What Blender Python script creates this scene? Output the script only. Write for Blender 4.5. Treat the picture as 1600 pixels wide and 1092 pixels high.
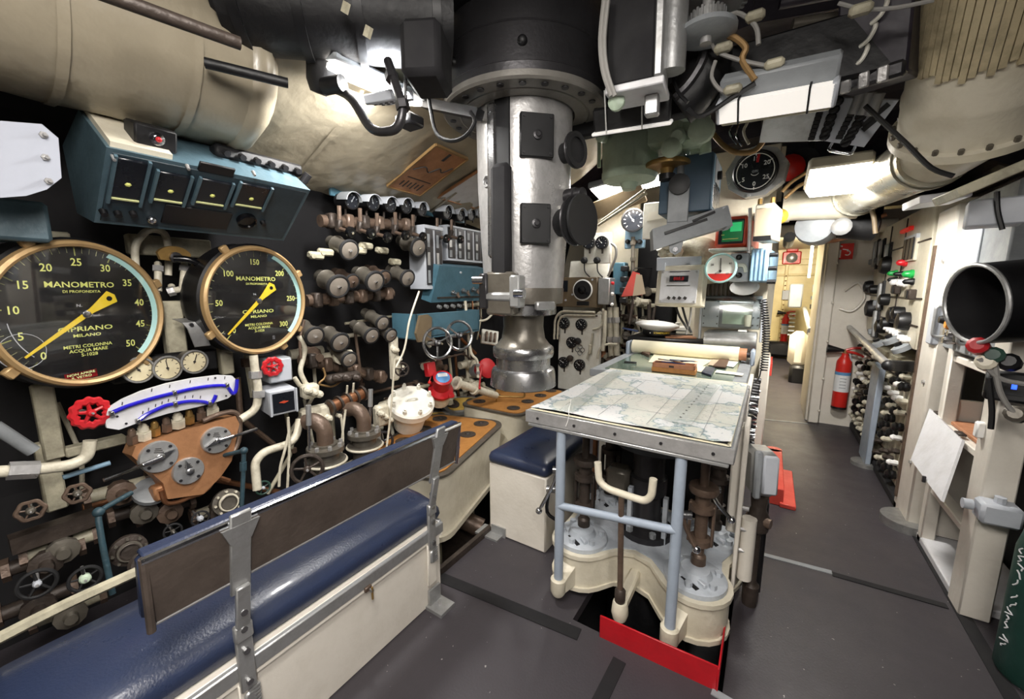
import bpy, math, random
from mathutils import Vector, Matrix
random.seed(7)
for o in list(bpy.data.objects): bpy.data.objects.remove(o)
S = bpy.context.scene
C = S.collection
V = Vector
sin, cos, pi, rad = math.sin, math.cos, math.pi, math.radians

# ------------------------------------------------------------------ camera
EYE = V((0, 0, 1.45))
FPX = 620.0                                   # focal length for a 1600 px wide frame
TH = math.atan(96/620); PS = math.atan(407*cos(TH)/620)
FW = V((-sin(PS)*cos(TH), cos(PS)*cos(TH), -sin(TH)))
RT = V((cos(PS), sin(PS), 0)); UP = RT.cross(FW)
cam = bpy.data.cameras.new('camera'); cam.sensor_width = 36; cam.lens = 36*FPX/1600; cam.clip_start = .02
camo = bpy.data.objects.new('camera', cam); C.objects.link(camo); S.camera = camo
camo.matrix_world = Matrix(((RT.x, UP.x, -FW.x, EYE.x), (RT.y, UP.y, -FW.y, EYE.y), (RT.z, UP.z, -FW.z, EYE.z), (0, 0, 0, 1)))

# ------------------------------------------------------------------ world, exposure
w = bpy.data.worlds.new('world'); S.world = w; w.use_nodes = True
w.node_tree.nodes['Background'].inputs[0].default_value = (.55, .56, .6, 1)
w.node_tree.nodes['Background'].inputs[1].default_value = .05
S.view_settings.view_transform = 'Standard'; S.view_settings.look = 'None'
S.view_settings.gamma = 1; S.view_settings.use_curve_mapping = False
S.view_settings.exposure = 0.0

def area(name, loc, direction, sx, sy, power, col=(1, .97, .92)):
    l = bpy.data.lights.new(name, 'AREA'); l.shape = 'RECTANGLE'; l.size = sx; l.size_y = sy
    l.energy = power; l.color = col
    o = bpy.data.objects.new(name, l); C.objects.link(o); o.location = loc
    o.rotation_euler = V(direction).to_track_quat('-Z', 'Y').to_euler()
    return o
# every area light sits on the face of a modelled lamp (see the lamp builders)
LW = 1.0
area('light_wall_lamp', (-1.46, 1.2, 2.262), (-.25, .05, -1), .1, .4, 46*LW, (1, .98, .95))
area('light_passage_lamp', (.25, 3.03, 2.03), (.05, .6, -1), .2, .28, 74*LW, (1, .97, .92))
area('light_rear_lamp', (.35, -.25, 2.23), (-.6, .25, -1), .2, 1.1, 45*LW, (1, .95, .9))
area('light_rear_lamp', (-.5, .1, 2.38), (-.05, .15, -1), .2, .8, 26*LW, (1, .95, .9))
area('light_machine_lamp', (-1.15, 3.6, 2.3), (.1, -.2, -1), .5, .2, 28*LW, (1, .98, .95))
area('light_corridor_lamp', (.35, 7.2, 2.15), (0, .5, -1), .2, .6, 230*LW, (1, .9, .72))

# ------------------------------------------------------------------ pixel -> place
def ray(x, y): return FW + RT*((x-800)/FPX) - UP*((y-546)/FPX)
def at(x, y, X=None, Y=None, Z=None):
    d = ray(x, y)
    t = X/d.x if X is not None else Y/d.y if Y is not None else (Z-EYE.z)/d.z
    return EYE+d*t
def frame(o, n, up=(0, 0, 1)):
    z = V(n).normalized(); y = V(up); y = (y-z*y.dot(z)).normalized(); x = y.cross(z)
    return Matrix(((x.x, y.x, z.x, o[0]), (x.y, y.y, z.y, o[1]), (x.z, y.z, z.z, o[2]), (0, 0, 0, 1)))
def on(fr, px, py, z=0):                       # point of a frame's plane seen at a pixel, in the frame's own x, y
    o = fr @ V((0, 0, z)); n = V((fr[0][2], fr[1][2], fr[2][2])); d = ray(px, py)
    p = EYE+d*((o-EYE).dot(n)/d.dot(n))
    q = fr.inverted() @ p
    return q.x, q.y
def rot(M, a, axis='Z'): return M @ Matrix.Rotation(a, 4, axis)

# ------------------------------------------------------------------ materials
def srgb(h):
    if isinstance(h, str):
        h = h.lstrip('#'); h = [int(h[i:i+2], 16)/255 for i in (0, 2, 4)]
    return tuple(c/12.92 if c <= .04045 else ((c+.055)/1.055)**2.4 for c in h)
MATS = {}
def mat(name, col, rough=.5, metal=0, dirt=None, amt=.5, scale=6, bump=0, bscale=40, coat=0, spec=.5):
    m = bpy.data.materials.new(name); m.use_nodes = True; nt = m.node_tree; N = nt.nodes; L = nt.links
    b = N['Principled BSDF']; c = srgb(col)
    b.inputs['Base Color'].default_value = (*c, 1); b.inputs['Roughness'].default_value = rough
    b.inputs['Metallic'].default_value = metal; b.inputs['Coat Weight'].default_value = coat
    b.inputs['Specular IOR Level'].default_value = spec; b.inputs['Coat Roughness'].default_value = .08
    tc = N.new('ShaderNodeTexCoord')
    if dirt:
        n = N.new('ShaderNodeTexNoise'); n.inputs['Scale'].default_value = scale; n.inputs['Detail'].default_value = 7
        n.inputs['Roughness'].default_value = .68
        r = N.new('ShaderNodeMapRange'); r.inputs[1].default_value = .42; r.inputs[2].default_value = .75; r.inputs[4].default_value = amt
        x = N.new('ShaderNodeMix'); x.data_type = 'RGBA'; x.inputs[6].default_value = (*c, 1); x.inputs[7].default_value = (*srgb(dirt), 1)
        L.new(tc.outputs['Object'], n.inputs['Vector']); L.new(n.outputs['Fac'], r.inputs[0]); L.new(r.outputs[0], x.inputs[0])
        L.new(x.outputs[2], b.inputs['Base Color'])
        q = N.new('ShaderNodeMapRange'); q.inputs[1].default_value = .3; q.inputs[2].default_value = .8
        q.inputs[3].default_value = max(.05, rough-.1); q.inputs[4].default_value = min(1, rough+.15)
        L.new(n.outputs['Fac'], q.inputs[0]); L.new(q.outputs[0], b.inputs['Roughness'])
    if bump:
        n2 = N.new('ShaderNodeTexNoise'); n2.inputs['Scale'].default_value = bscale; n2.inputs['Detail'].default_value = 4
        bp = N.new('ShaderNodeBump'); bp.inputs['Strength'].default_value = bump; bp.inputs['Distance'].default_value = .01
        L.new(tc.outputs['Object'], n2.inputs['Vector']); L.new(n2.outputs['Fac'], bp.inputs['Height']); L.new(bp.outputs[0], b.inputs['Normal'])
    MATS[name] = m; return m
def emat(name, col, strength):
    m = bpy.data.materials.new(name); m.use_nodes = True; nt = m.node_tree
    b = nt.nodes['Principled BSDF']; b.inputs['Base Color'].default_value = (*srgb(col), 1)
    b.inputs['Emission Color'].default_value = (*srgb(col), 1); b.inputs['Emission Strength'].default_value = strength
    b.inputs['Roughness'].default_value = .4
    MATS[name] = m; return m
def glass(name, tint='ffffff', fac=.0, rough=.03):
    m = bpy.data.materials.new(name); m.use_nodes = True; nt = m.node_tree; nt.nodes.clear(); N = nt.nodes; L = nt.links
    o = N.new('ShaderNodeOutputMaterial'); t = N.new('ShaderNodeBsdfTransparent'); g = N.new('ShaderNodeBsdfGlossy'); x = N.new('ShaderNodeMixShader')
    f = N.new('ShaderNodeLayerWeight'); f.inputs[0].default_value = .5; t.inputs[0].default_value = (*srgb(tint), 1); g.inputs['Roughness'].default_value = rough
    p = N.new('ShaderNodeMath'); p.operation = 'POWER'; p.inputs[1].default_value = 4; L.new(f.outputs['Facing'], p.inputs[0])
    a = N.new('ShaderNodeMath'); a.operation = 'MULTIPLY_ADD'; a.inputs[1].default_value = .8; a.inputs[2].default_value = .045+fac; L.new(p.outputs[0], a.inputs[0]); L.new(a.outputs[0], x.inputs[0])
    L.new(t.outputs[0], x.inputs[1]); L.new(g.outputs[0], x.inputs[2]); L.new(x.outputs[0], o.inputs[0])
    MATS[name] = m; return m

mat('cream', 'd6cfbc', .42, 0, 'aba187', .55, 5, .25, 35)
mat('cream_lagging', '988f7c', .36, 0, '766d5a', .45, 3, .8, 8, coat=.2)
mat('cream_clean', 'dcd6cb', .4, 0, 'b9b1a2', .4, 6, .12, 50)
mat('white_paint', 'e4e2d8', .45, 0, 'b5ae98', .5, 7, .2, 40)
mat('pipe_white', 'cfc9b6', .4, 0, '7d735c', .7, 14, .3, 50)
mat('light_grey', 'b2b6bd', .5, 0, '9aa0a8', .3, 8, .1, 60)
mat('mid_grey', '8b8f92', .45, 0, '5f6264', .5, 8, .1, 60)
mat('grey_blue_paint', '9aa5b3', .42, 0, '7e8894', .4, 10, .1, 60)
mat('pale_blue_grey', 'b3b9c0', .5, 0, '7f8894', .55, 8, .35, 40)
mat('teal_blue', '446776', .4, 0, '2d4a55', .6, 7, .12, 60)
mat('console_blue', '4c626c', .45, 0, '28393f', .65, 6, .12, 60)
mat('device_blue', '42596c', .45, 0, '33475a', .4, 6)
mat('sky_blue', '83a3ba', .45, 0, '5f7f97', .5, 9)
mat('rod_teal', '2c434c', .5, 0, '1b292e', .6, 20, .3, 60)
mat('navy_vinyl', '29324a', .34, 0, '1d2437', .5, 5, .12, 150, coat=.12)
mat('black', '0b0b0d', .45, 0, '1a191c', .5, 8)
mat('black_gloss', '08080a', .22)
mat('black_matte', '0c0b0e', .8, 0, '17151a', .5, 7)
mat('dark_machine', '08080a', .55, 0, '131216', .6, 5, .3, 25)
mat('dark_steel', '3f3e40', .36, .6, '1d1c1e', .6, 6, .1, 60)
mat('gun_metal', '6a655c', .36, .4, '38332c', .6, 7, .12, 50)
mat('steel', 'a9a9aa', .27, .95, '6e6d6c', .6, 5, .06, 70)
mat('steel_worn', 'b6b5b4', .34, .5, '777472', .7, 9, .15, 60)
mat('chrome', 'd0d2d6', .14, 1, '909299', .3, 8)
mat('alu', 'b4b5b5', .42, .7, '85837e', .6, 10, .12, 60)
mat('brass', 'a5854f', .38, .7, '6b5330', .6, 9, .15, 50)
mat('brass_dull', '9c7d52', .5, .45, '7c6040', .5, 6, .1, 60)
mat('bezel_bronze', 'b29468', .42, .35, '8a6c45', .5, 5, .12, 60)
mat('bronze', '6d5b4e', .42, .35, '382d26', .8, 10, .3, 40)
mat('bronze_dark', '443b35', .5, .3, '1e1813', .8, 10, .35, 40)
mat('copper', '9a6b4c', .38, .75, '5d3c2a', .6, 8, .2, 40)
mat('copper_plate', 'b5835c', .45, .45, '7f5436', .7, 9, .15, 50)
mat('brown_panel', '584e47', .45, .15, '2f2722', .7, 7, .2, 45)
mat('brown_box', '6c5d47', .5, 0, '4d4031', .5, 8)
mat('red', 'b71f26', .4, 0, '7f1219', .5, 8, .1, 50)
mat('red_bright', 'd02a22', .35, 0, 'a01c18', .4, 8)
mat('red_plate', 'b3141f', .38, 0, '7c0d15', .5, 6, .15, 40)
mat('red_step', 'cf4a3e', .5, 0, 'b03a30', .5, 6, .1, 40)
mat('orange_red', 'b8452c', .4, 0, '8c3020', .5, 8)
mat('orange_wood', 'a8743a', .55, 0, '7b4e22', .6, 9, .1, 40)
mat('yellow_pad', 'c6a350', .6, 0, '9b7d38', .4, 14, .2, 90)
mat('disc_face', '8d857b', .4, .25, '6a6058', .5, 12, .08, 60)
mat('gland_face', '7d7a74', .38, .3, '5a5650', .5, 8, .08, 60)
mat('mid_pale', 'a4a8b3', .5, 0, '8d919b', .3, 6)
mat('console_shade', '2c3b43', .5, 0, '182126', .6, 7)  # darker tone standing in for shade on the console front
mat('washer', '4a413a', .55, .4, '2a241f', .6, 15, .2, 60)
mat('green_machine', 'bfd0ba', .42, 0, '92a48d', .6, 7, .25, 40)
mat('green_wheel', '2f4a40', .45, 0, '1c2c27', .6, 15)
mat('green_bottle', '1d4038', .45, 0, '132b26', .6, 6, .1, 60)
mat('corridor_yellow', 'e0cf98', .4, 0, 'b7a570', .4, 5, .1, 50)
mat('dial_black', '14171d', .3, 0, '1c2028', .4, 5)
mat('dial_navy', '1a2130', .3)
mat('dial_cream', 'd9cfae', .5, 0, 'b9a981', .5, 20)
mat('dial_white', 'e3e3da', .4)
mat('lume', 'd3d77a', .5)
mat('lume_pale', 'd8dca0', .5)
mat('needle_yellow', 'd9bd2f', .4)
mat('cyan_band', 'a9d3d0', .4)
mat('white', 'f0efec', .45)
mat('letter_white', 'e8e8e4', .5)
mat('letter_dark', '2e2a28', .6)
mat('letter_yellow', 'd7b93c', .5)
mat('tube_blue', '2620b0', .15, 0, '18158a', .4, 30, coat=.6)
mat('plate_white', 'd3d3d6', .45, 0, 'a8a6a2', .5, 9, .1, 60)
mat('paper', 'e6e2d4', .7, 0, 'cfc8b4', .4, 4)
mat('paper_cream', 'e6dfc4', .65, 0, 'd0c7a4', .4, 4)
mat('paper_tan', 'b9a890', .7)
mat('wood_box', 'bb8246', .5, 0, '7d4c26', .6, 25)
mat('wood_red', 'b07a58', .5, 0, '8c5a3e', .5, 20)
mat('leather_brown', '5b4436', .6)
mat('pencil_dark', '2a2c33', .4); mat('pencil_blue', '39496e', .4)
mat('plastic_clear', 'd2d8d4', .1, 0); MATS['plastic_clear'].node_tree.nodes['Principled BSDF'].inputs['Alpha'].default_value = .3
mat('green_glass_top', '6d7f72', .12, 0, '56655c', .5, 4, coat=.6)
mat('rubber', '121214', .7)
mat('cord_black', '0e0e10', .5)
mat('cord_grey', '8a8884', .5)
mat('label_white', 'e2e4e6', .5); mat('label_blue', '5b8fc0', .5)
mat('indicator_red', 'd8242c', .3); mat('indicator_green', '23a24a', .3); mat('indicator_orange', 'd88324', .3)
mat('deck_plate_cap', '9a9a98', .4, .6, '5d5b58', .6, 12)
mat('silver_duct', 'b9b6a8', .3, .7, '8a8676', .6, 6, .12, 30)
mat('grimy_white', 'b9b39c', .5, 0, '3f3a30', .75, 8, .4, 30)
mat('purple_dark', '2c2730', .5, 0, '17141b', .6, 5, .2, 30)
emat('lamp_on', 'fff8ee', 14)
emat('lamp_warm', 'ffe7bd', 8)
emat('lamp_dim', 'f0ece6', .5)
emat('led_blue', '2a55ff', 2.5)
emat('screen_green', '0f6a38', .35)
emat('screen_glow', '35c878', .5)
emat('led_red', 'd0241c', .3)
glass('dial_glass')
glass('perspex', 'e8eeee', .12, .12)

# floor: dark rubber sheet with grit and scuffs
m = mat('floor_rubber', '3a363a', .5, 0, '2f2c30', .6, 2.5, .12, 120)
nt = m.node_tree; N = nt.nodes; L = nt.links
vo = N.new('ShaderNodeTexNoise'); vo.inputs['Scale'].default_value = 55; vo.inputs['Detail'].default_value = 2
ra = N.new('ShaderNodeMapRange'); ra.inputs[1].default_value = .735; ra.inputs[2].default_value = .76
mx = N.new('ShaderNodeMix'); mx.data_type = 'RGBA'; mx.inputs[7].default_value = (*srgb('9c9894'), 1)
tc = [n for n in N if n.type == 'TEX_COORD'][0]; b = N['Principled BSDF']
src = b.inputs['Base Color'].links[0].from_socket
L.new(tc.outputs['Object'], vo.inputs['Vector']); L.new(vo.outputs['Fac'], ra.inputs[0]); L.new(ra.outputs[0], mx.inputs[0])
L.new(src, mx.inputs[6]); L.new(mx.outputs[2], b.inputs['Base Color'])

# nautical chart print: coast bands, soundings, fine grid
def chart_material():
    m = bpy.data.materials.new('chart_print'); m.use_nodes = True; nt = m.node_tree; N = nt.nodes; L = nt.links; b = N['Principled BSDF']
    b.inputs['Roughness'].default_value = .45
    tc = N.new('ShaderNodeTexCoord'); n = N.new('ShaderNodeTexNoise'); n.inputs['Scale'].default_value = 2.3; n.inputs['Detail'].default_value = 10; n.inputs['Roughness'].default_value = .62
    L.new(tc.outputs['Object'], n.inputs['Vector'])
    cr = N.new('ShaderNodeValToRGB'); e = cr.color_ramp.elements
    e[0].position = .40; e[0].color = (*srgb('d6d5d3'), 1); e[1].position = .485; e[1].color = (*srgb('d3d5d5'), 1)
    for p, c in ((.495, '6f878f'), (.503, '8a9ea0'), (.509, 'c2c5bb'), (.575, 'cbcac1'), (.58, 'a4a79e'), (.588, 'cdcbc2')):
        k = e.new(p); k.color = (*srgb(c), 1)
    L.new(n.outputs['Fac'], cr.inputs[0])
    n2 = N.new('ShaderNodeTexNoise'); n2.inputs['Scale'].default_value = 60; n2.inputs['Detail'].default_value = 3
    L.new(tc.outputs['Object'], n2.inputs['Vector'])
    r = N.new('ShaderNodeMapRange'); r.inputs[1].default_value = .64; r.inputs[2].default_value = .7; r.inputs[4].default_value = .55; L.new(n2.outputs['Fac'], r.inputs[0])
    x = N.new('ShaderNodeMix'); x.data_type = 'RGBA'; x.inputs[7].default_value = (*srgb('5f7a86'), 1)
    L.new(r.outputs[0], x.inputs[0]); L.new(cr.outputs[0], x.inputs[6]); L.new(x.outputs[2], b.inputs['Base Color'])
    MATS['chart_print'] = m
chart_material()
# scuffed slatted patch on the big trunk
m = mat('slat_tan', 'c2b492', .6, 0, '6f6550', .7, 12, .3, 50)

# ------------------------------------------------------------------ mesh building
STUFF = {'tick_marks', 'graduations', 'engraving', 'major_ticks', 'minor_ticks', 'scale_arcs', 'gear_teeth', 'print_lines'}
class MB:
    def __init__(s, M=None): s.v = []; s.f = []; s.M = M
    def add(s, vs, fs):
        o = len(s.v); M = s.M
        s.v += [tuple(M @ V(p)) for p in vs] if M else [tuple(p) for p in vs]
        s.f += [tuple(i+o for i in f) for f in fs]; return s
    def box(s, c, d, R=None, bev=0):
        hx, hy, hz = d[0]/2, d[1]/2, d[2]/2; c = V(c)
        if R is not None and not hasattr(R, 'to_3x3'): R = Matrix.Rotation(R, 3, 'Z')
        if R is not None: R = R.to_3x3()
        T = (lambda p: c+(R @ V(p))) if R is not None else (lambda p: c+V(p))
        bev = min(bev, .45*min(d))
        if bev <= 0:
            vs = [T((x, y, z)) for x in (-hx, hx) for y in (-hy, hy) for z in (-hz, hz)]
            return s.add(vs, [(0, 1, 3, 2), (4, 6, 7, 5), (0, 4, 5, 1), (2, 3, 7, 6), (0, 2, 6, 4), (1, 5, 7, 3)])
        vs = []; ix = {}
        for sx in (-1, 1):
            for sy in (-1, 1):
                for sz in (-1, 1):
                    for a in range(3):
                        p = [sx*(hx-bev), sy*(hy-bev), sz*(hz-bev)]; p[a] = (sx*hx, sy*hy, sz*hz)[a]
                        ix[sx, sy, sz, a] = len(vs); vs.append(T(p))
        fs = []
        for a in range(3):
            b_, c_ = (a+1) % 3, (a+2) % 3
            for sg in (-1, 1):
                q = []
                for sb, sc in ((-1, -1), (1, -1), (1, 1), (-1, 1)):
                    k = [0, 0, 0]; k[a] = sg; k[b_] = sb; k[c_] = sc; q.append(ix[(*k, a)])
                fs.append(tuple(q) if sg > 0 else tuple(q[::-1]))
            for sb in (-1, 1):
                for sc in (-1, 1):
                    k0 = [0]*3; k1 = [0]*3; k0[a] = -1; k1[a] = 1; k0[b_] = k1[b_] = sb; k0[c_] = k1[c_] = sc
                    q = (ix[(*k0, b_)], ix[(*k1, b_)], ix[(*k1, c_)], ix[(*k0, c_)])
                    fs.append(q if sb*sc < 0 else q[::-1])
        for sx in (-1, 1):
            for sy in (-1, 1):
                for sz in (-1, 1):
                    q = tuple(ix[sx, sy, sz, a] for a in range(3)); fs.append(q if sx*sy*sz > 0 else q[::-1])
        return s.add(vs, fs)
    def ringset(s, rings, caps=True, closed=True):
        n = len(rings[0]); vs = [p for r in rings for p in r]; fs = []
        for i in range(len(rings)-1):
            for j in range(n if closed else n-1):
                k = (j+1) % n; fs.append((i*n+j, i*n+k, (i+1)*n+k, (i+1)*n+j))
        if caps: fs.append(tuple(range(n))[::-1]); fs.append(tuple((len(rings)-1)*n+j for j in range(n)))
        return s.add(vs, fs)
    def cyl(s, p0, p1, r0, r1=None, n=14, caps=True, ph=0):
        p0, p1 = V(p0), V(p1); r1 = r0 if r1 is None else r1; a = (p1-p0).normalized()
        u = a.orthogonal().normalized() if abs(a.z) < .999 else V((1, 0, 0)); w_ = a.cross(u)
        R = lambda p, r: [p+(u*cos(2*pi*(i+ph)/n)+w_*sin(2*pi*(i+ph)/n))*r for i in range(n)]
        return s.ringset([R(p0, r0), R(p1, r1)], caps)
    def lathe(s, prof, o=(0, 0, 0), axis=(0, 0, 1), n=24, caps=True):
        a = V(axis).normalized(); u = a.orthogonal().normalized() if abs(a.z) < .999 else V((1, 0, 0)); w_ = a.cross(u); o = V(o)
        return s.ringset([[o+a*h+(u*cos(2*pi*i/n)+w_*sin(2*pi*i/n))*r for i in range(n)] for r, h in prof], caps)
    def torus(s, o, axis, R, r, n=24, m=8, a0=0, a1=None):
        a = V(axis).normalized(); u = a.orthogonal().normalized() if abs(a.z) < .999 else V((1, 0, 0)); w_ = a.cross(u); o = V(o)
        full = a1 is None; a1 = 2*pi if full else a1; k = n if full else n+1
        rings = []
        for i in range(k):
            t = a0+(a1-a0)*i/n; d = u*cos(t)+w_*sin(t)
            rings.append([o+d*(R+r*cos(2*pi*j/m))+a*(r*sin(2*pi*j/m)) for j in range(m)])
        if full: rings.append(rings[0])
        return s.ringset(rings, not full)
    def tube(s, pts, r, n=8, sub=4, caps=True):
        P = [V(p) for p in pts]
        if sub > 1 and len(P) > 2:
            Q = []
            for i in range(len(P)-1):
                p0, p1, p2, p3 = P[max(i-1, 0)], P[i], P[i+1], P[min(i+2, len(P)-1)]
                for k in range(sub):
                    t = k/sub; Q.append(.5*((2*p1)+(p2-p0)*t+(2*p0-5*p1+4*p2-p3)*t*t+(3*p1-p0-3*p2+p3)*t**3))
            Q.append(P[-1]); P = Q
        rings = []; u = None
        for i, p in enumerate(P):
            d = (P[min(i+1, len(P)-1)]-P[max(i-1, 0)]).normalized()
            u = d.orthogonal().normalized() if u is None else (u-d*u.dot(d)).normalized()
            w_ = d.cross(u); rr = r[i] if isinstance(r, list) else r
            rings.append([p+(u*cos(2*pi*j/n)+w_*sin(2*pi*j/n))*rr for j in range(n)])
        return s.ringset(rings, caps)
    def elbow(s, pts, r, bend=.06, n=12):            # straight runs with rounded corners
        P = [V(p) for p in pts]; Q = [P[0]]
        for i in range(1, len(P)-1):
            a = (P[i-1]-P[i]); c = (P[i+1]-P[i]); l = min(bend, a.length*.49, c.length*.49)
            s0 = P[i]+a.normalized()*l; s1 = P[i]+c.normalized()*l
            for k in range(6):
                t = k/5; Q.append(s0*(1-t)**2+P[i]*2*t*(1-t)+s1*t*t)
        Q.append(P[-1]); return s.tube(Q, r, n, 1)
    def sphere(s, o, r, n=14, m=8, sq=(1, 1, 1)):
        o = V(o); rings = []
        for i in range(1, m):
            t = pi*i/m; rings.append([o+V((sq[0]*r*sin(t)*cos(2*pi*j/n), sq[1]*r*sin(t)*sin(2*pi*j/n), -sq[2]*r*cos(t))) for j in range(n)])
        return s.ringset(rings)
    def prism(s, poly, z0, z1):                         # polygon in local x, y between two heights
        n = len(poly); vs = [V((x, y, z0)) for x, y in poly]+[V((x, y, z1)) for x, y in poly]
        fs = [tuple(range(n))[::-1], tuple(range(n, 2*n))]+[(i, (i+1) % n, n+(i+1) % n, n+i) for i in range(n)]
        return s.add(vs, fs)
    def hull8(s, a, b):                                # two quads (same winding) joined into a block
        return s.add([V(p) for p in a]+[V(p) for p in b], [(3, 2, 1, 0), (4, 5, 6, 7), (0, 1, 5, 4), (1, 2, 6, 5), (2, 3, 7, 6), (3, 0, 4, 7)])
    def build(s, name, m, parent=None, world=False, smooth=38, kind=None):
        me = bpy.data.meshes.new(name)
        vs = s.v
        if world and parent is not None:
            I = wm(parent).inverted(); vs = [tuple(I @ V(p)) for p in vs]
        me.from_pydata(vs, [], s.f); me.update()
        me.materials.append(MATS[m])
        if smooth:
            me.shade_smooth(); me.set_sharp_from_angle(angle=rad(smooth))
        o = bpy.data.objects.new(name, me); C.objects.link(o)
        if parent is not None: o.parent = parent
        if kind or name in STUFF: o['kind'] = kind or 'stuff'
        return o
def wm(o): return o.matrix_basis if o.parent is None else wm(o.parent) @ o.matrix_basis
def fixnormals(o):
    import bmesh
    b = bmesh.new(); b.from_mesh(o.data); bmesh.ops.recalc_face_normals(b, faces=b.faces); b.to_mesh(o.data); b.free(); return o
def tag(o, label, cat, group=None):
    o['label'] = label; o['category'] = cat
    if group: o['group'] = group
    return o
def thing(name, label, cat, M=None, group=None):
    o = bpy.data.objects.new(name, None); C.objects.link(o); o.empty_display_size = .05
    if M is not None:
        if not hasattr(M, 'to_3x3') : M = Matrix.Translation(V(M))
        o.matrix_basis = M
    return tag(o, label, cat, group)
def single(name, label, cat, mb, m, group=None, smooth=38):
    o = mb.build(name, m, smooth=smooth); return tag(o, label, cat, group)
def structure(name, mb, m, smooth=38):
    o = mb.build(name, m, smooth=smooth); o['kind'] = 'structure'; return o
def copy_tree(o, parent=None):
    c = o.copy(); C.objects.link(c); c.parent = parent
    for ch in list(o.children): copy_tree(ch, c)
    return c
def text(body, size, M, m, parent, name='lettering', depth=.0006, align='CENTER', sx=1, bold=.012):
    cu = bpy.data.curves.new(name, 'FONT'); cu.body = body; cu.size = size; cu.align_x = align; cu.align_y = 'CENTER'; cu.extrude = depth; cu.resolution_u = 2; cu.offset = size*bold
    ob = bpy.data.objects.new('t', cu); C.objects.link(ob)
    me = bpy.data.meshes.new_from_object(ob); bpy.data.objects.remove(ob); bpy.data.curves.remove(cu)
    me.transform(M @ Matrix.Diagonal((sx, 1, 1, 1))); me.materials.clear(); me.materials.append(MATS[m]); me.name = name
    o = bpy.data.objects.new(name, me); C.objects.link(o); o.parent = parent; return o
def T(x, y, z=0, a=0): return Matrix.Translation((x, y, z)) @ Matrix.Rotation(a, 4, 'Z')
NX, NY, PX, PZ = (-1, 0, 0), (0, -1, 0), (1, 0, 0), (0, 0, 1)

# ------------------------------------------------------------------ shared builders (all in the frame's own x, y, z-out)
def bolts(mb, pts, r, h, z=0, n=6):
    for x, y in pts: mb.cyl((x, y, z), (x, y, z+h), r, n=n)
    return mb
def small_gauge(label, M, R=.055, depth=.06, case='black', face='dial_black', mark='letter_white', ang=-40, group=None, ticks=9, bez=None, name='round_gauge', stem=0, cat='gauge'):
    t = thing(name, label, cat, M, group)
    MB().lathe([(R*.9, -depth), (R*.97, -depth*.6), (R, -.004), (R*1.04, 0), (R*1.04, .008), (R*.88, .01), (R*.86, .002)], n=20).build('casing', case, t)
    if bez: MB().torus((0, 0, .008), PZ, R*.97, R*.08, 24, 6).build('bezel', bez, t)
    d = MB().lathe([(R*.87, -.002), (R*.87, .003)], n=20).build('dial', face, t)
    k = MB()
    for i in range(ticks):
        a = rad(225-270*i/(ticks-1)); k.box((cos(a)*R*.72, sin(a)*R*.72, .0036), (R*.16, R*.05, .001), a)
    k.build('tick_marks', mark, t)
    a = rad(ang+90); n_ = MB(); n_.box((cos(a)*R*.25, sin(a)*R*.25, .006), (R*.85, R*.06, .0015), a); n_.cyl((0, 0, .003), (0, 0, .008), R*.09, n=8)
    n_.build('needle', mark, t)
    if stem: MB().cyl((0, -R*.95, -depth*.5), (0, -R-stem, -depth*.5), R*.16, n=8).build('stem', 'bronze_dark', t)
    return t
def handwheel(label, M, R=.07, rim=.009, m='bronze_dark', spokes=4, hubm=None, stem=.1, scallop=0, group=None, name='handwheel', hub=.22):
    t = thing(name, label, 'handwheel', M, group)
    r_ = MB()
    if scallop:
        n = scallop*8
        rings = []
        for i in range(n+1):
            a = 2*pi*i/n; d = V((cos(a), sin(a), 0)); rr = R*(1+.06*cos(scallop*a))
            rings.append([d*(rr+rim*1.5*cos(2*pi*j/6))+V((0, 0, rim*sin(2*pi*j/6))) for j in range(6)])
        r_.ringset(rings, False)
    else: r_.torus((0, 0, 0), PZ, R, rim, 28, 7)
    r_.build('rim', m, t)
    for i in range(spokes):
        a = 2*pi*i/spokes+.4; MB().cyl((cos(a)*R*.1, sin(a)*R*.1, -.004), (cos(a)*R*.98, sin(a)*R*.98, 0), rim*.75, rim*.6, 7).build('spoke', m, t)
    MB().lathe([(R*hub, -.012), (R*hub, .006), (R*hub*.7, .012), (R*hub*.4, .013)], n=14).build('hub', hubm or m, t)
    MB().cyl((0, 0, .012), (0, 0, .022), R*.09, n=6).build('nut', 'steel_worn', t)
    if stem: MB().cyl((0, 0, -stem), (0, 0, -.01), R*.13, n=8).build('stem', 'steel_worn', t)
    return t
def pipe(name, label, pts, r, m, flange=(), bend=.06, n=10, cat='pipe', nuts=()):
    t = thing(name, label, cat, Matrix.Translation(V(pts[0])))
    MB().elbow(pts, r, bend, n).build('tube', m, t, True)
    for i, (p, q) in enumerate(flange):
        p, q = V(p), V(q); d = (q-p).normalized(); MB().cyl(p, p+d*r*.7, r*1.7, n=16).build('flange', m, t, True)
    for p, q in nuts:
        p, q = V(p), V(q); d = (q-p).normalized(); MB().cyl(p-d*r*.9, p+d*r*.9, r*1.5, n=6).build('union_nut', m if m != 'pipe_white' else 'steel_worn', t, True)
    return t

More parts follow.
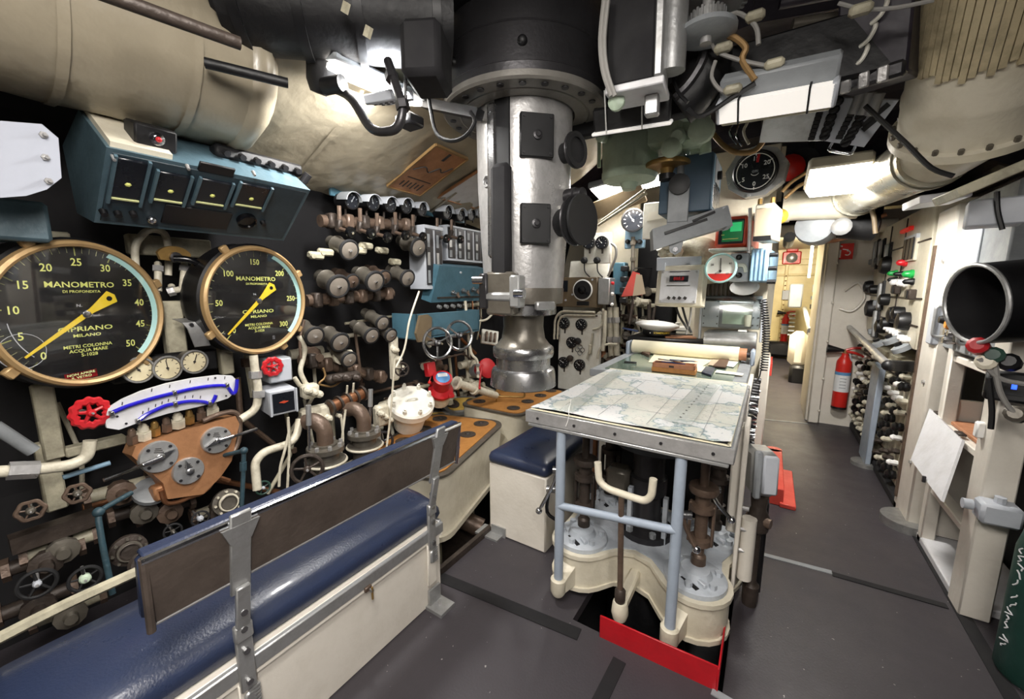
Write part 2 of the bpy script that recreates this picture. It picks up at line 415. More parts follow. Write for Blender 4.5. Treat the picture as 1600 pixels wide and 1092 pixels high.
# ================================================================== the compartment
fl = MB()
for x0, x1, y0, y1 in ((-2.5, 1.8, -2.2, 1.3), (-1.3, -.62, 1.3, 5.2), (-.62, -.03, 1.3, 1.45), (-.62, -.03, 2.6, 5.2), (-.03, 1.8, 1.3, 10.6), (-2.5, -1.3, 2.6, 5.2)):
    fl.box(((x0+x1)/2, (y0+y1)/2, -.025), (x1-x0, y1-y0, .05))
floor = structure('floor', fl, 'floor_rubber')
def strip(a, b, wd, m, h=.004):
    a, b = V(a), V(b); d = b-a; MB().box((a+b)/2+V((0, 0, h/2)), (d.length, wd, h), math.atan2(d.y, d.x)).build('seam_strip', m, floor)
strip(at(676, 897, Z=0), at(905, 992, Z=0), .06, 'black_matte')
strip(at(1190, 866, Z=0), at(1300, 895, Z=0), .03, 'mid_grey')
strip(at(1300, 897, Z=0), at(1480, 948, Z=0), .035, 'black_matte')
strip(at(968, 1032, Z=0), at(925, 1120, Z=0), .05, 'black_matte')
strip(at(1112, 1080, Z=0), at(1180, 1120, Z=0), .03, 'mid_grey')
strip(at(1190, 655, Z=0), at(1262, 662, Z=0), .03, 'mid_grey')
strip((.84, 1.9, 0), (.84, 5.2, 0), .05, 'black_matte')
structure('floor_bilge', MB().box((-.3, 3, -.52), (4.6, 10, .04)), 'black_matte')
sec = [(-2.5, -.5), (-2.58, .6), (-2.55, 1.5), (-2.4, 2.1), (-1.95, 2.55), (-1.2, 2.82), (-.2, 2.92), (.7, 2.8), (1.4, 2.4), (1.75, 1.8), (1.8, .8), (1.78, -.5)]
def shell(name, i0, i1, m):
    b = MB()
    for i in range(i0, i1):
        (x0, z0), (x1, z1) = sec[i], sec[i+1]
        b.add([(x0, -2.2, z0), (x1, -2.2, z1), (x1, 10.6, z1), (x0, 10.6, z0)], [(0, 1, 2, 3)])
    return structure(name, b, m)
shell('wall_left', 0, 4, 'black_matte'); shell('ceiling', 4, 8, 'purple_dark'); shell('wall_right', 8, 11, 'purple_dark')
structure('wall_back', MB().box((-.4, -2.25, 1.2), (4.6, .1, 3.6)), 'cream')
structure('wall_front', MB().box((-1.25, 5.25, 1.3), (2.5, .1, 3.2)), 'cream')
structure('wall_passage', MB().box((-.02, 7.8, 1.1), (.08, 5.0, 2.3)), 'cream')
structure('wall_end', MB().box((.6, 10.3, 1.1), (2.4, .1, 2.4)), 'corridor_yellow')
structure('ceiling_passage', MB().box((.85, 7.9, 2.28), (1.8, 5.0, .08)), 'cream')
# frames under the overhead
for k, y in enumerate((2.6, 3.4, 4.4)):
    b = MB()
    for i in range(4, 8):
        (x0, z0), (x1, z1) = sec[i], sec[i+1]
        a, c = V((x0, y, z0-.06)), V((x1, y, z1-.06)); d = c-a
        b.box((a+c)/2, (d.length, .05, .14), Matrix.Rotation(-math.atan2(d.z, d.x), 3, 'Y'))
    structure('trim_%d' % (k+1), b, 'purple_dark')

# ================================================================== lamps
def tube_lamp(name, label, M, ln, wd, lit, hs='mid_grey', sags=True):
    t = thing(name, label, 'lamp', M)                   # local x along the lamp, z down out of the diffuser
    MB().box((0, wd*.35, -.05), (ln, wd*1.7, .06), bev=.008).build('housing', hs, t)
    MB().box((0, -wd*.5, -.012), (ln*.96, wd*.3, .03), bev=.006).build('lower_lens', 'grimy_white', t)
    MB().prism([(-ln/2*.97, -wd*.42), (ln/2*.97, -wd*.42), (ln/2*.97, wd*.42), (-ln/2*.97, wd*.42)], -.01, .02).build('diffuser', lit, t)
    for x in (-.3, .3): MB().box((x*ln, 0, .006), (.006, wd*1.03, .036)).build('strap', 'cord_black', t)
    for x in (-.49, .49): MB().box((x*ln, 0, -.01), (.02, wd*.95, .06), bev=.006).build('end_cap', 'light_grey', t)
    return t
# lamp behind the black machinery that floods the lagging
M = frame((-1.46, 1.2, 2.275), (-.25, .05, -1), (0, 1, 0))
t = thing('wall_lamp', 'brightly lit lamp hidden behind the black overhead machinery', 'lamp', M)
MB().box((0, 0, -.035), (.14, .46, .03), bev=.008).build('housing', 'mid_grey', t)
MB().box((0, 0, -.005), (.12, .43, .025), bev=.006).build('diffuser', 'lamp_on', t)
# passage lamp
M = frame((.25, 3.0, 2.05), (.0, -.14, -1), (0, -1, 0))
t = thing('passage_lamp', 'glaring square white lamp under the overhead of the passage', 'lamp', M)
MB().box((0, 0, -.05), (.28, .36, .07), bev=.015).build('housing', 'cream', t)
MB().hull8([(-.13, -.17, -.02), (.13, -.17, -.02), (.13, .17, -.02), (-.13, .17, -.02)], [(-.105, -.145, .03), (.105, -.145, .03), (.105, .145, .03), (-.105, .145, .03)]).build('diffuser', 'lamp_on', t)
# two lamps above and behind the viewer
for x, y, z, dr, ln, lb in ((.36, -.25, 2.25, (-.6, .25, -1), 1.2, 'long fluorescent lamp over the deck behind the viewer'), (-.5, .1, 2.4, (-.05, .15, -1), .9, 'shorter fluorescent lamp over the deck beside the bench')):
    M = rot(frame((x, y, z), dr, (0, 1, 0)), pi/2)
    t = thing('ceiling_lamp', lb, 'lamp', M); MB().box((0, 0, -.05), (ln, .24, .06), bev=.01).build('housing', 'light_grey', t)
    MB().box((0, 0, -.015), (ln*.95, .2, .02), bev=.006).build('diffuser', 'lamp_on', t)
M = frame((-1.15, 3.6, 2.31), (.1, -.2, -1), (0, 1, 0))
t = thing('overhead_lamp', 'lit lamp above the white gauge panels at the forward wall', 'lamp', M)
MB().box((0, 0, -.05), (.6, .26, .06), bev=.01).build('housing', 'light_grey', t); MB().box((0, 0, -.015), (.56, .22, .02), bev=.006).build('diffuser', 'lamp_on', t)
M = frame((.35, 7.2, 2.17), (0, 0, -1), (0, 1, 0))
t = thing('corridor_lamp', 'warm ceiling lamp far down the passage', 'lamp', M)
MB().box((0, 0, -.05), (.24, .7, .06), bev=.01).build('housing', 'light_grey', t); MB().box((0, 0, -.015), (.2, .6, .02), bev=.006).build('diffuser', 'lamp_warm', t)
# the grey tube lamp in front of the chart table and the dark shaded one beside the periscope
a, b_ = at(1122, 172, Z=2.1), at(1300, 150, Z=2.1); d = b_-a
tube_lamp('tube_lamp', 'long grey fluorescent fitting with white diffuser tied up with black straps', rot(frame((a+b_)/2, (-.1, -.75, -.7), (0, -.7, .7)), 0), d.length, .085, 'lamp_dim')
a, b_ = at(925, 205, Z=2.12), at(1050, 185, Z=2.12); d = b_-a
M = frame((a+b_)/2, V((d.y, -d.x, -.45*d.length)), (0, 0, 1))
t = thing('shaded_lamp', 'dark shaded lamp fitting with white lower edge beside the periscope', 'lamp', M)
MB().box((0, .035, -.04), (d.length*.96, .09, .08), bev=.008).build('housing', 'dark_machine', t)
MB().box((0, -.014, -.035), (d.length, .014, .1), bev=.004).build('diffuser', 'lamp_dim', t)
for k in (-.3, .15): MB().cyl((d.length*k, -.02, .018), (d.length*k, .14, .02), .003, n=6).build('cable_tie', 'white', t)

# ================================================================== left: lagging and hull
def lagging(name, label, y0, y1, prof, m, wob, straps=()):
    t = thing(name, label, 'insulation', (prof[0][0], y0, prof[0][1]))
    n = 26; b = MB(); rings = []
    for i in range(n+1):
        y = y0+(y1-y0)*i/n; r = []
        for j, (x, z) in enumerate(prof):
            q = wob*(sin(i*1.7+j*2.1)+.7*sin(i*.61+j*3.7)); r.append((x+q*.6, y, z-q))
        rings.append(r)
    b.ringset(rings, False, False).build('jacket', m, t, True, smooth=60)
    for y in straps:
        MB().ringset([[(x*1.0+.008, y+dy, z-.008) for x, z in prof] for dy in (-.012, .012)], False, False).build('seam', m, t, True)
    return t
lagging('pipe_lagging', 'cream painted lagging over the hull with wrinkled canvas above the small gauges', .78, 3.3, [(-2.3, 2.0), (-2.12, 2.075), (-1.95, 2.15), (-1.7, 2.26), (-1.45, 2.37), (-1.3, 2.45), (-1.15, 2.6)], 'cream_lagging', .013, (1.25, 2.3))
# big bulging section nearest the viewer
prof = [(-1.95+.0, 2.02)]
prof = [(-1.84+.27*cos(a), 2.27+.27*sin(a)) for a in [rad(180+15*k) for k in range(0, 15)]]
t = lagging('duct_lagging', 'fat cream wrapped duct bulging over the blue overhead console', -.6, .8, prof, 'cream_lagging', .0035, (.33, .62))
MB().ringset([[(-1.84+r*cos(a), y, 2.27+r*sin(a)) for a in [rad(180+15*k) for k in range(0, 15)]] for r, y in ((.27, .78), (.285, .8), (.28, .84), (.2, .9))], False, False).build('end_wrap', 'cream_lagging', t, True, smooth=70)
pipe('angle_bar', 'dark steel bar slung across the cream duct', [at(150, -14, X=-1.35), at(375, 68, X=-1.3)], .017, 'bronze_dark', cat='bar')
pipe('lever_bar', 'black lever with forked end lying against the cream duct', [at(320, 98, X=-1.55), at(345, 104, X=-1.53), at(450, 130, X=-1.45)], .016, 'dark_machine', cat='lever')
# engraved wooden plaques on the lagging
def slope_plaque(label, c4, base, border=None, marks=True, grp=None):
    p0, p1, p2 = [at(*c4[0], X=-2.085), at(*c4[1], X=-2.085), None]
    u = (p1-p0); vv = at(*c4[3], Y=p0.y)-p0
    n = u.cross(vv).normalized()
    if n.z > 0: n = -n
    M = frame(p0+(u+vv)/2+n*.012, n, vv); t = thing('plaque', label, 'plaque', M, grp)
    W_, H_ = u.length, vv.length
    MB().box((0, 0, 0), (W_, H_, .014), bev=.003).build('board', base, t)
    b = MB()
    for s_ in (-1, 1): b.box((s_*W_/2, 0, .004), (.012, H_, .016)); b.box((0, s_*H_/2, .004), (W_, .012, .016))
    b.build('edge', border or base, t)
    if marks:
        k = MB()
        for i in range(6): k.box((-W_*.3+i*W_*.11, -H_*.33, .0085), (.008, .05+.02*(i % 2), .002))
        k.box((W_*.02, -H_*.18, .0085), (W_*.7, .006, .002)); k.box((0, H_*.38, .0085), (.02, .07, .002))
        k.build('engraving', 'letter_dark', t)
        k = MB(); k.tube([(-W_*.4, -H_*.02, .009), (-W_*.2, H_*.1, .009), (0, H_*.02, .009), (W_*.15, H_*.16, .009), (W_*.3, H_*.1, .009), (W_*.42, H_*.25, .009)], .004, 5).build('engraved_coast', 'letter_dark', t)
    return t
slope_plaque('brown engraved wooden plaque on the cream lagging left of the periscope', ((604, 287), (655, 302), (730, 240), (680, 222)), 'copper_plate', 'brass_dull')
slope_plaque('pale plaque with brown wooden edge behind the periscope', ((683, 305), (742, 322), (790, 290), (748, 262)), 'plate_white', 'copper_plate', False)

# ================================================================== left wall instruments
# pale plate
fr = frame(at(40, 250, X=-1.72), (1, .1, -.1))
t = thing('cover_plate', 'pale grey flat cover plate with clipped corners at the upper left', 'plate', fr)
MB().prism([on(fr, *p) for p in ((-60, 300), (-60, 196), (0, 189), (64, 194), (90, 216), (95, 278), (72, 296), (40, 306), (0, 309))][::-1], -.006, .006).build('sheet', 'mid_pale', t)
for p in ((66, 211), (69, 246), (74, 283)):
    x, y = on(fr, *p); b = MB(); b.cyl((x, y, .004), (x, y, .012), .009, n=6); b.cyl((x, y, .01), (x, y, .024), .004, n=8); b.build('stud', 'steel_worn', t)
single('bulkhead_box', 'dark blue grey box corner low behind the pale cover plate', 'box', MB().box(at(10, 345, X=-1.95), (.12, .16, .12), bev=.01), 'console_blue')

# blue overhead console
sec_c = [(-1.7, 1.865), (-1.93, 2.02), (-2.2, 1.96), (-2.15, 1.72), (-1.95, 1.67)]
ybeg, yend = .40, 1.03
t = thing('overhead_console', 'blue overhead console with dark square windows and knobs', 'console', (-1.95, ybeg, 1.67))
b = MB(); b.ringset([[(x, ybeg, z) for x, z in sec_c], [(x, yend, z) for x, z in sec_c]]); fixnormals(b.build('casing', 'console_blue', t, True))
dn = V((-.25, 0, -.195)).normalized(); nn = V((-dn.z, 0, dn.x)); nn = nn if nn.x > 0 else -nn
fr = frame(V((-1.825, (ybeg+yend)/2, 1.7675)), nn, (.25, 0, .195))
MB(fr).box((0, 0, .0), ((yend-ybeg)*.96, .29, .006), bev=.002).build('shaded_front_panel', 'console_shade', t, True)  # dark plate added, its colour carries the shade of the front face
def cpart(name, box, m, z0, z1, rnd=0, par=None):
    x0, y0, x1, y1 = box; a = on(fr, x0, (y0+y1)/2); c = on(fr, x1, (y0+y1)/2); e = on(fr, (x0+x1)/2, y0); g = on(fr, (x0+x1)/2, y1)
    w_, h_ = c[0]-a[0], e[1]-g[1]; cx, cy = (a[0]+c[0])/2, (e[1]+g[1])/2
    b = MB(fr); b.box((cx, cy, (z0+z1)/2), (w_, h_, z1-z0), bev=rnd); return b.build(name, m, par or t, True), cx, cy, w_, h_
for q in ((172, 246, 226, 313), (238, 268, 293, 314), (304, 279, 358, 318), (366, 286, 418, 322)):
    o, cx, cy, w_, h_ = cpart('window', q, 'dial_black', -.004, .012, .004)
    b = MB(fr); b.box((cx, cy-h_*.42, .014), (w_*.85, .006, .004)); b.build('sill', 'lume_pale', o, True)
    for s_ in (-1, 1): MB(fr).box((cx+s_*w_*.5, cy, .012), (.008, h_*1.1, .012)).build('side_bar', 'console_blue', o, True)
    b = MB(fr); b.lathe([(.009, .012), (.004, .016)], (cx, cy-.01, 0), n=6); b.build('mark', 'lume', o, True)
cpart('lower_strip', (252, 324, 361, 352), 'black', -.004, .008, .003); cpart('upper_slot', (308, 257, 368, 271), 'black', -.004, .006, .003)
for p in ((161, 329), (183, 331), (207, 331), (410, 346), (176, 243), (292, 258), (395, 268)):
    x, y = on(fr, *p); r = .012 if p[1] > 300 else .006; MB(fr).cyl((x, y, 0), (x, y, .02), r, r*.8, 10).build('knob', 'black' if p[1] > 300 else 'steel_worn', t, True)
x, y = on(fr, 235, 339); MB(fr).sphere((x, y, .014), .015).build('button', 'chrome', t, True)
x, y = on(fr, 384, 342); o = MB(fr).lathe([(.036, 0), (.036, .02), (.03, .022), (.028, .014)], (x, y, 0), n=20).build('round_dial', 'black_gloss', t, True); MB(fr).torus((x, y, .016), nn, .018, .003, 16, 5).build('ring', 'light_grey', o) if False else None
# beige lid and push-button box on the console top
b = MB(); b.hull8([(-1.71, .41, 1.87), (-1.71, .56, 1.87), (-1.92, .56, 2.015), (-1.92, .41, 2.015)], [(-1.7, .41, 1.885), (-1.7, .56, 1.885), (-1.91, .56, 2.03), (-1.91, .41, 2.03)]); fixnormals(b.build('lid', 'cream', t, True))
fr2 = frame(at(245, 217, X=-1.72), (1, 0, -.35)); u = thing('push_button_box', 'black box with one chrome push button above the blue console', 'switch box', fr2)
MB().box((0, 0, -.05), (.11, .07, .1), bev=.006).build('casing', 'black', u); MB().lathe([(.02, 0), (.02, .006), (.012, .008), (.012, .016), (.006, .018)], n=16).build('button', 'chrome', u); MB().sphere((0, 0, .016), .009).build('button_lamp', 'red', u)
b = MB(); b.hull8([(-1.73, .53, 1.87), (-1.73, .55, 1.87), (-1.8, .55, 1.94), (-1.8, .53, 1.94)], [(-1.70, .53, 1.89), (-1.70, .55, 1.89), (-1.76, .55, 1.95), (-1.76, .53, 1.95)])
single('terminal_strip', 'row of dark terminals tucked between console and cream lagging', 'terminals', MB().box((-1.84, .9, 1.97), (.06, .34, .05), bev=.01), 'black')
for k in range(6): MB().cyl((-1.805, .76+.055*k, 1.965), (-1.785, .76+.055*k, 1.955), .012, n=8).build('terminal', 'dark_steel', bpy.data.objects['terminal_strip'])
pipe('console_stay', 'grey angled stay at the far end of the blue console', [at(430, 345, X=-1.93), at(482, 272, X=-1.8)], .018, 'dark_steel', cat='stay', bend=.02)

# ---------------------------------------------------------------- the two big depth gauges
def depth_gauge(label, M, R, nums, start, ndl, back, sub):
    t = thing('depth_gauge', label, 'gauge', M)
    MB().lathe([(R*.8, -.17), (R*.93, -.16), (R*1.02, -.1), (R*1.0, -.03), (R*1.03, -.012), (R*1.0, -.004)], n=48).build('casing', 'black', t)
    MB().lathe([(R*.985, -.02), (R*1.0, .0), (R*.985, .014), (R*.95, .02), (R*.915, .014), (R*.9, -.006)], n=64, caps=False).build('bezel', 'bezel_bronze', t)
    for a in (118, 24, -48, -140, 205) if sub else (122, 30, -35, -62, 212):
        b = MB(T(0, 0, 0, rad(a))); b.box((R*1.03, 0, -.004), (R*.14, R*.13, .022), bev=.004); b.build('lug', 'bezel_bronze', t)
    MB().lathe([(R*.91, -.012), (R*.91, -.006)], n=64).build('dial', back, t)
    # numerals and ticks
    n = len(nums)-1
    for i, s_ in enumerate(nums):
        a = rad(start-270*i/n); text(s_, R*.14, T(cos(a)*R*.7, sin(a)*R*.7, -.0045), 'lume', t, 'numeral', sx=.9)
    tk = MB(); fine = MB()
    for i in range(n*5+1):
        a = rad(start-270*i/(n*5))
        if i % 5 == 0: tk.box((cos(a)*R*.845, sin(a)*R*.845, -.005), (R*.11, R*.014, .002), a)
        else: fine.box((cos(a)*R*.86, sin(a)*R*.86, -.005), (R*.07, R*.008, .002), a)
    tk.build('major_ticks', 'lume', t); fine.build('minor_ticks', 'lume_pale', t)
    text('MANOMETRO', R*.105, T(0, R*.4, -.0045), 'lume', t, sx=1.15); text('DI PROFONDITA', R*.05, T(0, R*.31, -.0045), 'lume', t, sx=1.1)
    text('CIPRIANO', R*.09, T(0, -R*.2, -.0045), 'lume', t, sx=1.5); text('MILANO', R*.06, T(0, -R*.29, -.0045), 'lume', t, sx=1.4)
    text('METRI COLONNA\nACQUA MARE\nS-1028', R*.062, T(0, -R*.5, -.0045), 'lume', t, sx=1.1)
    b = MB(); b.prism([(-R*.06, -R*.36), (0, -R*.34), (R*.06, -R*.36), (0, -R*.42)][::-1], -.006, -.0045); b.build('emblem', 'lume', t)
    text('N.', R*.05, T(-R*.05, R*.12, -.0045), 'light_grey', t, 'signature', sx=1.3)
    b = MB(); arc = [rad(68-6*i) for i in range(20)]
    b.ringset([[(cos(a)*R*k, sin(a)*R*k, z) for a in arc] for k, z in ((.845, -.0055), (.915, .006))], False, False); b.build('lit_bezel_arc', 'cyan_band', t)  # inner bezel wall catching light, painted as a pale arc
    if sub:
        b = MB(); b.torus((-R*.66, -R*.42, -.005), PZ, R*.22, R*.006, 24, 5); b.torus((0, 0, -.005), PZ, R*.9, R*.007, 20, 5, rad(175), rad(228)); b.torus((0, 0, -.005), PZ, R*.76, R*.007, 20, 5, rad(185), rad(222)); b.build('scale_arcs', 'light_grey', t)
        b = MB(T(-R*.12, -R*.86, -.005, rad(3))); b.box((0, R*.02, 0), (R*.36, R*.11, .002)); o = b.build('red_sticker', 'red', t)
        text('NON APRIRE\nIL VETRO', R*.045, T(-R*.12, -R*.84, -.0036, rad(3)), 'lume_pale', o, sx=1.2)
    else:
        b = MB(); b.box((R*.28, -R*.72, -.005), (R*.05, R*.07, .002)); b.build('small_mark', 'light_grey', t)
    b = MB(T(0, 0, 0, rad(ndl))); b.prism([(R*.83, -R*.012), (R*.83, R*.012), (-R*.08, R*.035), (-R*.4, R*.095), (-R*.44, 0), (-R*.4, -R*.095), (-R*.08, -R*.035)], .002, .005); o = b.build('needle', 'needle_yellow', t)
    MB(T(0, 0, 0, rad(ndl))).cyl((-R*.35, 0, .004), (-R*.35, 0, .0062), R*.035, n=12).build('needle_hole', 'dial_black', o)
    MB().lathe([(R*.05, -.006), (R*.05, .007), (R*.03, .01)], n=14).build('pivot', 'steel', t)
    MB().lathe([(R*.905, .008), (R*.905, .011)], n=48).build('glass', 'dial_glass', t)
    return t
y_, t_ = rad(21), rad(-3)
depth_gauge('big depth gauge reading up to 50 with bronze bezel, nearest the viewer', frame(at(134, 491, X=-2.0), (cos(y_)*cos(t_), sin(y_)*cos(t_), sin(t_))), .252, ['0', '5', '10', '15', '20', '25', '30', '35', '40', '45', '50'], 227, 217, 'dial_black', True)
y_ = rad(12)
depth_gauge('big depth gauge reading up to 300 with bronze bezel', frame(at(404, 470, X=-2.0), (cos(y_)*cos(t_), sin(y_)*cos(t_), sin(t_))), .25, ['0', '50', '100', '150', '200', '250', '300'], 227, 223, 'dial_navy', False)
# white ribs of the hull behind the gauges
for q, lb in (((58, 600, 95, 720, -2.2), 'cream vertical rib under the left depth gauge'), ((62, 690, 100, 800, -2.22), 'stained cream rib foot above the brown handwheels'), ((345, 540, 365, 585, -2.2), 'cream rib piece beneath the right depth gauge'), ((257, 470, 290, 560, -2.15), 'cream drilled bracket plate between the two depth gauges'), ((100, 690, 200, 705, -2.2), 'pale plate behind the red handwheel'), ((200, 370, 330, 400, -2.25), 'cream horizontal plate behind the looped pipe'), ((30, 360, 110, 380, -2.25), 'cream plate edge above the left depth gauge')):
    x0, y0, x1, y1, X = q; a, c = at(x0, (y0+y1)/2, X=X), at(x1, (y0+y1)/2, X=X); e, g = at((x0+x1)/2, y0, X=X), at((x0+x1)/2, y1, X=X)
    b = MB(frame((X, (a.y+c.y)/2, (e.z+g.z)/2), PX)); b.box((0, 0, -.02), (c.y-a.y, e.z-g.z, .05), bev=.006)
    if 'drilled' in lb:
        for p in ((.01, .05), (-.02, .06), (.0, .03)): b.cyl((p[0], p[1], 0), (p[0], p[1], .008), .006, n=8)
    single('hull_rib', lb, 'rib', b, 'grimy_white')

# looped cream pipe and brass quadrant with black lever
pipe('looped_pipe', 'thin cream pipe looped over between the depth gauges', [at(212, 415, X=-2.15), at(210, 380, X=-2.15), at(232, 357, X=-2.15), at(258, 362, X=-2.15), at(264, 390, X=-2.15), at(263, 430, X=-2.15)], .013, 'pipe_white', bend=.05)
fr = frame(at(272, 402, X=-2.08), (1, .15, -.1)); t = thing('quadrant_lever', 'brass quadrant with black lever handle between the depth gauges', 'lever', fr)
a0 = [rad(20+14*i) for i in range(11)]; MB().prism([(cos(a)*.062, sin(a)*.045) for a in a0]+[(-.05, -.012), (.05, -.02)], -.008, .008).build('quadrant', 'brass', t)
MB().tube([(-.01, -.005, .02), (.03, -.005, .045), (.07, -.03, .06), (.115, -.06, .07)], [.02]*3+[.016]*8+[.01, .009] if False else .014, 10).build('handle', 'black_gloss', t)
MB().lathe([(.022, 0), (.022, .02), (.012, .024)], n=12).build('boss', 'dark_steel', t)
for i, q in enumerate(((247, 420, 247, 455), (268, 455, 290, 450), (288, 420, 285, 452))):
    pipe('valve_tail', ('left', 'middle', 'right')[i]+' of three short cream pipe tails below the brass quadrant', [at(q[0], q[1]-8, X=-2.15), at(q[0], q[1], X=-2.12), at(q[2], q[3], X=-2.1)], .013, 'pipe_white', nuts=[(at(q[0], q[1], X=-2.12), at(q[2], q[3], X=-2.1))])
fr = frame(at(290, 520, X=-2.05), PX); t = thing('bent_bracket', 'bright bent metal strap beneath the brass quadrant', 'bracket', fr)
b = MB(); pr = [(.0, .06, -.03), (0, .045, .03), (.0, .02, .04), (0, -.02, .03), (0, -.06, .02)]
b.ringset([[(x-.028+.012*i, y, z), (x+.028+.012*i, y, z), (x+.028+.012*i, y-.002, z-.006), (x-.028+.012*i, y-.002, z-.006)] for i, (x, y, z) in enumerate(pr)]); b.build('strap', 'alu', t); MB().cyl((0.01, .035, .03), (.01, .035, .045), .008, n=6).build('bolt', 'dark_steel', t)
# three small cream gauges on a dark bar
single('gauge_bar', 'dark mounting bar carrying the three small cream gauges', 'bar', MB().box(at(262, 570, X=-2.13), (.03, .36, .1), bev=.01), 'black')
for i, (px, py) in enumerate(((216, 578), (261, 575), (303, 565))):
    small_gauge(('left', 'middle', 'right')[i]+' of the three small cream dial gauges under the depth gauges', frame(at(px, py, X=-2.07), (1, .1, 0)), .05, .05, 'gun_metal', 'dial_cream', 'letter_dark', 30-25*i, 'small cream dial gauges', bez='alu')

# ---------------------------------------------------------------- curved inclinometer
fr = frame(at(265, 628, X=-1.98), (1, .05, -.05)); t = thing('inclinometer', 'curved white inclinometer plate with two blue liquid tubes', 'inclinometer', fr)
MB().prism([on(fr, *p) for p in ((166, 668), (163, 655), (168, 638), (190, 624), (220, 611), (260, 599), (300, 591), (340, 586), (362, 587), (369, 594), (368, 611), (355, 622), (330, 630), (300, 637), (260, 646), (220, 658), (185, 671))][::-1], -.008, .006).build('plate', 'plate_white', t)
for pts in (((174, 643), (195, 634), (220, 626), (245, 619), (270, 613), (300, 606), (330, 602), (350, 602), (356, 607), (361, 614), (366, 610), (368, 592)), ((213, 657), (226, 647), (240, 640), (256, 633), (270, 630), (286, 627), (300, 626), (316, 627), (325, 629), (331, 625), (335, 616))):
    MB().tube([(*on(fr, *p), .013) for p in pts], .0075, 8, 3).build('liquid_tube', 'tube_blue', t)
for p in ((172, 645), (270, 613), (352, 601), (213, 657), (271, 630), (325, 629)):
    x, y = on(fr, *p); MB().box((x, y, .014), (.014, .02, .018), bev=.003).build('tube_clip', 'steel', t)
k = MB()
for p in ((190, 630), (236, 609), (264, 603), (296, 596), (324, 592), (350, 590), (222, 644), (231, 639), (242, 633), (252, 629), (262, 625), (275, 622), (288, 620), (300, 619), (312, 620)):
    x, y = on(fr, *p); k.box((x, y, .0065), (.003, .012, .001), rad(-12))
k.build('graduations', 'letter_dark', t)
k = MB()
for p in ((182, 650), (196, 661), (352, 618), (335, 590)): k.cyl((*on(fr, *p), .005), (*on(fr, *p), .009), .004, n=8)
k.build('screw', 'dark_steel', t)
handwheel('red scalloped handwheel left of the curved inclinometer', frame(at(142, 645, X=-1.97), (1, .1, .05)), .043, .009, 'red', 5, None, .14, 12, name='red_handwheel', hub=.3)
handwheel('small red scalloped handwheel under the right depth gauge', frame(at(426, 573, X=-1.98), (1, -.1, .0)), .036, .008, 'red', 5, None, .08, 10, name='red_handwheel', hub=.3)

# ---------------------------------------------------------------- copper manifold with three dials
fr = frame(at(292, 712, X=-1.98), (1, .05, .08)); t = thing('valve_manifold', 'copper coloured valve manifold with three silver dial plates', 'manifold', fr)
def pp(*ps): return [on(fr, *p) for p in ps]
MB().prism(pp((206, 712), (212, 697), (290, 672), (368, 650), (374, 662), (362, 720), (345, 745), (318, 772), (262, 780), (255, 755), (232, 735))[::-1], -.1, 0).build('body', 'copper_plate', t)
for i, (p, R_, po) in enumerate((((247, 713), .062, 20), ((293, 735), .055, 100), ((337, 687), .058, 195))):
    x, y = on(fr, *p); d = MB(T(x, y)).lathe([(R_, -.01), (R_, .012), (R_*.95, .016)], n=28).build('dial_plate', 'alu', t)
    b = MB(T(x, y)); [b.cyl((cos(rad(a))*R_*.78, sin(rad(a))*R_*.78, .014), (cos(rad(a))*R_*.78, sin(rad(a))*R_*.78, .02), .006, n=8) for a in (40, 130, 220, 310)]; b.build('screw', 'dark_steel', d)
    b = MB(T(x, y, .016, rad(po))); b.prism([(.05, 0), (0, .012), (-.012, 0), (0, -.012)][::-1], 0, .014); b.build('pointer', 'steel', d); MB(T(x, y)).lathe([(.014, .016), (.014, .03), (.008, .034)], n=10).build('spindle', 'steel', d)
    k = MB(T(x, y)); [k.box((0, R_*(.3+.12*j), .0165), (R_*(.5-.1*j), .003, .001), rad(-15)) for j in range(3)]; k.build('engraving', 'letter_dark', d)
for p, q, lb in (((247, 713), (162, 750), 'lever_rod'), ((337, 687), (402, 670), 'lever_rod')):
    a = (*on(fr, *p), .035); c = (*on(fr, *q, .05), .05); MB().tube([a, tuple(V(a).lerp(V(c), .5)), c], .007, 8, 2).build(lb, 'chrome', t); MB().cyl(V(a).lerp(V(c), .0), V(a).lerp(V(c), .35), .011, .009, n=10).build('lever_socket', 'steel', t)
for i in range(8):
    px, py = 212+18*i, 686-6.2*i; x, y = on(fr, px, py); s_ = .018+.007*(i % 3 == 1)
    b = MB(); b.cyl((x, y-.02, -.04), (x, y+.012, -.03), s_, n=6); b.cyl((x, y+.01, -.03), (x, y+.03, -.03), s_*.7, n=10); b.sphere((x, y+.03, -.03), s_*.6); b.build('union_fitting', ('bronze', 'pipe_white', 'brass')[i % 3], t)
MB().tube([(*on(fr, *p), -.01) for p in ((318, 658), (345, 647), (366, 644), (376, 655), (374, 690), (362, 712))], .011, 8).build('bronze_pipe', 'bronze', t)
for pts in (((255, 768), (262, 786), (280, 786), (300, 778), (318, 772)), ((300, 762), (310, 775), (330, 762), (338, 745)), ((334, 742), (350, 748), (362, 752))):
    MB().tube([(*on(fr, *p), -.02) for p in pts], .009, 8).build('copper_pipe', 'copper', t)
MB().box((*on(fr, 262, 770), -.05), (.07, .06, .06), bev=.008).build('lower_block', 'copper_plate', t)

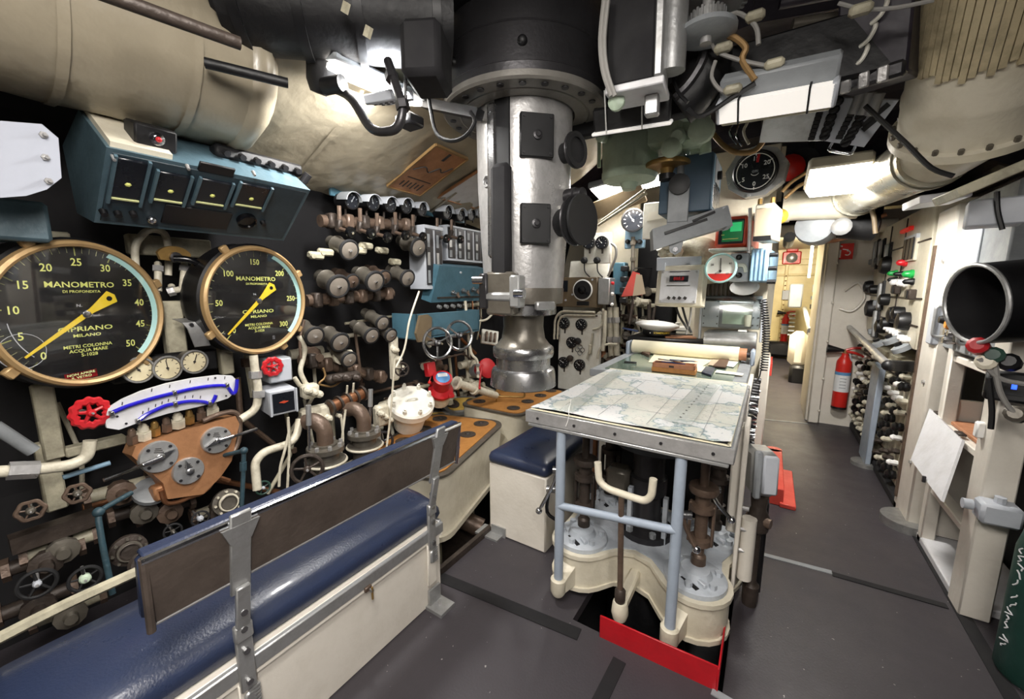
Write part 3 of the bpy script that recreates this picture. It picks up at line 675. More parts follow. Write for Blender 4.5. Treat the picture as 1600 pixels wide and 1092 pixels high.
# ---------------------------------------------------------------- grey indicator boxes
fr = frame(at(443, 628, X=-1.95), (1, -.12, -.05)); t = thing('indicator_box', 'light grey box with dark square window and orange pointer', 'indicator', fr)
MB().box((0, 0, -.07), (.125, .125, .14), bev=.006).build('casing', 'light_grey', t); MB().box((0, 0, .002), (.096, .096, .006)).build('window', 'dial_black', t)
b = MB(); b.prism([(-.022, .002), (0, .009), (.022, .002), (0, -.005)][::-1], .005, .007); b.build('pointer', 'orange_red', t); [MB().box((s_*.058, 0, .004), (.008, .12, .012)).build('frame_bar', 'light_grey', t) for s_ in (-1, 1)]
fr = frame(at(438, 578, X=-2.0), (1, -.1, 0)); t = thing('grey_box', 'plain grey box behind the small red handwheel', 'box', fr)
MB().box((0, 0, -.06), (.11, .12, .13), bev=.006).build('casing', 'mid_grey', t); MB().box((0, 0, .004), (.1, .11, .008), bev=.004).build('lid', 'light_grey', t)

# ---------------------------------------------------------------- valve barrels with black rimmed discs
def barrel(label, px, py, R, X, grp, kind=0):
    n = V((1, -.06, -.33)); M = frame(at(px, py, X=X), n); t = thing('vent_valve', label, 'valve', M, grp)
    MB().lathe([(R*.62, -.2), (R*.66, -.17), (R*.95, -.13), (R*.78, -.115), (R*.8, -.06), (R*.98, -.03), (R*.98, -.01)], n=20).build('barrel', 'gun_metal' if kind == 0 else 'bronze', t)
    MB().torus((0, 0, -.003), PZ, R*.98, R*.17, 28, 8).build('rubber_rim', 'rubber', t); MB().lathe([(R*.9, -.012), (R*.88, .004), (R*.8, .006)], n=24).build('disc', 'disc_face' if kind == 0 else 'bronze', t)
    MB().box((0, 0, .012), (R*.28, R*.1, .014), rad(35)).build('slot_key', 'chrome', t)
    return t
bl = [(546, 391, 16), (529, 448, 18.5), (586, 440, 16.5), (637, 435, 13.5), (654, 387, 15), (551, 440, 12), (601, 434, 12), (492, 525, 15), (532, 535, 15.5), (581, 525, 13), (598, 505, 12), (611, 524, 11), (546, 562, 13)]
names = ['top left black rimmed valve disc below the cocks', 'largest black rimmed valve disc, left end of the middle row', 'second front valve disc in the middle row', 'right end valve disc of the middle row', 'valve disc beside the grey slotted cabinet', 'half hidden valve disc behind the largest one', 'half hidden valve disc behind the second middle one', 'left end valve disc of the lower row', 'second valve disc from the left in the lower row', 'third valve disc from the left in the lower row', 'small valve disc just above the lower row right end', 'right end valve disc of the lower row', 'lowest valve disc beneath the lower row']
for (px, py, r), lb in zip(bl, names):
    X = -2.02 if 'half' not in lb else -2.1
    R = r*abs(at(px, py, X=X).length and (at(px, py, X=X)-EYE).dot(FW))/FPX*.93
    barrel(lb, px, py, R, X, 'black rimmed valve discs', 1 if 'half' in lb else 0)
# brown stem manifolds carrying the barrels
for q, lb in (((478, 470, 612, 458), 'long bronze manifold bar between the middle and lower valve rows'), ((500, 345, 640, 352), 'bronze manifold bar behind the small cocks'), ((470, 560, 600, 590), 'dark bronze bar under the lower valve row')):
    a, c = at(q[0], q[1], X=-2.2), at(q[2], q[3], X=-2.2)
    t = thing('manifold_bar', lb, 'manifold', (a+c)/2); d = (c-a).normalized(); b = MB(); b.cyl(a, c, .035, n=10); b.build('bar', 'bronze', t, True)
    for i in range(6): p = a.lerp(c, (i+.5)/6); MB().box(p+V((.02, 0, 0)), (.07, .05, .085), bev=.01).build('clamp_block', 'bronze' if i % 2 else 'bronze_dark', t, True)
for k, (px, py) in enumerate(((497, 400), (600, 392), (575, 385), (620, 410), (512, 395), (565, 392))):
    b = MB(frame(at(px, py, X=-2.12), (1, 0, -.2))); b.box((0, 0, -.02), (.085, .04, .05), bev=.01); b.cyl((-.03, 0, 0), (-.03, 0, .012), .014, n=8)
    single('cream_clamp', ('leftmost', 'fourth', 'third', 'rightmost', 'second', 'nearly hidden')[k]+' cream clamp among the upper valve barrels', 'clamp', b, 'grimy_white')
# row of small capped gauges
for i, (px, py, r) in enumerate(((549, 314, 13.5), (582, 317, 12.5), (609, 320, 12), (634, 322, 12), (658, 327, 11), (698, 332, 11), (719, 336, 10.5), (736, 335, 10), (748, 332, 9))):
    X = -2.12; p = at(px, py, X=X); R = r*(p-EYE).dot(FW)/FPX*.92
    t = small_gauge(('first', 'second', 'third', 'fourth', 'fifth', 'sixth', 'seventh', 'eighth', 'ninth')[i]+' from the left in the row of small hooded gauges under the lagging', frame(p, (1, .0, -.12)), R, .11, 'black', 'dial_black', 'mid_grey', (-30, 20, -60, 45, 0, -20, 30, 10, -45)[i], 'row of small hooded gauges', 5, stem=.04, name='hooded_gauge')
    MB().ringset([[(cos(a)*r_, sin(a)*r_, z_) for a in [rad(12*k) for k in range(16)]] for r_, z_ in ((R*1.1, -.07), (R*1.14, .03), (R*1.05, .032), (R*1.05, -.06))], False, False).build('hood', 'light_grey' if i else 'mid_grey', t)
for i, (px, py) in enumerate(((548, 363), (580, 365), (606, 371), (634, 368), (661, 370), (698, 373), (720, 374))):
    M = frame(at(px, py, X=-2.0), (1, .1, -.3)); t = thing('gauge_cock', ('first', 'second', 'third', 'fourth', 'fifth', 'sixth', 'seventh')[i]+' small black cock knob from the left below the hooded gauges', 'valve', M, 'small cocks')
    MB().lathe([(.03, -.012), (.033, 0), (.028, .012), (.012, .014)], n=10).build('knob', 'black_gloss', t); MB().cyl((0, 0, -.1), (0, 0, -.01), .011, n=8).build('spindle', 'bronze', t)
    MB().box((0, .015, -.1), (.03, .07, .035), bev=.008).build('body', 'bronze_dark', t); MB().cyl((0, 0, .01), (0, 0, .02), .008, n=6).build('nut', 'chrome', t); MB().cyl((0, .04, -.1), (.0, .12, -.12), .012, n=8).build('tail', 'bronze', t)
# teal backing plate behind gauges
single('gauge_backboard', 'teal board behind the row of hooded gauges', 'board', MB().box(at(640, 318, X=-2.24), (.02, 1.25, .12), bev=.004), 'teal_blue')

# ---------------------------------------------------------------- slotted cabinets, blue switch panel and trough
def slotted(label, box, X, slots, side):
    x0, y0, x1, y1 = box; a, c = at(x0, (y0+y1)/2, X=X), at(x1, (y0+y1)/2, X=X); e, g = at((x0+x1)/2, y0, X=X), at((x0+x1)/2, y1, X=X)
    fr = frame((X, (a.y+c.y)/2, (e.z+g.z)/2), PX); w_, h_ = c.y-a.y, e.z-g.z; t = thing('slotted_cabinet', label, 'cabinet', fr, 'slotted grey cabinets')
    MB().box((0, 0, -side/2), (w_, h_, side), bev=.004).build('casing', 'light_grey', t)
    for i in range(slots):
        x = -w_/2+w_*(i+.5)/slots; o = MB().box((x, 0, .002), (w_/slots*.72, h_*.86, .008)).build('slot', 'dark_steel', t)
        for k in range(3): MB().box((x-w_/slots*.15, -h_*.3+h_*.28*k, .007), (w_/slots*.25, h_*.2, .004)).build('tape', 'alu' if k % 2 else 'mid_grey', o)
    for s_ in (-1, 1): MB().box((0, s_*h_*.47, .004), (w_, h_*.05, .012)).build('edge', 'light_grey', t)
    return t
slotted('nearer grey cabinet with two tall slots beside the valve discs', (664, 353, 692, 452), -2.05, 2, .16)
slotted('farther grey cabinet with four tall slots left of the periscope', (698, 356, 752, 409), -2.1, 4, .16)
fr = frame(at(716, 445, X=-2.02), (1, 0, -.25)); t = thing('blue_switch_panel', 'blue panel with a row of chrome toggle knobs', 'control panel', fr)
x0, _ = on(fr, 682, 445); x1, _ = on(fr, 756, 440); _, y1 = on(fr, 716, 417); _, y0 = on(fr, 716, 471)
MB().hull8([(x0-.03, y0, -.1), (x1, y0, -.1), (x1, y1, -.1), (x0, y1, -.1)], [(x0-.03, y0, 0), (x1, y0, 0), (x1, y1, 0), (x0, y1, 0)]).build('casing', 'teal_blue', t)
for p in ((707, 457), (723, 454), (738, 452), (750, 449)):
    x, y = on(fr, *p); o = MB().lathe([(.02, 0), (.02, .01), (.012, .012), (.012, .04), (.018, .045), (.018, .055)], (x, y, 0), n=12).build('toggle_knob', 'steel', t); MB().cyl((x, y, .05), (x, y-.02, .075), .009, n=8).build('toggle', 'bronze', o)
MB().box(((x0+x1)/2, y0+.035, .003), ((x1-x0)*.9, .012, .006)).build('label_strip', 'bronze_dark', t); MB().cyl((.0, y1-.04, 0), (.0, y1-.04, .01), .008, n=8).build('screw', 'light_grey', t)
b = MB()
for i in range(5): b.cyl((x0+.05+i*.075, y0-.03, .0), (x0+.05+i*.075, y0-.03, .03), .014, n=8)
b.build('lower_terminal', 'alu', t)
fr = frame(at(690, 505, X=-1.93), (1, 0, 0)); x0, _ = on(fr, 650, 505); x1, _ = on(fr, 748, 495); _, y1 = on(fr, 690, 488); _, y0 = on(fr, 690, 524)
t = thing('blue_trough', 'blue metal trough box below the toggle panel', 'box', fr); a0 = x1-x0
MB().box(((x0+x1)/2, (y0+y1)/2, -.008), (a0, y1-y0, .016), bev=.003).build('front', 'teal_blue', t); MB().box(((x0+x1)/2, y0, -.11), (a0, .016, .22)).build('bottom', 'teal_blue', t)
for x in (x0, x1): MB().box((x, (y0+y1)/2, -.11), (.016, y1-y0, .22)).build('end_plate', 'teal_blue', t)
MB().prism([(x0+.0, y0-.02), (x0+.11, y0-.02), (x0+.13, y1-.03), (x0+.09, y1-.005), (x0+.02, y1-.01), (x0-.02, y0+.04)], .001, .02).build('tan_pad', 'brown_box', t)
for i, (px, py, lb) in enumerate(((684, 536, 'left of two large bright ring handwheels under the blue trough'), (718, 524, 'right of two large bright ring handwheels under the blue trough'))):
    handwheel(lb, frame(at(px, py, X=-1.8), (1, -.35, .15)), .1, .01, 'steel', 3, 'dark_steel', .14, name='ring_handwheel', group='ring handwheels')

# ================================================================== left wall, lower pipework
def A(px, py, X=-2.0): return at(px, py, X=X)
pipe('cream_pipe', 'cream bent pipe with steel unions under the left depth gauge', [A(-20, 738), A(60, 733), A(110, 727), A(136, 715), A(141, 688)], .019, 'pipe_white', bend=.05, nuts=[(A(25, 735), A(60, 733)), (A(48, 734), A(70, 733))])
pipe('blue_rod', 'short pale blue threaded rod behind the cream bent pipe', [A(98, 746, -2.05), A(172, 723, -2.05)], .009, 'sky_blue', cat='rod')
pipe('grey_stay', 'grey diagonal strut at the far left under the depth gauge', [A(-10, 665, -2.1), A(52, 705, -2.1)], .02, 'mid_grey', cat='strut')
pipe('dark_rail', 'grimy olive beam running behind the lower handwheels', [A(15, 852, -2.12), A(150, 806, -2.12)], .04, 'bronze_dark', cat='beam', n=4)
pipe('edge_rail', 'cream floor edge rail along the wall behind the bench seat', [A(-30, 1012, -1.72), A(90, 950, -1.72), A(215, 893, -1.72)], .017, 'grimy_white', cat='rail', n=6)
for i, (px, py, R, m, hm, X, lb) in enumerate(((48, 798, .03, 'bronze', 'gun_metal', -2.0, 'brown lobed handwheel at the far left under the cream pipe'), (121, 771, .03, 'bronze', 'gun_metal', -2.0, 'brown lobed handwheel right of its twin under the cream pipe'),
        (58, 912, .043, 'rubber', 'light_grey', -1.95, 'black handwheel low at the far left behind the bench'), (133, 904, .04, 'rubber', 'green_machine', -1.95, 'black handwheel with green hub behind the bench'),
        (270, 830, .029, 'rubber', 'gun_metal', -1.98, 'small dark handwheel just above the backrest near end'), (313, 810, .03, 'rubber', 'light_grey', -1.98, 'small dark handwheel with pale hub above the backrest'),
        (411, 762, .03, 'green_wheel', 'light_grey', -1.93, 'dark green handwheel below the white pipe loop'), (480, 733, .066, 'bronze_dark', 'bronze_dark', -1.78, 'large dark bronze handwheel in front of the nearer pipe elbow'),
        (598, 690, .06, 'dark_steel', 'dark_steel', -1.95, 'dark steel handwheel behind the farther pipe elbow'), (628, 577, .042, 'bronze_dark', 'bronze_dark', -1.95, 'bronze disc handwheel above the white bolted flange'))):
    handwheel(lb, frame(at(px, py, X=X), (1, -.1 if px < 450 else -.5, .1)), R, R*.14, m, 5, hm, .12, 6 if 'lobed' in lb else 0, hub=.4 if 'hub' in lb or 'lobed' in lb else .25)
for i, (px, py) in enumerate(((72, 880), (98, 860), (265, 800), (345, 800), (225, 800), (190, 770), (60, 950), (110, 960), (250, 760))):
    M = frame(A(px, py, -2.08), (1, -.1, .1)); t = thing('globe_valve', 'grimy bronze valve body among the pipes behind the bench', 'valve', M, 'grimy valve bodies behind the bench')
    MB().lathe([(.03, -.1), (.04, -.06), (.028, -.03), (.045, -.01), (.045, .015), (.02, .02), (.018, .05)], n=10).build('bonnet', ('bronze_dark', 'gun_metal', 'bronze')[i % 3], t); MB().cyl((-.09, 0, -.07), (.09, 0, -.07), .026, n=10).build('body', ('bronze_dark', 'grimy_white')[i % 2], t)
    for s_ in (-1, 1): MB().cyl((s_*.08, 0, -.07), (s_*.1, 0, -.07), .04, n=6).build('union_nut', 'bronze', t)
for pts, lb in ((((118, 812), (150, 800), (160, 800)), 'a'), ):
    pass
t = thing('reach_rod', 'teal painted reach rod with bent top left of the backrest', 'rod', A(155, 800, -1.88)); MB().elbow([A(205, 770, -1.95), A(152, 800, -1.88), A(160, 850, -1.85), A(176, 928, -1.82)], .009, .03).build('rod', 'rod_teal', t, True); MB().sphere(A(154, 800, -1.88), .017).build('joint', 'rod_teal', t, True)
t = thing('reach_rod', 'teal painted reach rod beside the copper manifold', 'rod', A(381, 705, -1.88)); MB().elbow([A(330, 716, -2.06), A(381, 704, -1.88), A(380, 740, -1.88), A(377, 805, -1.86)], .009, .02).build('rod', 'rod_teal', t, True); MB().sphere(A(381, 704, -1.88), .016).build('joint', 'rod_teal', t, True); MB().cyl(A(380, 722, -1.88), A(380, 735, -1.88), .014, n=8).build('collar', 'rod_teal', t, True)
# flanged dark valve left of the backrest
def flange_valve(label, M, R, m, m2):
    t = thing('flange_valve', label, 'valve', M); MB().lathe([(R*.6, -.1), (R*.75, -.05), (R, -.045), (R, -.02), (R*.7, -.018), (R*.68, .0), (R*.5, .005), (R*.48, -.01)], n=24).build('body', m, t)
    MB().torus((0, 0, 0), PZ, R*.6, R*.08, 24, 6).build('ring', m2, t)
    for k in range(8): a = 2*pi*k/8; MB().cyl((cos(a)*R*.85, sin(a)*R*.85, -.02), (cos(a)*R*.85, sin(a)*R*.85, -.002), R*.1, n=6).build('bolt', m2, t)
    return t
flange_valve('dark flanged valve with steel ring left of the backrest end', frame(A(203, 862, -1.95), (1, -.1, .2)), .055, 'bronze_dark', 'gun_metal')
flange_valve('grimy flanged valve with steel rings above the backrest', frame(A(358, 785, -1.98), (1, -.1, .3)), .058, 'gun_metal', 'pipe_white')
single('blank_disc', 'plain dark disc beside the dark flanged valve', 'disc', MB(frame(A(222, 880, -1.86), (1, -.2, .3))).lathe([(.035, -.02), (.04, 0), (.03, .008)], n=16), 'bronze_dark')
single('tilted_lid', 'pale oval lid lying in the dark below the manifold', 'lid', MB(frame(A(237, 767, -2.05), (.6, 0, .8))).lathe([(.06, -.01), (.06, .01), (.05, .014)], n=20), 'mid_grey')
# white pipes around the indicator box
pipe('cream_pipe', 'cream pipe rising past the small red handwheel', [A(376, 655), A(401, 640), A(404, 610), A(398, 575), A(396, 555)], .018, 'pipe_white', nuts=[(A(404, 615), A(404, 600)), (A(399, 585), A(398, 570))])
pipe('cream_pipe', 'wide cream pipe loop left of the bronze handwheel', [A(468, 655, -1.98), A(462, 690, -1.95), A(412, 706, -1.95), A(398, 722, -1.95), A(402, 765, -1.93)], .019, 'pipe_white', bend=.07)
for i, pts in enumerate((((450, 652), (452, 700), (450, 745), (447, 800)), ((452, 672), (446, 700), (438, 730), (436, 760)), ((533, 650), (536, 690), (528, 730)), ((540, 640), (534, 690), (533, 725)), ((617, 560), (614, 600), (610, 650), (604, 700)), ((655, 455), (640, 500), (632, 545), (618, 575)))):
    t = thing('white_cable', ('straight white cable hanging below the indicator box', 'curved white cable hanging below the indicator box', 'left of two white cables beside the nearer elbow', 'right of two white cables beside the nearer elbow', 'long white cable in front of the bolted flange', 'thin white cable dropping from the slotted cabinet')[i], 'cable', A(*pts[0], -1.92)); MB().tube([A(*p, -1.9) for p in pts], .0065, 7).build('sheath', 'pipe_white', t, True)
for i, pts in enumerate((((467, 525), (478, 545), (468, 580), (478, 600)), ((460, 590), (470, 605), (482, 600)), ((505, 575), (510, 590), (495, 600), (520, 605), (540, 590)), ((475, 500), (468, 530), (470, 560)))):
    pipe('thin_pipe', ('crooked cream pipe right of the 300 depth gauge', 'short cream pipe bend beside the grey box', 'thin copper pipe loop under the valve discs', 'thin dark pipe right of the 300 depth gauge')[i], [A(*p, -2.08) for p in pts], (.013, .012, .006, .008)[i], ('pipe_white', 'pipe_white', 'brass_dull', 'bronze')[i], bend=.03)
# elbows on round flanges
def elbow_valve(label, M, s=1):
    t = thing('pipe_elbow', label, 'pipe', M)
    MB().tube([(-.1*s, 0, .2*s), (-.06*s, 0, .21*s), (-.02*s, 0, .19*s), (0, 0, .15*s), (0, 0, .08*s)], .042*s, 14).build('elbow', 'bronze', t)
    MB().lathe([(.06*s, .085*s), (.06*s, .075*s), (.095*s, .07*s), (.095*s, .045*s), (.07*s, .04*s), (.07*s, 0), (.1*s, -.005*s), (.1*s, -.025*s), (.07*s, -.03*s), (.07*s, -.3*s)], n=24).build('flange_stack', 'gun_metal', t)
    for k in range(8): a = 2*pi*k/8; MB().cyl((cos(a)*.08*s, sin(a)*.08*s, .068*s), (cos(a)*.08*s, sin(a)*.08*s, .09*s), .011*s, n=6).build('bolt', 'steel_worn', t)
    MB().torus((0, 0, -.015*s), PZ, .1*s, .008*s, 28, 6).build('rim', 'pipe_white', t); return t
elbow_valve('nearer bronze pipe elbow on a round bolted flange behind the backrest', Matrix.Translation(A(510, 716, -1.85)) @ Matrix.Rotation(.5, 4, 'Z'), .95)
elbow_valve('farther bronze pipe elbow on a round bolted flange behind the backrest', Matrix.Translation(A(570, 692, -1.88)) @ Matrix.Rotation(.4, 4, 'Z'), .95)
for i, (a, c) in enumerate((((482, 633), (483, 702)), ((579, 608), (578, 668)))):
    t = thing('spindle_rod', ('nearer', 'farther')[i]+' upright steel spindle rod beside the bronze elbows', 'rod', A(*c, -1.86)); p, q = A(*c, -1.86), A(*a, -1.86); MB().cyl(p, q, .007, n=8).build('rod', 'steel', t, True); MB().cyl(q-(q-p)*.45, q, .013, n=10).build('sleeve', 'alu', t, True)
# bronze coil
a, c = A(515, 637, -2.0), A(565, 615, -2.0); t = thing('bronze_spool', 'ribbed bronze spool with white terminals above the elbows', 'spool', (a+c)/2); d = c-a
MB().cyl(a, c, .034, n=14).build('core', 'copper', t, True)
for i in range(5): p = a+d*(i/4); MB().cyl(p, p+d*.06, .046, n=16).build('rib', 'bronze_dark', t, True)
for i in range(4): p = a+d*(.2+.22*i)-V((0, 0, .06)); MB().cyl(p, p+V((.03, 0, 0)), .012, n=8).build('terminal', 'pipe_white', t, True)
for i in range(2): p = a+d*(.5+.2*i); MB().cyl(p, p+V((.02, 0, .09)), .006, n=6).build('pin', 'pipe_white', t, True)
# white painted valve chests
for i, (px, py, sx, sy, sz, lb) in enumerate(((497, 650, .07, .16, .1, 'cream cast bracket left of the bronze spool'), (488, 612, .06, .09, .08, 'cream valve block right of the indicator box'), (620, 560, .05, .06, .3, 'cream upright post behind the white cable'), (640, 700, .1, .3, .06, 'cream casting beside the bolted flange foot'), (600, 650, .06, .1, .14, 'cream pump body left of the bolted flange'), (540, 590, .06, .2, .05, 'dark shelf beneath the valve discs'))):
    M = frame(A(px, py, -2.02), (1, -.1, 0)); t = thing('valve_chest', lb, 'casting', M); mm = 'pipe_white' if 'cream' in lb else 'bronze_dark'
    MB().box((0, 0, -.03), (sy, sz, sx), bev=.015).build('block', mm, t)
    for k in range(3): MB().lathe([(.018, -.01), (.022, .01), (.014, .02), (.02, .03), (.008, .05)], ((k-1)*sy*.3, sz*.2*(1-k), 0), n=8).build('stub', mm, t)
# white bolted flange on its body
p = at(643, 628, X=-1.95); M = frame(p, (.45, -.25, .85)); t = thing('bolted_flange', 'round white bolted flange cover with small handle', 'flange', M)
MB().lathe([(.1, -.22), (.12, -.05), (.15, -.045), (.15, -.01), (.152, 0), (.14, .012), (.0201, .014)], n=32).build('cover', 'white_paint', t)
for k in range(8): a = 2*pi*k/8+.2; o = MB().cyl((cos(a)*.125, sin(a)*.125, .01), (cos(a)*.125, sin(a)*.125, .04), .014, n=6).build('nut', 'white_paint', t); MB().cyl((cos(a)*.125, sin(a)*.125, .03), (cos(a)*.125, sin(a)*.125, .055), .008, n=8).build('stud', 'white_paint', o)
MB().tube([(-.04, 0, .01), (-.025, 0, .035), (.025, 0, .035), (.04, 0, .01)], .007, 8).build('handle', 'white_paint', t)
# red capped units
M = frame(at(692, 590, X=-1.9), (.5, -.35, .8)); t = thing('red_bell_unit', 'red bell shaped cap with blue and white top beside the bolted flange', 'cap', M)
MB().lathe([(.085, -.16), (.09, -.13), (.06, -.1), (.062, -.02), (.068, 0), (.06, .004)], n=20).build('bell', 'red', t); MB().lathe([(.052, .0), (.05, .006)], n=18).build('window', 'label_blue', t); MB().box((.0, .02, .006), (.07, .03, .002)).build('window_label', 'label_white', t); MB().box((.06, -.06, -.13), (.05, .05, .03), bev=.01).build('foot', 'red', t); MB().lathe([(.075, -.26), (.075, -.16)], n=16).build('base', 'pipe_white', t)
M = frame(at(672, 577, X=-2.0), (1, -.1, .2)); t = thing('red_tag_box', 'small red box with red ball hanging by the ring handwheels', 'box', M); MB().box((0, 0, 0), (.075, .1, .05), bev=.006).build('casing', 'red', t); MB().sphere((-.03, -.09, .01), .013).build('ball', 'red_bright', t); MB().cyl((-.03, -.08, .01), (-.01, -.05, .01), .004, n=6).build('pin', 'red', t)
M = frame(at(762, 575, X=-1.95), (1, -.3, .3)); t = thing('red_bell_unit', 'red tilted cap half hidden behind the periscope foot', 'cap', M); MB().lathe([(.05, -.14), (.085, -.02), (.085, 0), (.05, .01)], n=16).build('bell', 'red', t); MB().cyl((0, 0, -.2), (0, 0, -.13), .06, n=12).build('base', 'mid_grey', t)
t = thing('red_hook', 'slender red safety lever with ball end hanging beside the white valve', 'lever', at(748, 605, X=-1.85)); MB().tube([at(754, 570, X=-1.85), at(751, 585, X=-1.84), at(749, 604, X=-1.84)], .007, 7).build('lever', 'red', t, True); MB().sphere(at(749, 606, X=-1.84), .013).build('ball', 'red', t, True)
pipe('cream_pipe', 'cream manifold pipe with flange right of the red bell cap', [at(712, 598, X=-1.92), at(745, 608, X=-1.88), at(775, 618, X=-1.85)], .03, 'pipe_white', flange=[(at(712, 598, X=-1.92), at(745, 608, X=-1.88)), (at(740, 606, X=-1.89), at(775, 618, X=-1.85))])
pipe('cream_pipe', 'cream hooked pipe dropping to a valve beside the periscope foot', [at(727, 470, X=-2.0), at(732, 530, X=-1.98), at(737, 555, X=-1.95), at(746, 562, X=-1.92), at(747, 590, X=-1.9)], .011, 'pipe_white', bend=.04, nuts=[(at(747, 570, X=-1.9), at(747, 590, X=-1.9)), (at(747, 582, X=-1.9), at(747, 590, X=-1.9))])
M = frame(at(765, 527, X=-2.1), (.8, -.5, .25), (.35, 0, 1)); t = thing('fuse_block', 'tilted white terminal block with bronze clips left of the periscope foot', 'terminal block', M); MB().box((0, 0, 0), (.16, .13, .03), bev=.006).build('plate', 'white_paint', t)
for k in range(3): MB().box((-.04+.04*k, 0, .025), (.02, .09, .03), bev=.006).build('clip', 'bronze', t)
pipe('thin_pipe', 'pale hooked pipe below the blue toggle panel', [at(738, 490, X=-2.05), at(745, 502, X=-2.05), at(760, 500, X=-2.05), at(768, 492, X=-2.05)], .01, 'pipe_white', bend=.04)
# clutter of thin lines deep in the wall
rnd = random.Random(3)
for i in range(34):
    y0 = rnd.uniform(.25, 3.2); z0 = rnd.uniform(.1, 1.3); X = rnd.uniform(-2.45, -2.28); horiz = rnd.random() < .45; r = rnd.uniform(.007, .02)
    pts = [(X, y0, z0), (X, y0+rnd.uniform(.3, .8), z0+rnd.uniform(-.03, .03)), (X+.05, y0+.85, z0-rnd.uniform(.1, .4))] if horiz else [(X, y0, z0+rnd.uniform(.2, .5)), (X+.03, y0+rnd.uniform(-.02, .04), z0), (X+.03, y0+rnd.uniform(-.2, .2), z0-.2)]
    m = rnd.choice(['pipe_white', 'pipe_white', 'bronze', 'grimy_white', 'copper', 'grimy_white'])
    t = thing('hull_pipe', 'one of the thin bent pipes deep in the left wall', 'pipe', pts[0], 'thin pipes deep in the left wall'); MB().elbow(pts, r, .06, 8).build('tube', m, t, True)
    MB().cyl(V(pts[1])-V((0, 0, r*1.2)), V(pts[1])+V((0, 0, r*1.2)), r*1.7, n=6).build('union_nut', 'bronze', t, True)
for i in range(18):
    y0 = rnd.uniform(1.2, 3.3); z0 = rnd.uniform(.45, 1.25); M = frame((rnd.uniform(-2.3, -2.1), y0, z0), (1, rnd.uniform(-.5, .2), rnd.uniform(-.2, .5)))
    t = thing('cream_valve', 'one of the small cream valves crowded behind the hatch covers', 'valve', M, 'small cream valves behind the hatch covers')
    MB().lathe([(.035, -.12), (.04, -.06), (.025, -.04), (.05, -.02), (.05, .0), (.02, .004), (.016, .05), (.024, .052), (.024, .065)], n=10).build('bonnet', ('pipe_white', 'grimy_white', 'bronze')[i % 3], t); MB().cyl((-.1, 0, -.08), (.1, 0, -.08), .03, n=10).build('body', 'pipe_white', t)

# ================================================================== bench
t = thing('bench', 'long bench with navy cushion on a cream locker and hinged backrest', 'bench', (-1.4, .6, 0))
Y0, Y1 = .0, 1.24
MB().box((-1.405, (Y0+Y1)/2, .19), (.40, Y1-Y0, .38), bev=.006).build('locker', 'cream_clean', t, True)
MB().box((-1.2, (Y0+Y1)/2, .355), (.02, Y1-Y0+.02, .05), bev=.004).build('metal_band', 'alu', t, True); MB().box((-1.405, Y1+.005, .36), (.4, .02, .05), bev=.004).build('metal_band', 'alu', t, True)
MB().box((-1.2, (Y0+Y1)/2, .325), (.016, Y1-Y0, .012)).build('ledge', 'cream_clean', t, True)
rings = []
for i, y in enumerate((Y0-.01, Y0, Y0+.03, Y0+.1, Y0+.3, .6, .9, Y1-.12, Y1-.03, Y1, Y1+.015)):
    k = (.75, .9, .98, 1, 1, 1, 1, 1, .98, .9, .75)[i]; pr = []
    for x, z in ((-1.61, .385), (-1.63, .42), (-1.625, .455), (-1.595, .482), (-1.5, .497), (-1.42, .5), (-1.33, .497), (-1.26, .482), (-1.222, .455), (-1.215, .42), (-1.23, .385)): pr.append((-1.42+(x+1.42)*(.97+.03*k), y, .385+(z-.385)*k))
    rings.append(pr)
fixnormals(MB().ringset(rings).build('cushion', 'navy_vinyl', t, True, smooth=60))
# backrest, leaning a little outboard
bt, bb = V((-1.125, 0, .85)), V((-1.165, 0, .665)); dn = (bb-bt).normalized(); ax = dn.cross(V((0, 1, 0)))
y0b, y1b = .225, 1.30; M = Matrix.Translation((0, 0, 0)); cx = (bt+bb)/2
R3 = Matrix((( ax.x, 0, -dn.x), (ax.y, 1, 0), (ax.z, 0, -dn.z)))
b = MB(); b.box((cx.x, (y0b+y1b)/2, cx.z), (.016, y1b-y0b, .185), R3, .004); bk = b.build('backrest_board', 'brown_panel', t, True)
b = MB(); b.box((cx.x-.03, (y0b+y1b)/2, cx.z+.004), (.045, y1b-y0b+.012, .19), R3, .015); b.build('backrest_pad', 'navy_vinyl', t, True)
MB().cyl((-1.124, y0b-.005, .85), (-1.124, y1b+.005, .85), .009, n=8).build('top_rail', 'chrome', bk, True); MB().box((-1.15, (y0b+y1b)/2, .856), (.04, y1b-y0b, .01), bev=.004).build('piping', 'navy_vinyl', bk, True)
MB().cyl((-1.163, y0b, .665), (-1.163, y1b, .665), .007, n=8).build('bottom_rail', 'steel_worn', bk, True)
MB().cyl((-1.145, y1b, .66), (-1.125, y1b, .855), .009, n=8).build('end_rail', 'chrome', bk, True)
MB().cyl((-1.145, y0b, .66), (-1.125, y0b, .855), .009, n=8).build('end_rail', 'brown_panel', bk, True)
for y in (.27, .5, .75, 1.02, 1.25): MB().cyl((cx.x+.004, y, cx.z+.05), (cx.x+.014, y, cx.z+.05), .006, n=8).build('screw', 'dark_steel', bk, True)
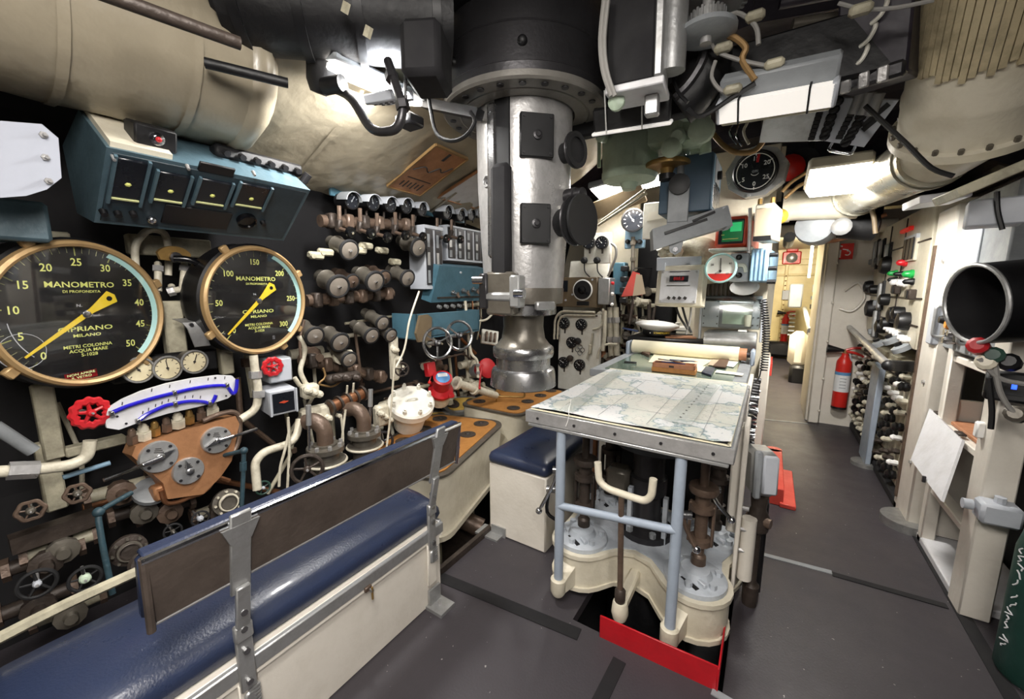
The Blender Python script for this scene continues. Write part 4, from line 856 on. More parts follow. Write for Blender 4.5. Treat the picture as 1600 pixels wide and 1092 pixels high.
for y, zb in ((.415, .05), (1.165, .12)):                                    # two hinged arms
    u = MB(); u.box((-1.135, y, .75), (.012, .05, .26), R3, .003); u.box((-1.163, y, .56), (.014, .036, .18), R3, .003); arm = u.build('arm', 'alu', t, True)
    MB().hull8([(-1.12, y-.045, .84), (-1.12, y+.045, .84), (-1.132, y+.025, .79), (-1.132, y-.025, .79)], [(-1.108, y-.045, .842), (-1.108, y+.045, .842), (-1.12, y+.025, .79), (-1.12, y-.025, .79)]).build('clasp', 'alu', arm, True)
    MB().box((-1.182, y, .4), (.016, .042, .2), bev=.003).build('lower_arm', 'alu', t, True)
    MB().box((-1.178, y, .49), (.022, .046, .05), bev=.004).build('hinge', 'alu', arm, True)
    for z in (.56, .5, .43, .33): MB().cyl((-1.18, y, z), (-1.152 if z > .5 else -1.165, y, z), .009, n=8).build('rivet', 'steel', arm, True)
    MB().box((-1.19, y, .22), (.012, .05, .2), bev=.003).build('catch_plate', 'cream_clean', t, True)
    q = MB()
    for k in range(6): q.box((-1.18, y+.012, .235+k*.012), (.012, .03, .006), None)
    q.box((-1.181, y, .26), (.014, .03, .06), bev=.006); q.build('ratchet', 'alu', t, True)
MB().box((-1.186, .83, .33), (.012, .03, .02), bev=.003).build('latch', 'bronze', t, True); MB().cyl((-1.19, .835, .325), (-1.165, .835, .325), .006, n=8).build('latch_pin', 'steel', t, True); MB().cyl((-1.168, .835, .34), (-1.168, .835, .29), .004, n=6).build('latch_key', 'brass', t, True)
for y in (1.18, .02):
    b = MB(); b.box((-1.16, y, .008), (.1, .09, .016)); b.box((-1.193, y, .045), (.012, .07, .09)); b.build('foot_bracket', 'alu', t, True); MB().cyl((-1.16, y, .01), (-1.16, y, .035), .01, n=6).build('foot_bolt', 'steel_worn', t, True)
MB().box((-1.196, 1.19, .3), (.008, .07, .04), bev=.003).build('corner_plate', 'cream_clean', t, True)
for k in range(2): MB().box((-1.197, .3+.06*k, .12), (.004, .03, .012), rad(20)).build('paint_drip', 'cream_clean', t, True)

# ================================================================== hatch covers with orange and yellow pads
def washers(t, fr, pts, r, z):
    for x, y in pts:
        o = MB().lathe([(r, z), (r, z+.006), (r*.9, z+.008), (r*.36, z+.008), (r*.34, z+.003)], (x, y, 0), n=18).build('washer', 'washer', t); MB().lathe([(r*.3, z), (r*.3, z+.006), (r*.1, z+.01)], (x, y, 0), n=8).build('stud', 'steel', o)
def rr(w, h, r, n=5):
    P = []
    for cx_, cy_, a0 in ((w/2-r, h/2-r, 0), (-w/2+r, h/2-r, 90), (-w/2+r, -h/2+r, 180), (w/2-r, -h/2+r, 270)):
        for k in range(n+1): a = rad(a0+90*k/n); P.append((cx_+r*cos(a), cy_+r*sin(a)))
    return P
# big cream trough in front
tr = thing('hatch_coaming', 'cream hatch trunk with orange board top under the backrest end', 'hatch', Matrix.Translation((-1.78, 1.82, .45)) @ Matrix.Rotation(rad(14), 4, 'Z'))
W_, H_ = .62, .98
rings = []
for z, k in ((-.36, .9), (-.34, .97), (-.3, .93), (-.05, 1), (0, 1.0)): rings.append([(x*k, y*k, z) for x, y in rr(W_, H_, .12)])
fixnormals(MB().ringset(rings).build('casing', 'cream', tr, smooth=50)); MB().prism(rr(W_*1.02, H_*1.01, .12), 0, .014).build('rim', 'gun_metal', tr); MB().prism(rr(W_*.9, H_*.93, .09), .012, .02).build('board', 'orange_wood', tr)
MB().prism(rr(W_*1.02, H_*1.0, .12), -.37, -.34).build('lower_flange', 'cream', tr)
washers(tr, None, [(x, y) for y in (-.33, -.11, .13, .36) for x in (-.17, .17)], .055, .02)
MB().lathe([(.12, -.8), (.12, -.36)], (0, -.2, 0), n=16).build('leg', 'grimy_white', tr); MB().lathe([(.12, -.8), (.12, -.36)], (0, .3, 0), n=16).build('leg', 'grimy_white', tr)
# second one beneath the periscope, with a bail handle
t2 = thing('hatch_coaming', 'cream hatch trunk with orange board and wire handle below the periscope', 'hatch', Matrix.Translation((-1.80, 2.85, .49))); W2, H2 = .58, .84
MB().prism(rr(W2, H2, .08), -.48, 0).build('casing', 'cream', t2); MB().prism(rr(W2*1.03, H2*1.02, .08), 0, .014).build('rim', 'gun_metal', t2); MB().prism(rr(W2*.93, H2*.95, .07), .012, .02).build('board', 'orange_wood', t2)
washers(t2, None, [(x, y) for y in (-.3, -.08, .14, .34) for x in (-.18, .16)], .052, .02)
MB().elbow([(-.06, -.22, .02), (-.06, -.22, .13), (-.06, -.2, .06), (.14, -.1, .06), (.14, -.1, .16)], .008, .02).build('handle', 'brass', t2)
# two oblong padded caps
for i, (px, py, rz) in enumerate(((672, 659, .35), (722, 634, .35))):
    p = at(px, py, X=-2.2); nrm = V((.35, -.1, .93)); t = thing('hatch_cover', ('nearer', 'farther')[i]+' oblong steel cap with yellow pad and two washers', 'cap', rot(frame(p, nrm, (0, 1, 0)), -.5), 'oblong caps with yellow pads')
    MB().prism(rr(.23, .38, .105), -.012, .02).build('rim', 'alu', t); MB().prism(rr(.17, .29, .05), .018, .026).build('pad', 'yellow_pad', t); washers(t, None, ((0, -.095), (0, .095)), .062, .026)
    MB().prism(rr(.17, .31, .08), -.3, -.01).build('neck', 'grimy_white', t)

# ---------------------------------------------------------------- valve in the floor pit, brown rim
t = thing('pit_valve', 'dark flanged pipe stub lying in the open floor pit', 'valve', (-1.55, 1.62, -.1)); p, q = at(700, 800, Z=-.05), at(742, 820, Z=-.12); d = (q-p).normalized()
MB().cyl(p-d*.16, q+d*.05, .06, n=16).build('stub', 'bronze', t, True); MB().cyl(p-d*.02, p+d*.03, .1, n=20).build('flange', 'dark_machine', t, True)
u = d.orthogonal().normalized(); w2 = d.cross(u)
for k in range(8): a = 2*pi*k/8; o_ = p+d*.03+(u*cos(a)+w2*sin(a))*.08; MB().cyl(o_, o_+d*.025, .012, n=6).build('bolt', 'light_grey', t, True)
MB().sphere(p-d*.13+V((.02, -.02, 0)), .07, sq=(1, 1.2, .9)).build('bonnet', 'alu', t, True)
b = MB(); b.box((-1.31, 1.56, .01), (.025, .56, .05)); b.box((-1.5, 1.31, .01), (.4, .03, .05)); b.box((-1.33, 1.56, -.02), (.06, .5, .01)); single('pit_coaming', 'rust brown angle rim along the open floor pit', 'rim', b, 'bronze_dark')
single('pit_tray', 'rust brown sheet at the bottom of the floor pit', 'tray', MB().box((-1.55, 1.7, -.3), (.5, .8, .02)), 'bronze_dark')
# ---------------------------------------------------------------- stool
t = thing('stool', 'cream box stool with navy cushion left of the chart table', 'stool', (-1.1, 2.05, 0))
xs, ys = (-1.31, -.93), (1.77, 2.35); cx_, cy_ = sum(xs)/2, sum(ys)/2
MB().box((cx_, cy_, .22), (xs[1]-xs[0], ys[1]-ys[0], .44), bev=.008).build('box', 'cream_clean', t, True)
rings = []
for z, k in ((.44, .97), (.455, 1.03), (.48, 1.035), (.5, 1.0), (.512, .9), (.518, .6)): rings.append([(cx_+x*k, cy_+y*k, z) for x, y in rr(xs[1]-xs[0], ys[1]-ys[0], .03)])
fixnormals(MB().ringset(rings).build('cushion', 'navy_vinyl', t, True, smooth=60))
b = MB(); b.box((-1.29, 1.755, .006), (.16, .1, .012)); b.box((-1.24, 1.765, .03), (.1, .008, .06)); b.build('foot_bracket', 'alu', t, True)

# ================================================================== periscope
PXX, PYY = -1.065, 1.75
def zc(py): return at(821, py, Y=PYY).z
mp = (at(821, 400, Y=PYY)-EYE).dot(FW)/FPX                 # metres per pixel at the tube
face = V((.5, -.86, 0)).normalized()                      # side of the tube that looks at the viewer
fr0 = frame((PXX, PYY, 0), face)
t = thing('periscope', 'steel periscope with flared foot hanging from the overhead', 'periscope', Matrix.Translation((PXX, PYY, zc(600))))
def pl(prof, n=40): return [(r*mp, zc(y)) for y, r in prof]
b = MB(); b.lathe(pl([(120, 72), (300, 70), (452, 62)]), (PXX, PYY, 0), n=48); b.build('tube', 'steel_worn', t, True)
b = MB(); b.lathe(pl([(450, 62.5), (452, 63), (473, 62), (474, 58)]), (PXX, PYY, 0), n=40); b.build('collar', 'gun_metal', t, True)
b = MB(); b.lathe(pl([(474, 52), (490, 52), (492, 44), (488, 40)]), (PXX, PYY, 0), n=40); b.build('shoulder', 'steel', t, True)
b = MB(); b.lathe(pl([(485, 33), (510, 32), (528, 35), (538, 43), (541, 48)]), (PXX, PYY, 0), n=40); b.build('neck', 'gun_metal', t, True)
b = MB(); b.lathe(pl([(540, 47), (543, 49), (550, 49.5), (556, 48), (557, 44), (573, 44), (575, 50), (580, 52), (600, 54), (602, 50)]), (PXX, PYY, 0), n=44); b.build('foot', 'steel', t, True)
def pfr(px, py, k=1.0):                                   # frame on the tube's skin at a pixel
    d = ray(px, py); o = V((EYE.x-PXX, EYE.y-PYY)); dd = V((d.x, d.y)); R = 70*mp*k
    A_ = dd.dot(dd); B_ = 2*o.dot(dd); C_ = o.dot(o)-R*R; D_ = max(B_*B_-4*A_*C_, 0); s_ = (-B_-math.sqrt(D_))/(2*A_); p = EYE+d*s_
    return frame(p, (p.x-PXX, p.y-PYY, 0))
for q, w_, h_ in (((838, 213), 46, 54), ((836, 350), 42, 52)):
    F = pfr(*q); o = MB(F).box((0, 0, .004), (w_*mp, h_*mp*1.02, .03), bev=.004).build('port_cover', 'black', t, True)
    MB(F).lathe([(.02, .018), (.02, .028), (.011, .03), (.01, .036)], n=12).build('boss', 'dark_steel', o, True)
    for x in (-1, 1):
        for y in (-1, 1): MB(F).cyl((x*w_*mp*.4, y*h_*mp*.42, .018), (x*w_*mp*.4, y*h_*mp*.42, .024), .006, n=6).build('screw', 'dark_steel', o, True)
F = pfr(785, 320); MB(F).box((0, .0, -.01), (24*mp, 300*mp, .03), bev=.004).build('guide_channel', 'black', t, True)
MB(F).box((-.05, .1, -.012), (.05, .66, .05), bev=.012).build('guide_rail', 'steel', t, True)
MB(F).box((0.01, -.1, .03), (30*mp, 165*mp, .05), bev=.02).build('grip_strap', 'black_matte', t, True)
MB(F).box((.0, -.405, .03), (50*mp, 12*mp, .08), bev=.01).build('grip_clamp', 'alu', t, True)
F = pfr(788, 455); o = MB(F).box((0, -.01, .02), (42*mp, 60*mp, .08), bev=.01).build('grip_shoe', 'gun_metal', t, True)
MB(F).box((.085, .0, .045), (16*mp, 44*mp, .07), bev=.008).build('shoe_cheek', 'alu', o, True); MB(F).box((-.075, .0, .035), (14*mp, 50*mp, .07), bev=.008).build('shoe_cheek', 'dark_steel', o, True)
MB(F).cyl((.085, -.01, .07), (.13, -.01, .07), .022, n=10).build('shoe_bolt', 'chrome', o, True); MB(F).cyl((-.07, .05, .07), (-.12, .05, .075), .018, n=10).build('shoe_bolt', 'steel', o, True)
F = pfr(761, 283); MB(F).torus((0, 0, .003), PZ, .024, .004, 20, 6).build('emblem_ring', 'alu', t, True); text('0', .04, F @ T(0, 0, .002), 'dark_steel', None, 'emblem_numeral').parent = t
bpy.data.objects['emblem_numeral'].matrix_parent_inverse = wm(t).inverted()
# eyepiece and focus knob on the right flank
for q, L_, rs, nm in (((896, 347), .085, .11, 'eyepiece'), ((896, 238), .05, .075, 'focus_knob')):
    F = frame(at(888, q[1], Y=PYY-.03), (1, -.22, 0)); o = MB(F).lathe([(rs*.55, -.06), (rs*.6, .02), (rs*.95, .03), (rs*.95, .045), (rs*.7, .05), (rs*.75, L_-.02), (rs, L_-.01), (rs, L_), (rs*.7, L_-.01)], n=24).build(nm, 'rubber', t, True)
    MB(F).torus((0, 0, .036), PZ, rs*.95, .006, 24, 6).build('ring', 'dark_steel', o, True)
F = frame(at(900, 305, Y=PYY-.02), (1, -.25, 0)); MB(F).lathe([(.035, -.05), (.035, .0), (.028, .004), (.028, .04), (.02, .045)], n=14).build('side_knob', 'dark_steel', t, True)
F = pfr(855, 478); MB(F).box((0, 0, -.02), (.1, .04, .03), bev=.006).build('scale_block', 'alu', t, True)
# overhead gland
g = thing('periscope_gland', 'wide dark round gland flange in the overhead around the periscope', 'flange', Matrix.Translation((PXX, PYY, 2.28)))
zf = 2.25
MB().lathe([(.22, zf+.3), (.22, zf+.02), (.3, zf+.016), (.38, zf+.016), (.384, zf+.06), (.378, zf+.065), (.378, zf+.2), (.373, zf+.205), (.378, zf+.21), (.378, zf+.36), (.36, zf+.4), (.33, zf+.41)], (PXX, PYY, 0), n=64, caps=False).build('body', 'dark_steel', g, True)
MB().lathe([(.235, zf+.02), (.24, zf), (.295, zf), (.298, zf+.004), (.304, zf+.004), (.307, zf), (.375, zf), (.385, zf+.008), (.385, zf+.03)], (PXX, PYY, 0), n=64, caps=False).build('bolt_flange', 'gland_face', g, True)
for k in range(24):
    a = 2*pi*k/24; x, y = PXX+cos(a)*.343, PYY+sin(a)*.343; MB().cyl((x, y, zf-.005), (x, y, zf+.01), .015, n=10).build('bolt', 'dark_steel', g, True)
MB().lathe([(.34, zf+.42), (.4, zf+.42), (.41, zf+.44), (.41, zf+.52), (.34, zf+.53)], (PXX+.05, PYY+.02, 0), n=48, caps=False).build('brass_ring', 'brass_dull', g, True)
MB().cyl((PXX, PYY, zf+.38), (PXX, PYY, 2.95), .32, n=32).build('throat', 'dark_machine', g, True)
for a in (200, 250, 300): MB().sphere((PXX+cos(rad(a))*.378, PYY+sin(rad(a))*.378, zf+.13), .02).build('plug', 'dark_machine', g, True)

# ================================================================== black overhead machinery
def blk(label, name='overhead_machine', p=None): return thing(name, label, 'machinery', Matrix.Translation(p))
p0 = at(520, 60, Y=1.0)
t = blk('hulking black overhead casing in front of the lit lagging', 'overhead_machine', p0)
a, c = at(352, -5, Y=.74), at(700, 35, Y=1.3)
MB().cyl(a, c, .16, n=24).build('drum', 'dark_machine', t, True); d = (c-a).normalized()
for s_ in (.05, .3, .55, .9): p = a.lerp(c, s_); MB().cyl(p, p+d*.03, .172, n=24).build('band', 'black', t, True)
MB().cyl(a-d*.02, a+d*.03, .13, n=20).build('end_boss', 'black', t, True)
p, q = at(508, 70, Y=1.0), at(497, 152, Y=1.0); MB().lathe([(.06, 0), (.055, .08), (.048, .13), (.03, .165)], p, q-p, n=16).build('pendant', 'dark_machine', t, True)
p = at(515, 132, Y=.98); MB().cyl(p-V((.03, 0, 0)), p+V((.05, .02, 0)), .03, n=12).build('elbow_boss', 'dark_machine', t, True)
for q, w_ in (((440, -5), .3), ((620, 5), .25), ((668, 95), .14)): MB().box(at(*q, Y=1.15), (w_, .2, .18), Matrix.Rotation(.5, 3, 'Z'), .02).build('casing_block', 'black_matte', t, True)
for q in ((445, 25), (540, 12), (575, 50)): pp_ = at(*q, Y=.9); MB().box(pp_, (.025, .012, .03), Matrix.Rotation(.6, 3, 'Y')).build('bright_tag', 'grimy_white', t, True)
pipe('hose_bend', 'glossy dark bronze U-bend hose hanging from the black casing', [at(516, 136, Y=1.02), at(548, 150, Y=1.02), at(582, 208, Y=1.02), at(622, 203, Y=1.04), at(631, 170, Y=1.05), at(606, 95, Y=1.08)], .016, 'dark_steel', bend=.06, nuts=[(at(629, 165, Y=1.05), at(631, 175, Y=1.05)), (at(612, 120, Y=1.07), at(608, 100, Y=1.08))], cat='hose')
pipe('hanger_rod', 'thin steel hanger rod beside the U-bend hose', [at(633, 80, Y=1.1), at(634, 170, Y=1.08)], .006, 'steel', cat='rod')
M = frame(at(597, 152, Y=1.12), (.2, -.9, -.35)); t = thing('vented_box', 'pale grey box with perforated underside behind the U-bend hose', 'box', M); MB().box((0, 0, -.05), (.13, .035, .16), bev=.005).build('casing', 'light_grey', t)
for k in range(10): MB().cyl((-.05+.025*(k % 5), -.016, -.02-.05*(k//5)), (-.05+.025*(k % 5), -.02, -.02-.05*(k//5)), .007, n=8).build('vent_hole', 'black', t)
t = thing('black_cable', 'thin black cable looping down left of the gland flange', 'cable', at(645, 82, Y=1.3)); MB().tube([at(x, y, Y=1.3) for x, y in ((645, 82), (662, 110), (672, 165), (682, 208), (705, 220), (728, 212), (742, 190), (735, 175))], .008, 7).build('sheath', 'cord_black', t, True)
b = MB(); b.box(at(705, 170, Y=1.45), (.34, .05, .04), Matrix.Rotation(.35, 3, 'Y')); single('gland_strut', 'black strut below the gland flange on its left', 'strut', b, 'black')
b = MB(); b.box(at(640, 190, Y=1.4), (.1, .1, .05), None, .01); single('junction_box', 'small black junction box left of the gland flange', 'box', b, 'black')
single('overhead_beam', 'black longitudinal beam under the overhead left of the gland', 'beam', MB().box((-1.0, .9, 2.62), (.4, 1.4, .12), None, .02), 'dark_machine')
# ---------------------------------------------------------------- motor box right of the gland: lit side coloured pale, front kept black
F = rot(frame(at(1003, 48, Y=1.5), (.12, -1, -.1)), 0); t = thing('motor_box', 'box with black front and lit side in pale metal hanging right of the gland', 'box', F)
MB().box((-.035, 0, -.08), (.16, .31, .2), bev=.006).build('casing', 'black_matte', t); MB().box((.058, 0, -.08), (.03, .3, .19), bev=.006).build('lit_side', 'alu', t); MB().lathe([(.05, -.1), (.05, .13)], (.085, .0, -.13), (0, 1, 0), n=16).build('drum', 'alu', t)
MB().box((-.02, -.165, -.08), (.2, .025, .2), bev=.004).build('base_plate', 'plate_white', t); MB().box((.05, .15, -.02), (.06, .04, .05), bev=.006).build('top_block', 'white_paint', t); MB().box((.03, -.21, -.09), (.05, .07, .05), bev=.006).build('lower_bracket', 'alu', t); MB().lathe([(.03, 0), (.03, .02), (.015, .03)], (-.09, -.19, -.05), (0, 0, 1), n=14).build('green_lens', 'green_machine', t)
MB().box((.07, .2, -.1), (.07, .12, .07), bev=.01).build('hanger', 'alu', t)
t = thing('cable_pair', 'pair of pale grey cables dropping between gland and motor box', 'cable', at(945, 0, Y=1.4))
for dx in (0, 6): MB().tube([at(945+dx, -10, Y=1.4), at(938+dx, 60, Y=1.4), at(942+dx, 110, Y=1.4), at(955+dx, 150, Y=1.42)], .008, 7).build('strand', 'cord_grey', t, True)
# gears
def gear(t, M, R, h, n, m):
    MB(M).lathe([(R*.8, 0), (R, .004), (R, h-.004), (R*.8, h)], n=n).build('gear_blank', m, t, True)
    b = MB(M)
    for k in range(n): a = 2*pi*k/n; b.box((cos(a)*R*1.04, sin(a)*R*1.04, h/2), (R*.14, 2*pi*R/n*.45, h), a)
    b.build('gear_teeth', m, t, True)
t = thing('gear_train', 'two bright toothed gears on vertical shafts in the overhead', 'gears', at(1103, 40, Y=1.7)); G1_ = Matrix.Translation(at(1104, 45, Y=1.7)); gear(t, G1_, .055, .05, 22, 'alu'); G2_ = Matrix.Translation(at(1105, 12, Y=1.75)); gear(t, G2_, .12, .1, 32, 'alu')
MB(G1_).lathe([(.07, -.03), (.1, -.02), (.1, -.005), (.05, 0)], n=24).build('disc', 'mid_grey', t, True); MB(G1_).cyl((0, 0, -.05), (0, 0, .3), .02, n=10).build('shaft', 'steel_worn', t, True)
# dark curved casting under the gears
t = thing('curved_casting', 'dark curved casting arching behind the motor box', 'casting', at(1080, 110, Y=1.9)); P_ = [at(x, y, Y=1.9) for x, y in ((1060, 20), (1095, 60), (1105, 100), (1085, 140), (1060, 165))]
MB().tube(P_, .09, 14).build('arch', 'dark_machine', t, True); MB().tube([p+V((.0, -.09, 0)) for p in P_], .02, 8).build('edge', 'dark_steel', t, True)
# beam carrying the lamps
single('lamp_beam', 'dark steel cross beam carrying the fluorescent fittings', 'beam', MB().box((-.35, 1.98, 2.3), (1.3, .06, .22), None, .01), 'dark_machine')
# ---------------------------------------------------------------- pale green machine
Yg = 2.55; t = thing('green_motor', 'pale green electric motor unit hanging behind the periscope', 'motor', at(990, 220, Y=Yg)); gm = 'green_machine'; k = (at(990, 220, Y=Yg)-EYE).dot(FW)/FPX
c = at(985, 235, Y=Yg); MB().lathe([(42*k, -.02), (42*k, .18), (36*k, .24)], c-V((0, 0, .13)), n=28).build('motor_body', gm, t, True); MB().lathe([(10*k, -.1), (14*k, -.06), (40*k, -.045), (43*k, -.02), (43*k, .0)], c-V((0, 0, .13)), n=28).build('motor_cap', gm, t, True)
c2 = at(1048, 205, Y=Yg); MB().box(c2, (.34, .2, .22), None, .03).build('gearbox', gm, t, True); MB().box(at(1085, 190, Y=Yg-.05), (.14, .2, .3), None, .03).build('bracket', gm, t, True)
for x, y, r in ((1062, 215, 11), (1052, 232, 13), (1078, 175, 14), (1098, 205, 16), (945, 215, 8)): p = at(x, y, Y=Yg-.12); MB().lathe([(r*k, 0), (r*k, .07), (r*k*.7, .08)], p, (0, -1, -.2), n=14).build('boss', gm, t, True)
for x in (1060, 1085, 1100): p = at(x, 140, Y=Yg-.05); MB().cyl(p, at(x+2, 240, Y=Yg-.05), .03, n=10).build('column', gm, t, True)
for x in (936, 944): MB().cyl(at(x, 180, Y=Yg), at(x, 262, Y=Yg), .012, n=8).build('stud', gm, t, True)
p = at(1043, 258, Y=Yg-.05); MB().lathe([(.03, -.05), (.04, -.02), (31*k, -.012), (32*k, 0), (31*k, .012), (.03, .02)], p, n=28).build('brass_disc', 'brass', t, True); MB().lathe([(.03, -.09), (.045, -.08), (.045, -.05)], p, n=10).build('disc_knob', 'dark_steel', t, True)
MB().box(at(1010, 175, Y=Yg+.1), (.7, .2, .12), None, .02).build('mount', 'dark_machine', t, True)
pipe('looped_conduit', 'bronze flexible conduit drooping left of the dial clock', [at(x, y, Y=2.6) for x, y in ((1115, 210), (1130, 228), (1150, 240), (1180, 238), (1197, 215), (1200, 190))], .014, 'brass_dull', bend=.06, cat='cable')
cbl = [(((1065, 60), (1050, 100), (1058, 140), (1075, 160)), 'cord_black', .007, 'black cable curling past the dark casting'), (((1110, 60), (1120, 80), (1160, 95), (1210, 105)), 'cord_grey', .007, 'grey cable sagging from the gears to the right'), (((1125, 40), (1150, 20), (1180, 40), (1185, 70)), 'cord_grey', .008, 'grey cable arching right of the gears'), (((1135, 55), (1150, 60), (1165, 75), (1160, 95), (1180, 125)), 'brass_dull', .011, 'tan cable bundle behind the gears'),
       (((1075, 170), (1090, 182), (1110, 175), (1140, 155), (1180, 130)), 'cord_black', .009, 'thick black cable draped over the tube lamp end'), (((1118, 95), (1112, 120), (1125, 140), (1140, 145)), 'cord_grey', .007, 'short pale cable left of the tube lamp'), (((1162, 90), (1150, 180), (1140, 205), (1152, 225)), 'chrome', .006, 'left of three bright conduits below the tube lamp'), (((1172, 90), (1160, 180), (1150, 208), (1160, 228)), 'chrome', .006, 'middle of three bright conduits below the tube lamp'), (((1184, 90), (1172, 178), (1162, 205), (1170, 225)), 'pipe_white', .007, 'right of three bright conduits below the tube lamp'),
       (((1310, 5), (1350, 14), (1400, 12), (1460, 0)), 'cord_grey', .006, 'thin pale cable strung across the dark overhead box')]
for pts, m, r, lb in cbl:
    Yc = 1.75 if 'bright' not in lb else 2.5; t = thing('overhead_cable', lb, 'cable', at(*pts[0], Y=Yc)); MB().tube([at(x, y, Y=Yc) for x, y in pts], r, 7).build('sheath', m, t, True)
for i, (x, y) in enumerate(((1130, 75), (1210, 100), (1145, 140), (1345, 15), (1180, 25))):
    single('cable_clamp', ('tan clamp on the grey sagging cable', 'cream torn connector at the end of the sagging cable', 'tan clamp left of the tube lamp', 'pale hook clip near the top edge', 'pale clip under the arching cable')[i], 'clamp', MB(frame(at(x, y, Y=1.74), NY)).box((0, 0, 0), (.06, .03, .04), bev=.01), 'grimy_white')
for i in range(5):
    z = 2.45-.09*i; pipe('overhead_conduit', ('first', 'second', 'third', 'fourth', 'fifth')[i]+' dark conduit from the top running along the overhead right of the gears', [(-.12+.05*i, 2.05, z+.2), (.1+.02*i, 2.1, z+.2), (.3, 2.12, z+.2)], .02, 'purple_dark' if i % 2 else 'gun_metal', cat='conduit')

# ================================================================== chart table
TZ = .91
t = thing('chart_table', 'steel edged chart table on grey tubular legs over the machinery', 'table', Matrix.Translation((-.48, 1.52, 0)))
x0, x1, y0, y1 = -.885, -.065, 1.49, 2.57
MB().box(((x0+x1)/2, (y0+y1)/2, TZ-.022), (x1-x0, y1-y0, .036), None, .004).build('top', 'mid_grey', t, True)
MB().box(((x0+x1)/2, y0-.004, TZ-.03), (x1-x0+.01, .01, .056), None, .003).build('edge_strip', 'steel_worn', t, True)
MB().box(((x0+x1)/2, y0+.004, TZ-.066), (x1-x0-.02, .03, .014), None, .003).build('lower_lip', 'alu', t, True)
for xx in (x0, x1): MB().box((xx, (y0+y1)/2, TZ-.03), (.012, y1-y0, .05), None, .003).build('edge_strip', 'steel_worn', t, True)
for k in range(5): MB().cyl((x0+.06+k*.175, y0-.008, TZ-.03), (x0+.06+k*.175, y0-.014, TZ-.03), .006, n=8).build('screw', 'dark_steel', t, True)
for X, zb in ((-.72, .1), (-.23, .12)):
    MB().cyl((X, 1.505, zb), (X, 1.505, .84), .021, n=16).build('leg', 'grey_blue_paint', t, True); MB().box((X, 1.515, .845), (.12, .05, .012), None, .003).build('leg_plate', 'mid_grey', t, True)
MB().cyl((-.72, 1.5, .487), (-.23, 1.5, .54), .017, n=14).build('crossbar', 'grey_blue_paint', t, True)
# chart
ch = thing('nautical_chart', 'printed nautical chart spread over the whole table top', 'chart', Matrix.Translation((-.475, 2.03, TZ)))
n = 14; rings = []
for i in range(n+1):
    x = -.4+.80*i/n; r = []
    for j in range(n+1):
        y = -.53+1.06*j/n; z = .004+.0012*sin(i*1.3+j*.8)+(.012*max(0, 1-(j/1.2))*(.4+.6*sin(i*.5)**2))+(.008 if i == n and j < 3 else 0); r.append((x, y, z))
    rings.append(r)
MB().ringset(rings, False, False).build('sheet', 'chart_print', ch, smooth=80)
MB().box((0, -.528, .0015), (.79, .012, .003)).build('under_sheet', 'paper_cream', ch); MB().box((.395, 0, .0015), (.012, 1.06, .003)).build('under_sheet', 'paper_cream', ch); MB().box((0, .535, .003), (.8, .012, .004)).build('back_strip', 'paper_cream', ch)
b = MB()
for k in range(3): b.box((-.1+.2*k, -.1, .0075), (.0015, .8, .0006)); b.box((0, -.3+.3*k, .0075), (.78, .0015, .0006))
b.build('print_lines', 'mid_grey', ch)
def ruler(label, quad, holes, grp):
    q = [at(x, y, Z=TZ+.016) for x, y in quad]; c = sum(q, V((0, 0, 0)))/4; ax = ((q[1]+q[2])/2-(q[0]+q[3])/2); a = math.atan2(ax.y, ax.x); ln = ax.length; wd = ((q[3]+q[2])/2-(q[0]+q[1])/2).length
    M = Matrix.Translation(c) @ Matrix.Rotation(a, 4, 'Z'); t = thing('ruler', label, 'ruler', M, grp)
    MB().box((0, 0, 0), (ln, wd, .004), None, .001).build('blade', 'plastic_clear', t); k = MB()
    for i in range(int(ln/.02)): k.box((-ln/2+.01+i*.02, wd*.46, .0025), (.001, .012 if i % 5 == 0 else .006, .0006))
    k.build('graduations', 'letter_dark', t)
    if holes:
        for i in range(13): MB().cyl((-ln*.42+i*ln*.07, 0, .001), (-ln*.42+i*ln*.07, 0, .0028), .0045, n=8).build('hole', 'letter_dark', t)
ruler('plain clear ruler at the left of the chart', ((875, 640), (960, 578), (971, 581), (893, 645)), False, 'clear rulers')
ruler('clear ruler with a row of punched dots at the right of the chart', ((1040, 655), (1098, 594), (1122, 603), (1076, 663)), True, 'clear rulers')
s_ = thing('thread', 'thin pale thread hanging over the near edge of the chart table', 'thread', at(893, 625, Z=TZ)); MB().tube([at(892, 624, Z=TZ+.02), at(891, 632, Z=TZ+.02), at(889, 640, Y=1.478), at(888, 655, Y=1.475), at(884, 666, Y=1.475)], .0018, 5).build('strand', 'white', s_, True)

# ---------------------------------------------------------------- plotting table behind
t2 = thing('plotting_table', 'glass topped grey plotting table behind the chart table', 'table', Matrix.Translation((-.55, 3.1, 0)))
X0, X1, Ya, Yb, Z2 = -1.03, -.085, 2.59, 3.62, .895
MB().box(((X0+X1)/2, (Ya+Yb)/2, Z2-.03), (X1-X0, Yb-Ya, .05), None, .005).build('frame', 'mid_grey', t2, True); MB().box(((X0+X1)/2+.01, (Ya+Yb)/2, Z2-.002), (X1-X0-.16, Yb-Ya-.12, .008)).build('glass_top', 'green_glass_top', t2, True)
MB().box(((X0+X1)/2, (Ya+Yb)/2+.05, Z2/2-.03), (X1-X0-.08, Yb-Ya-.14, Z2-.06), None, .01).build('cabinet', 'cream_clean', t2, True)
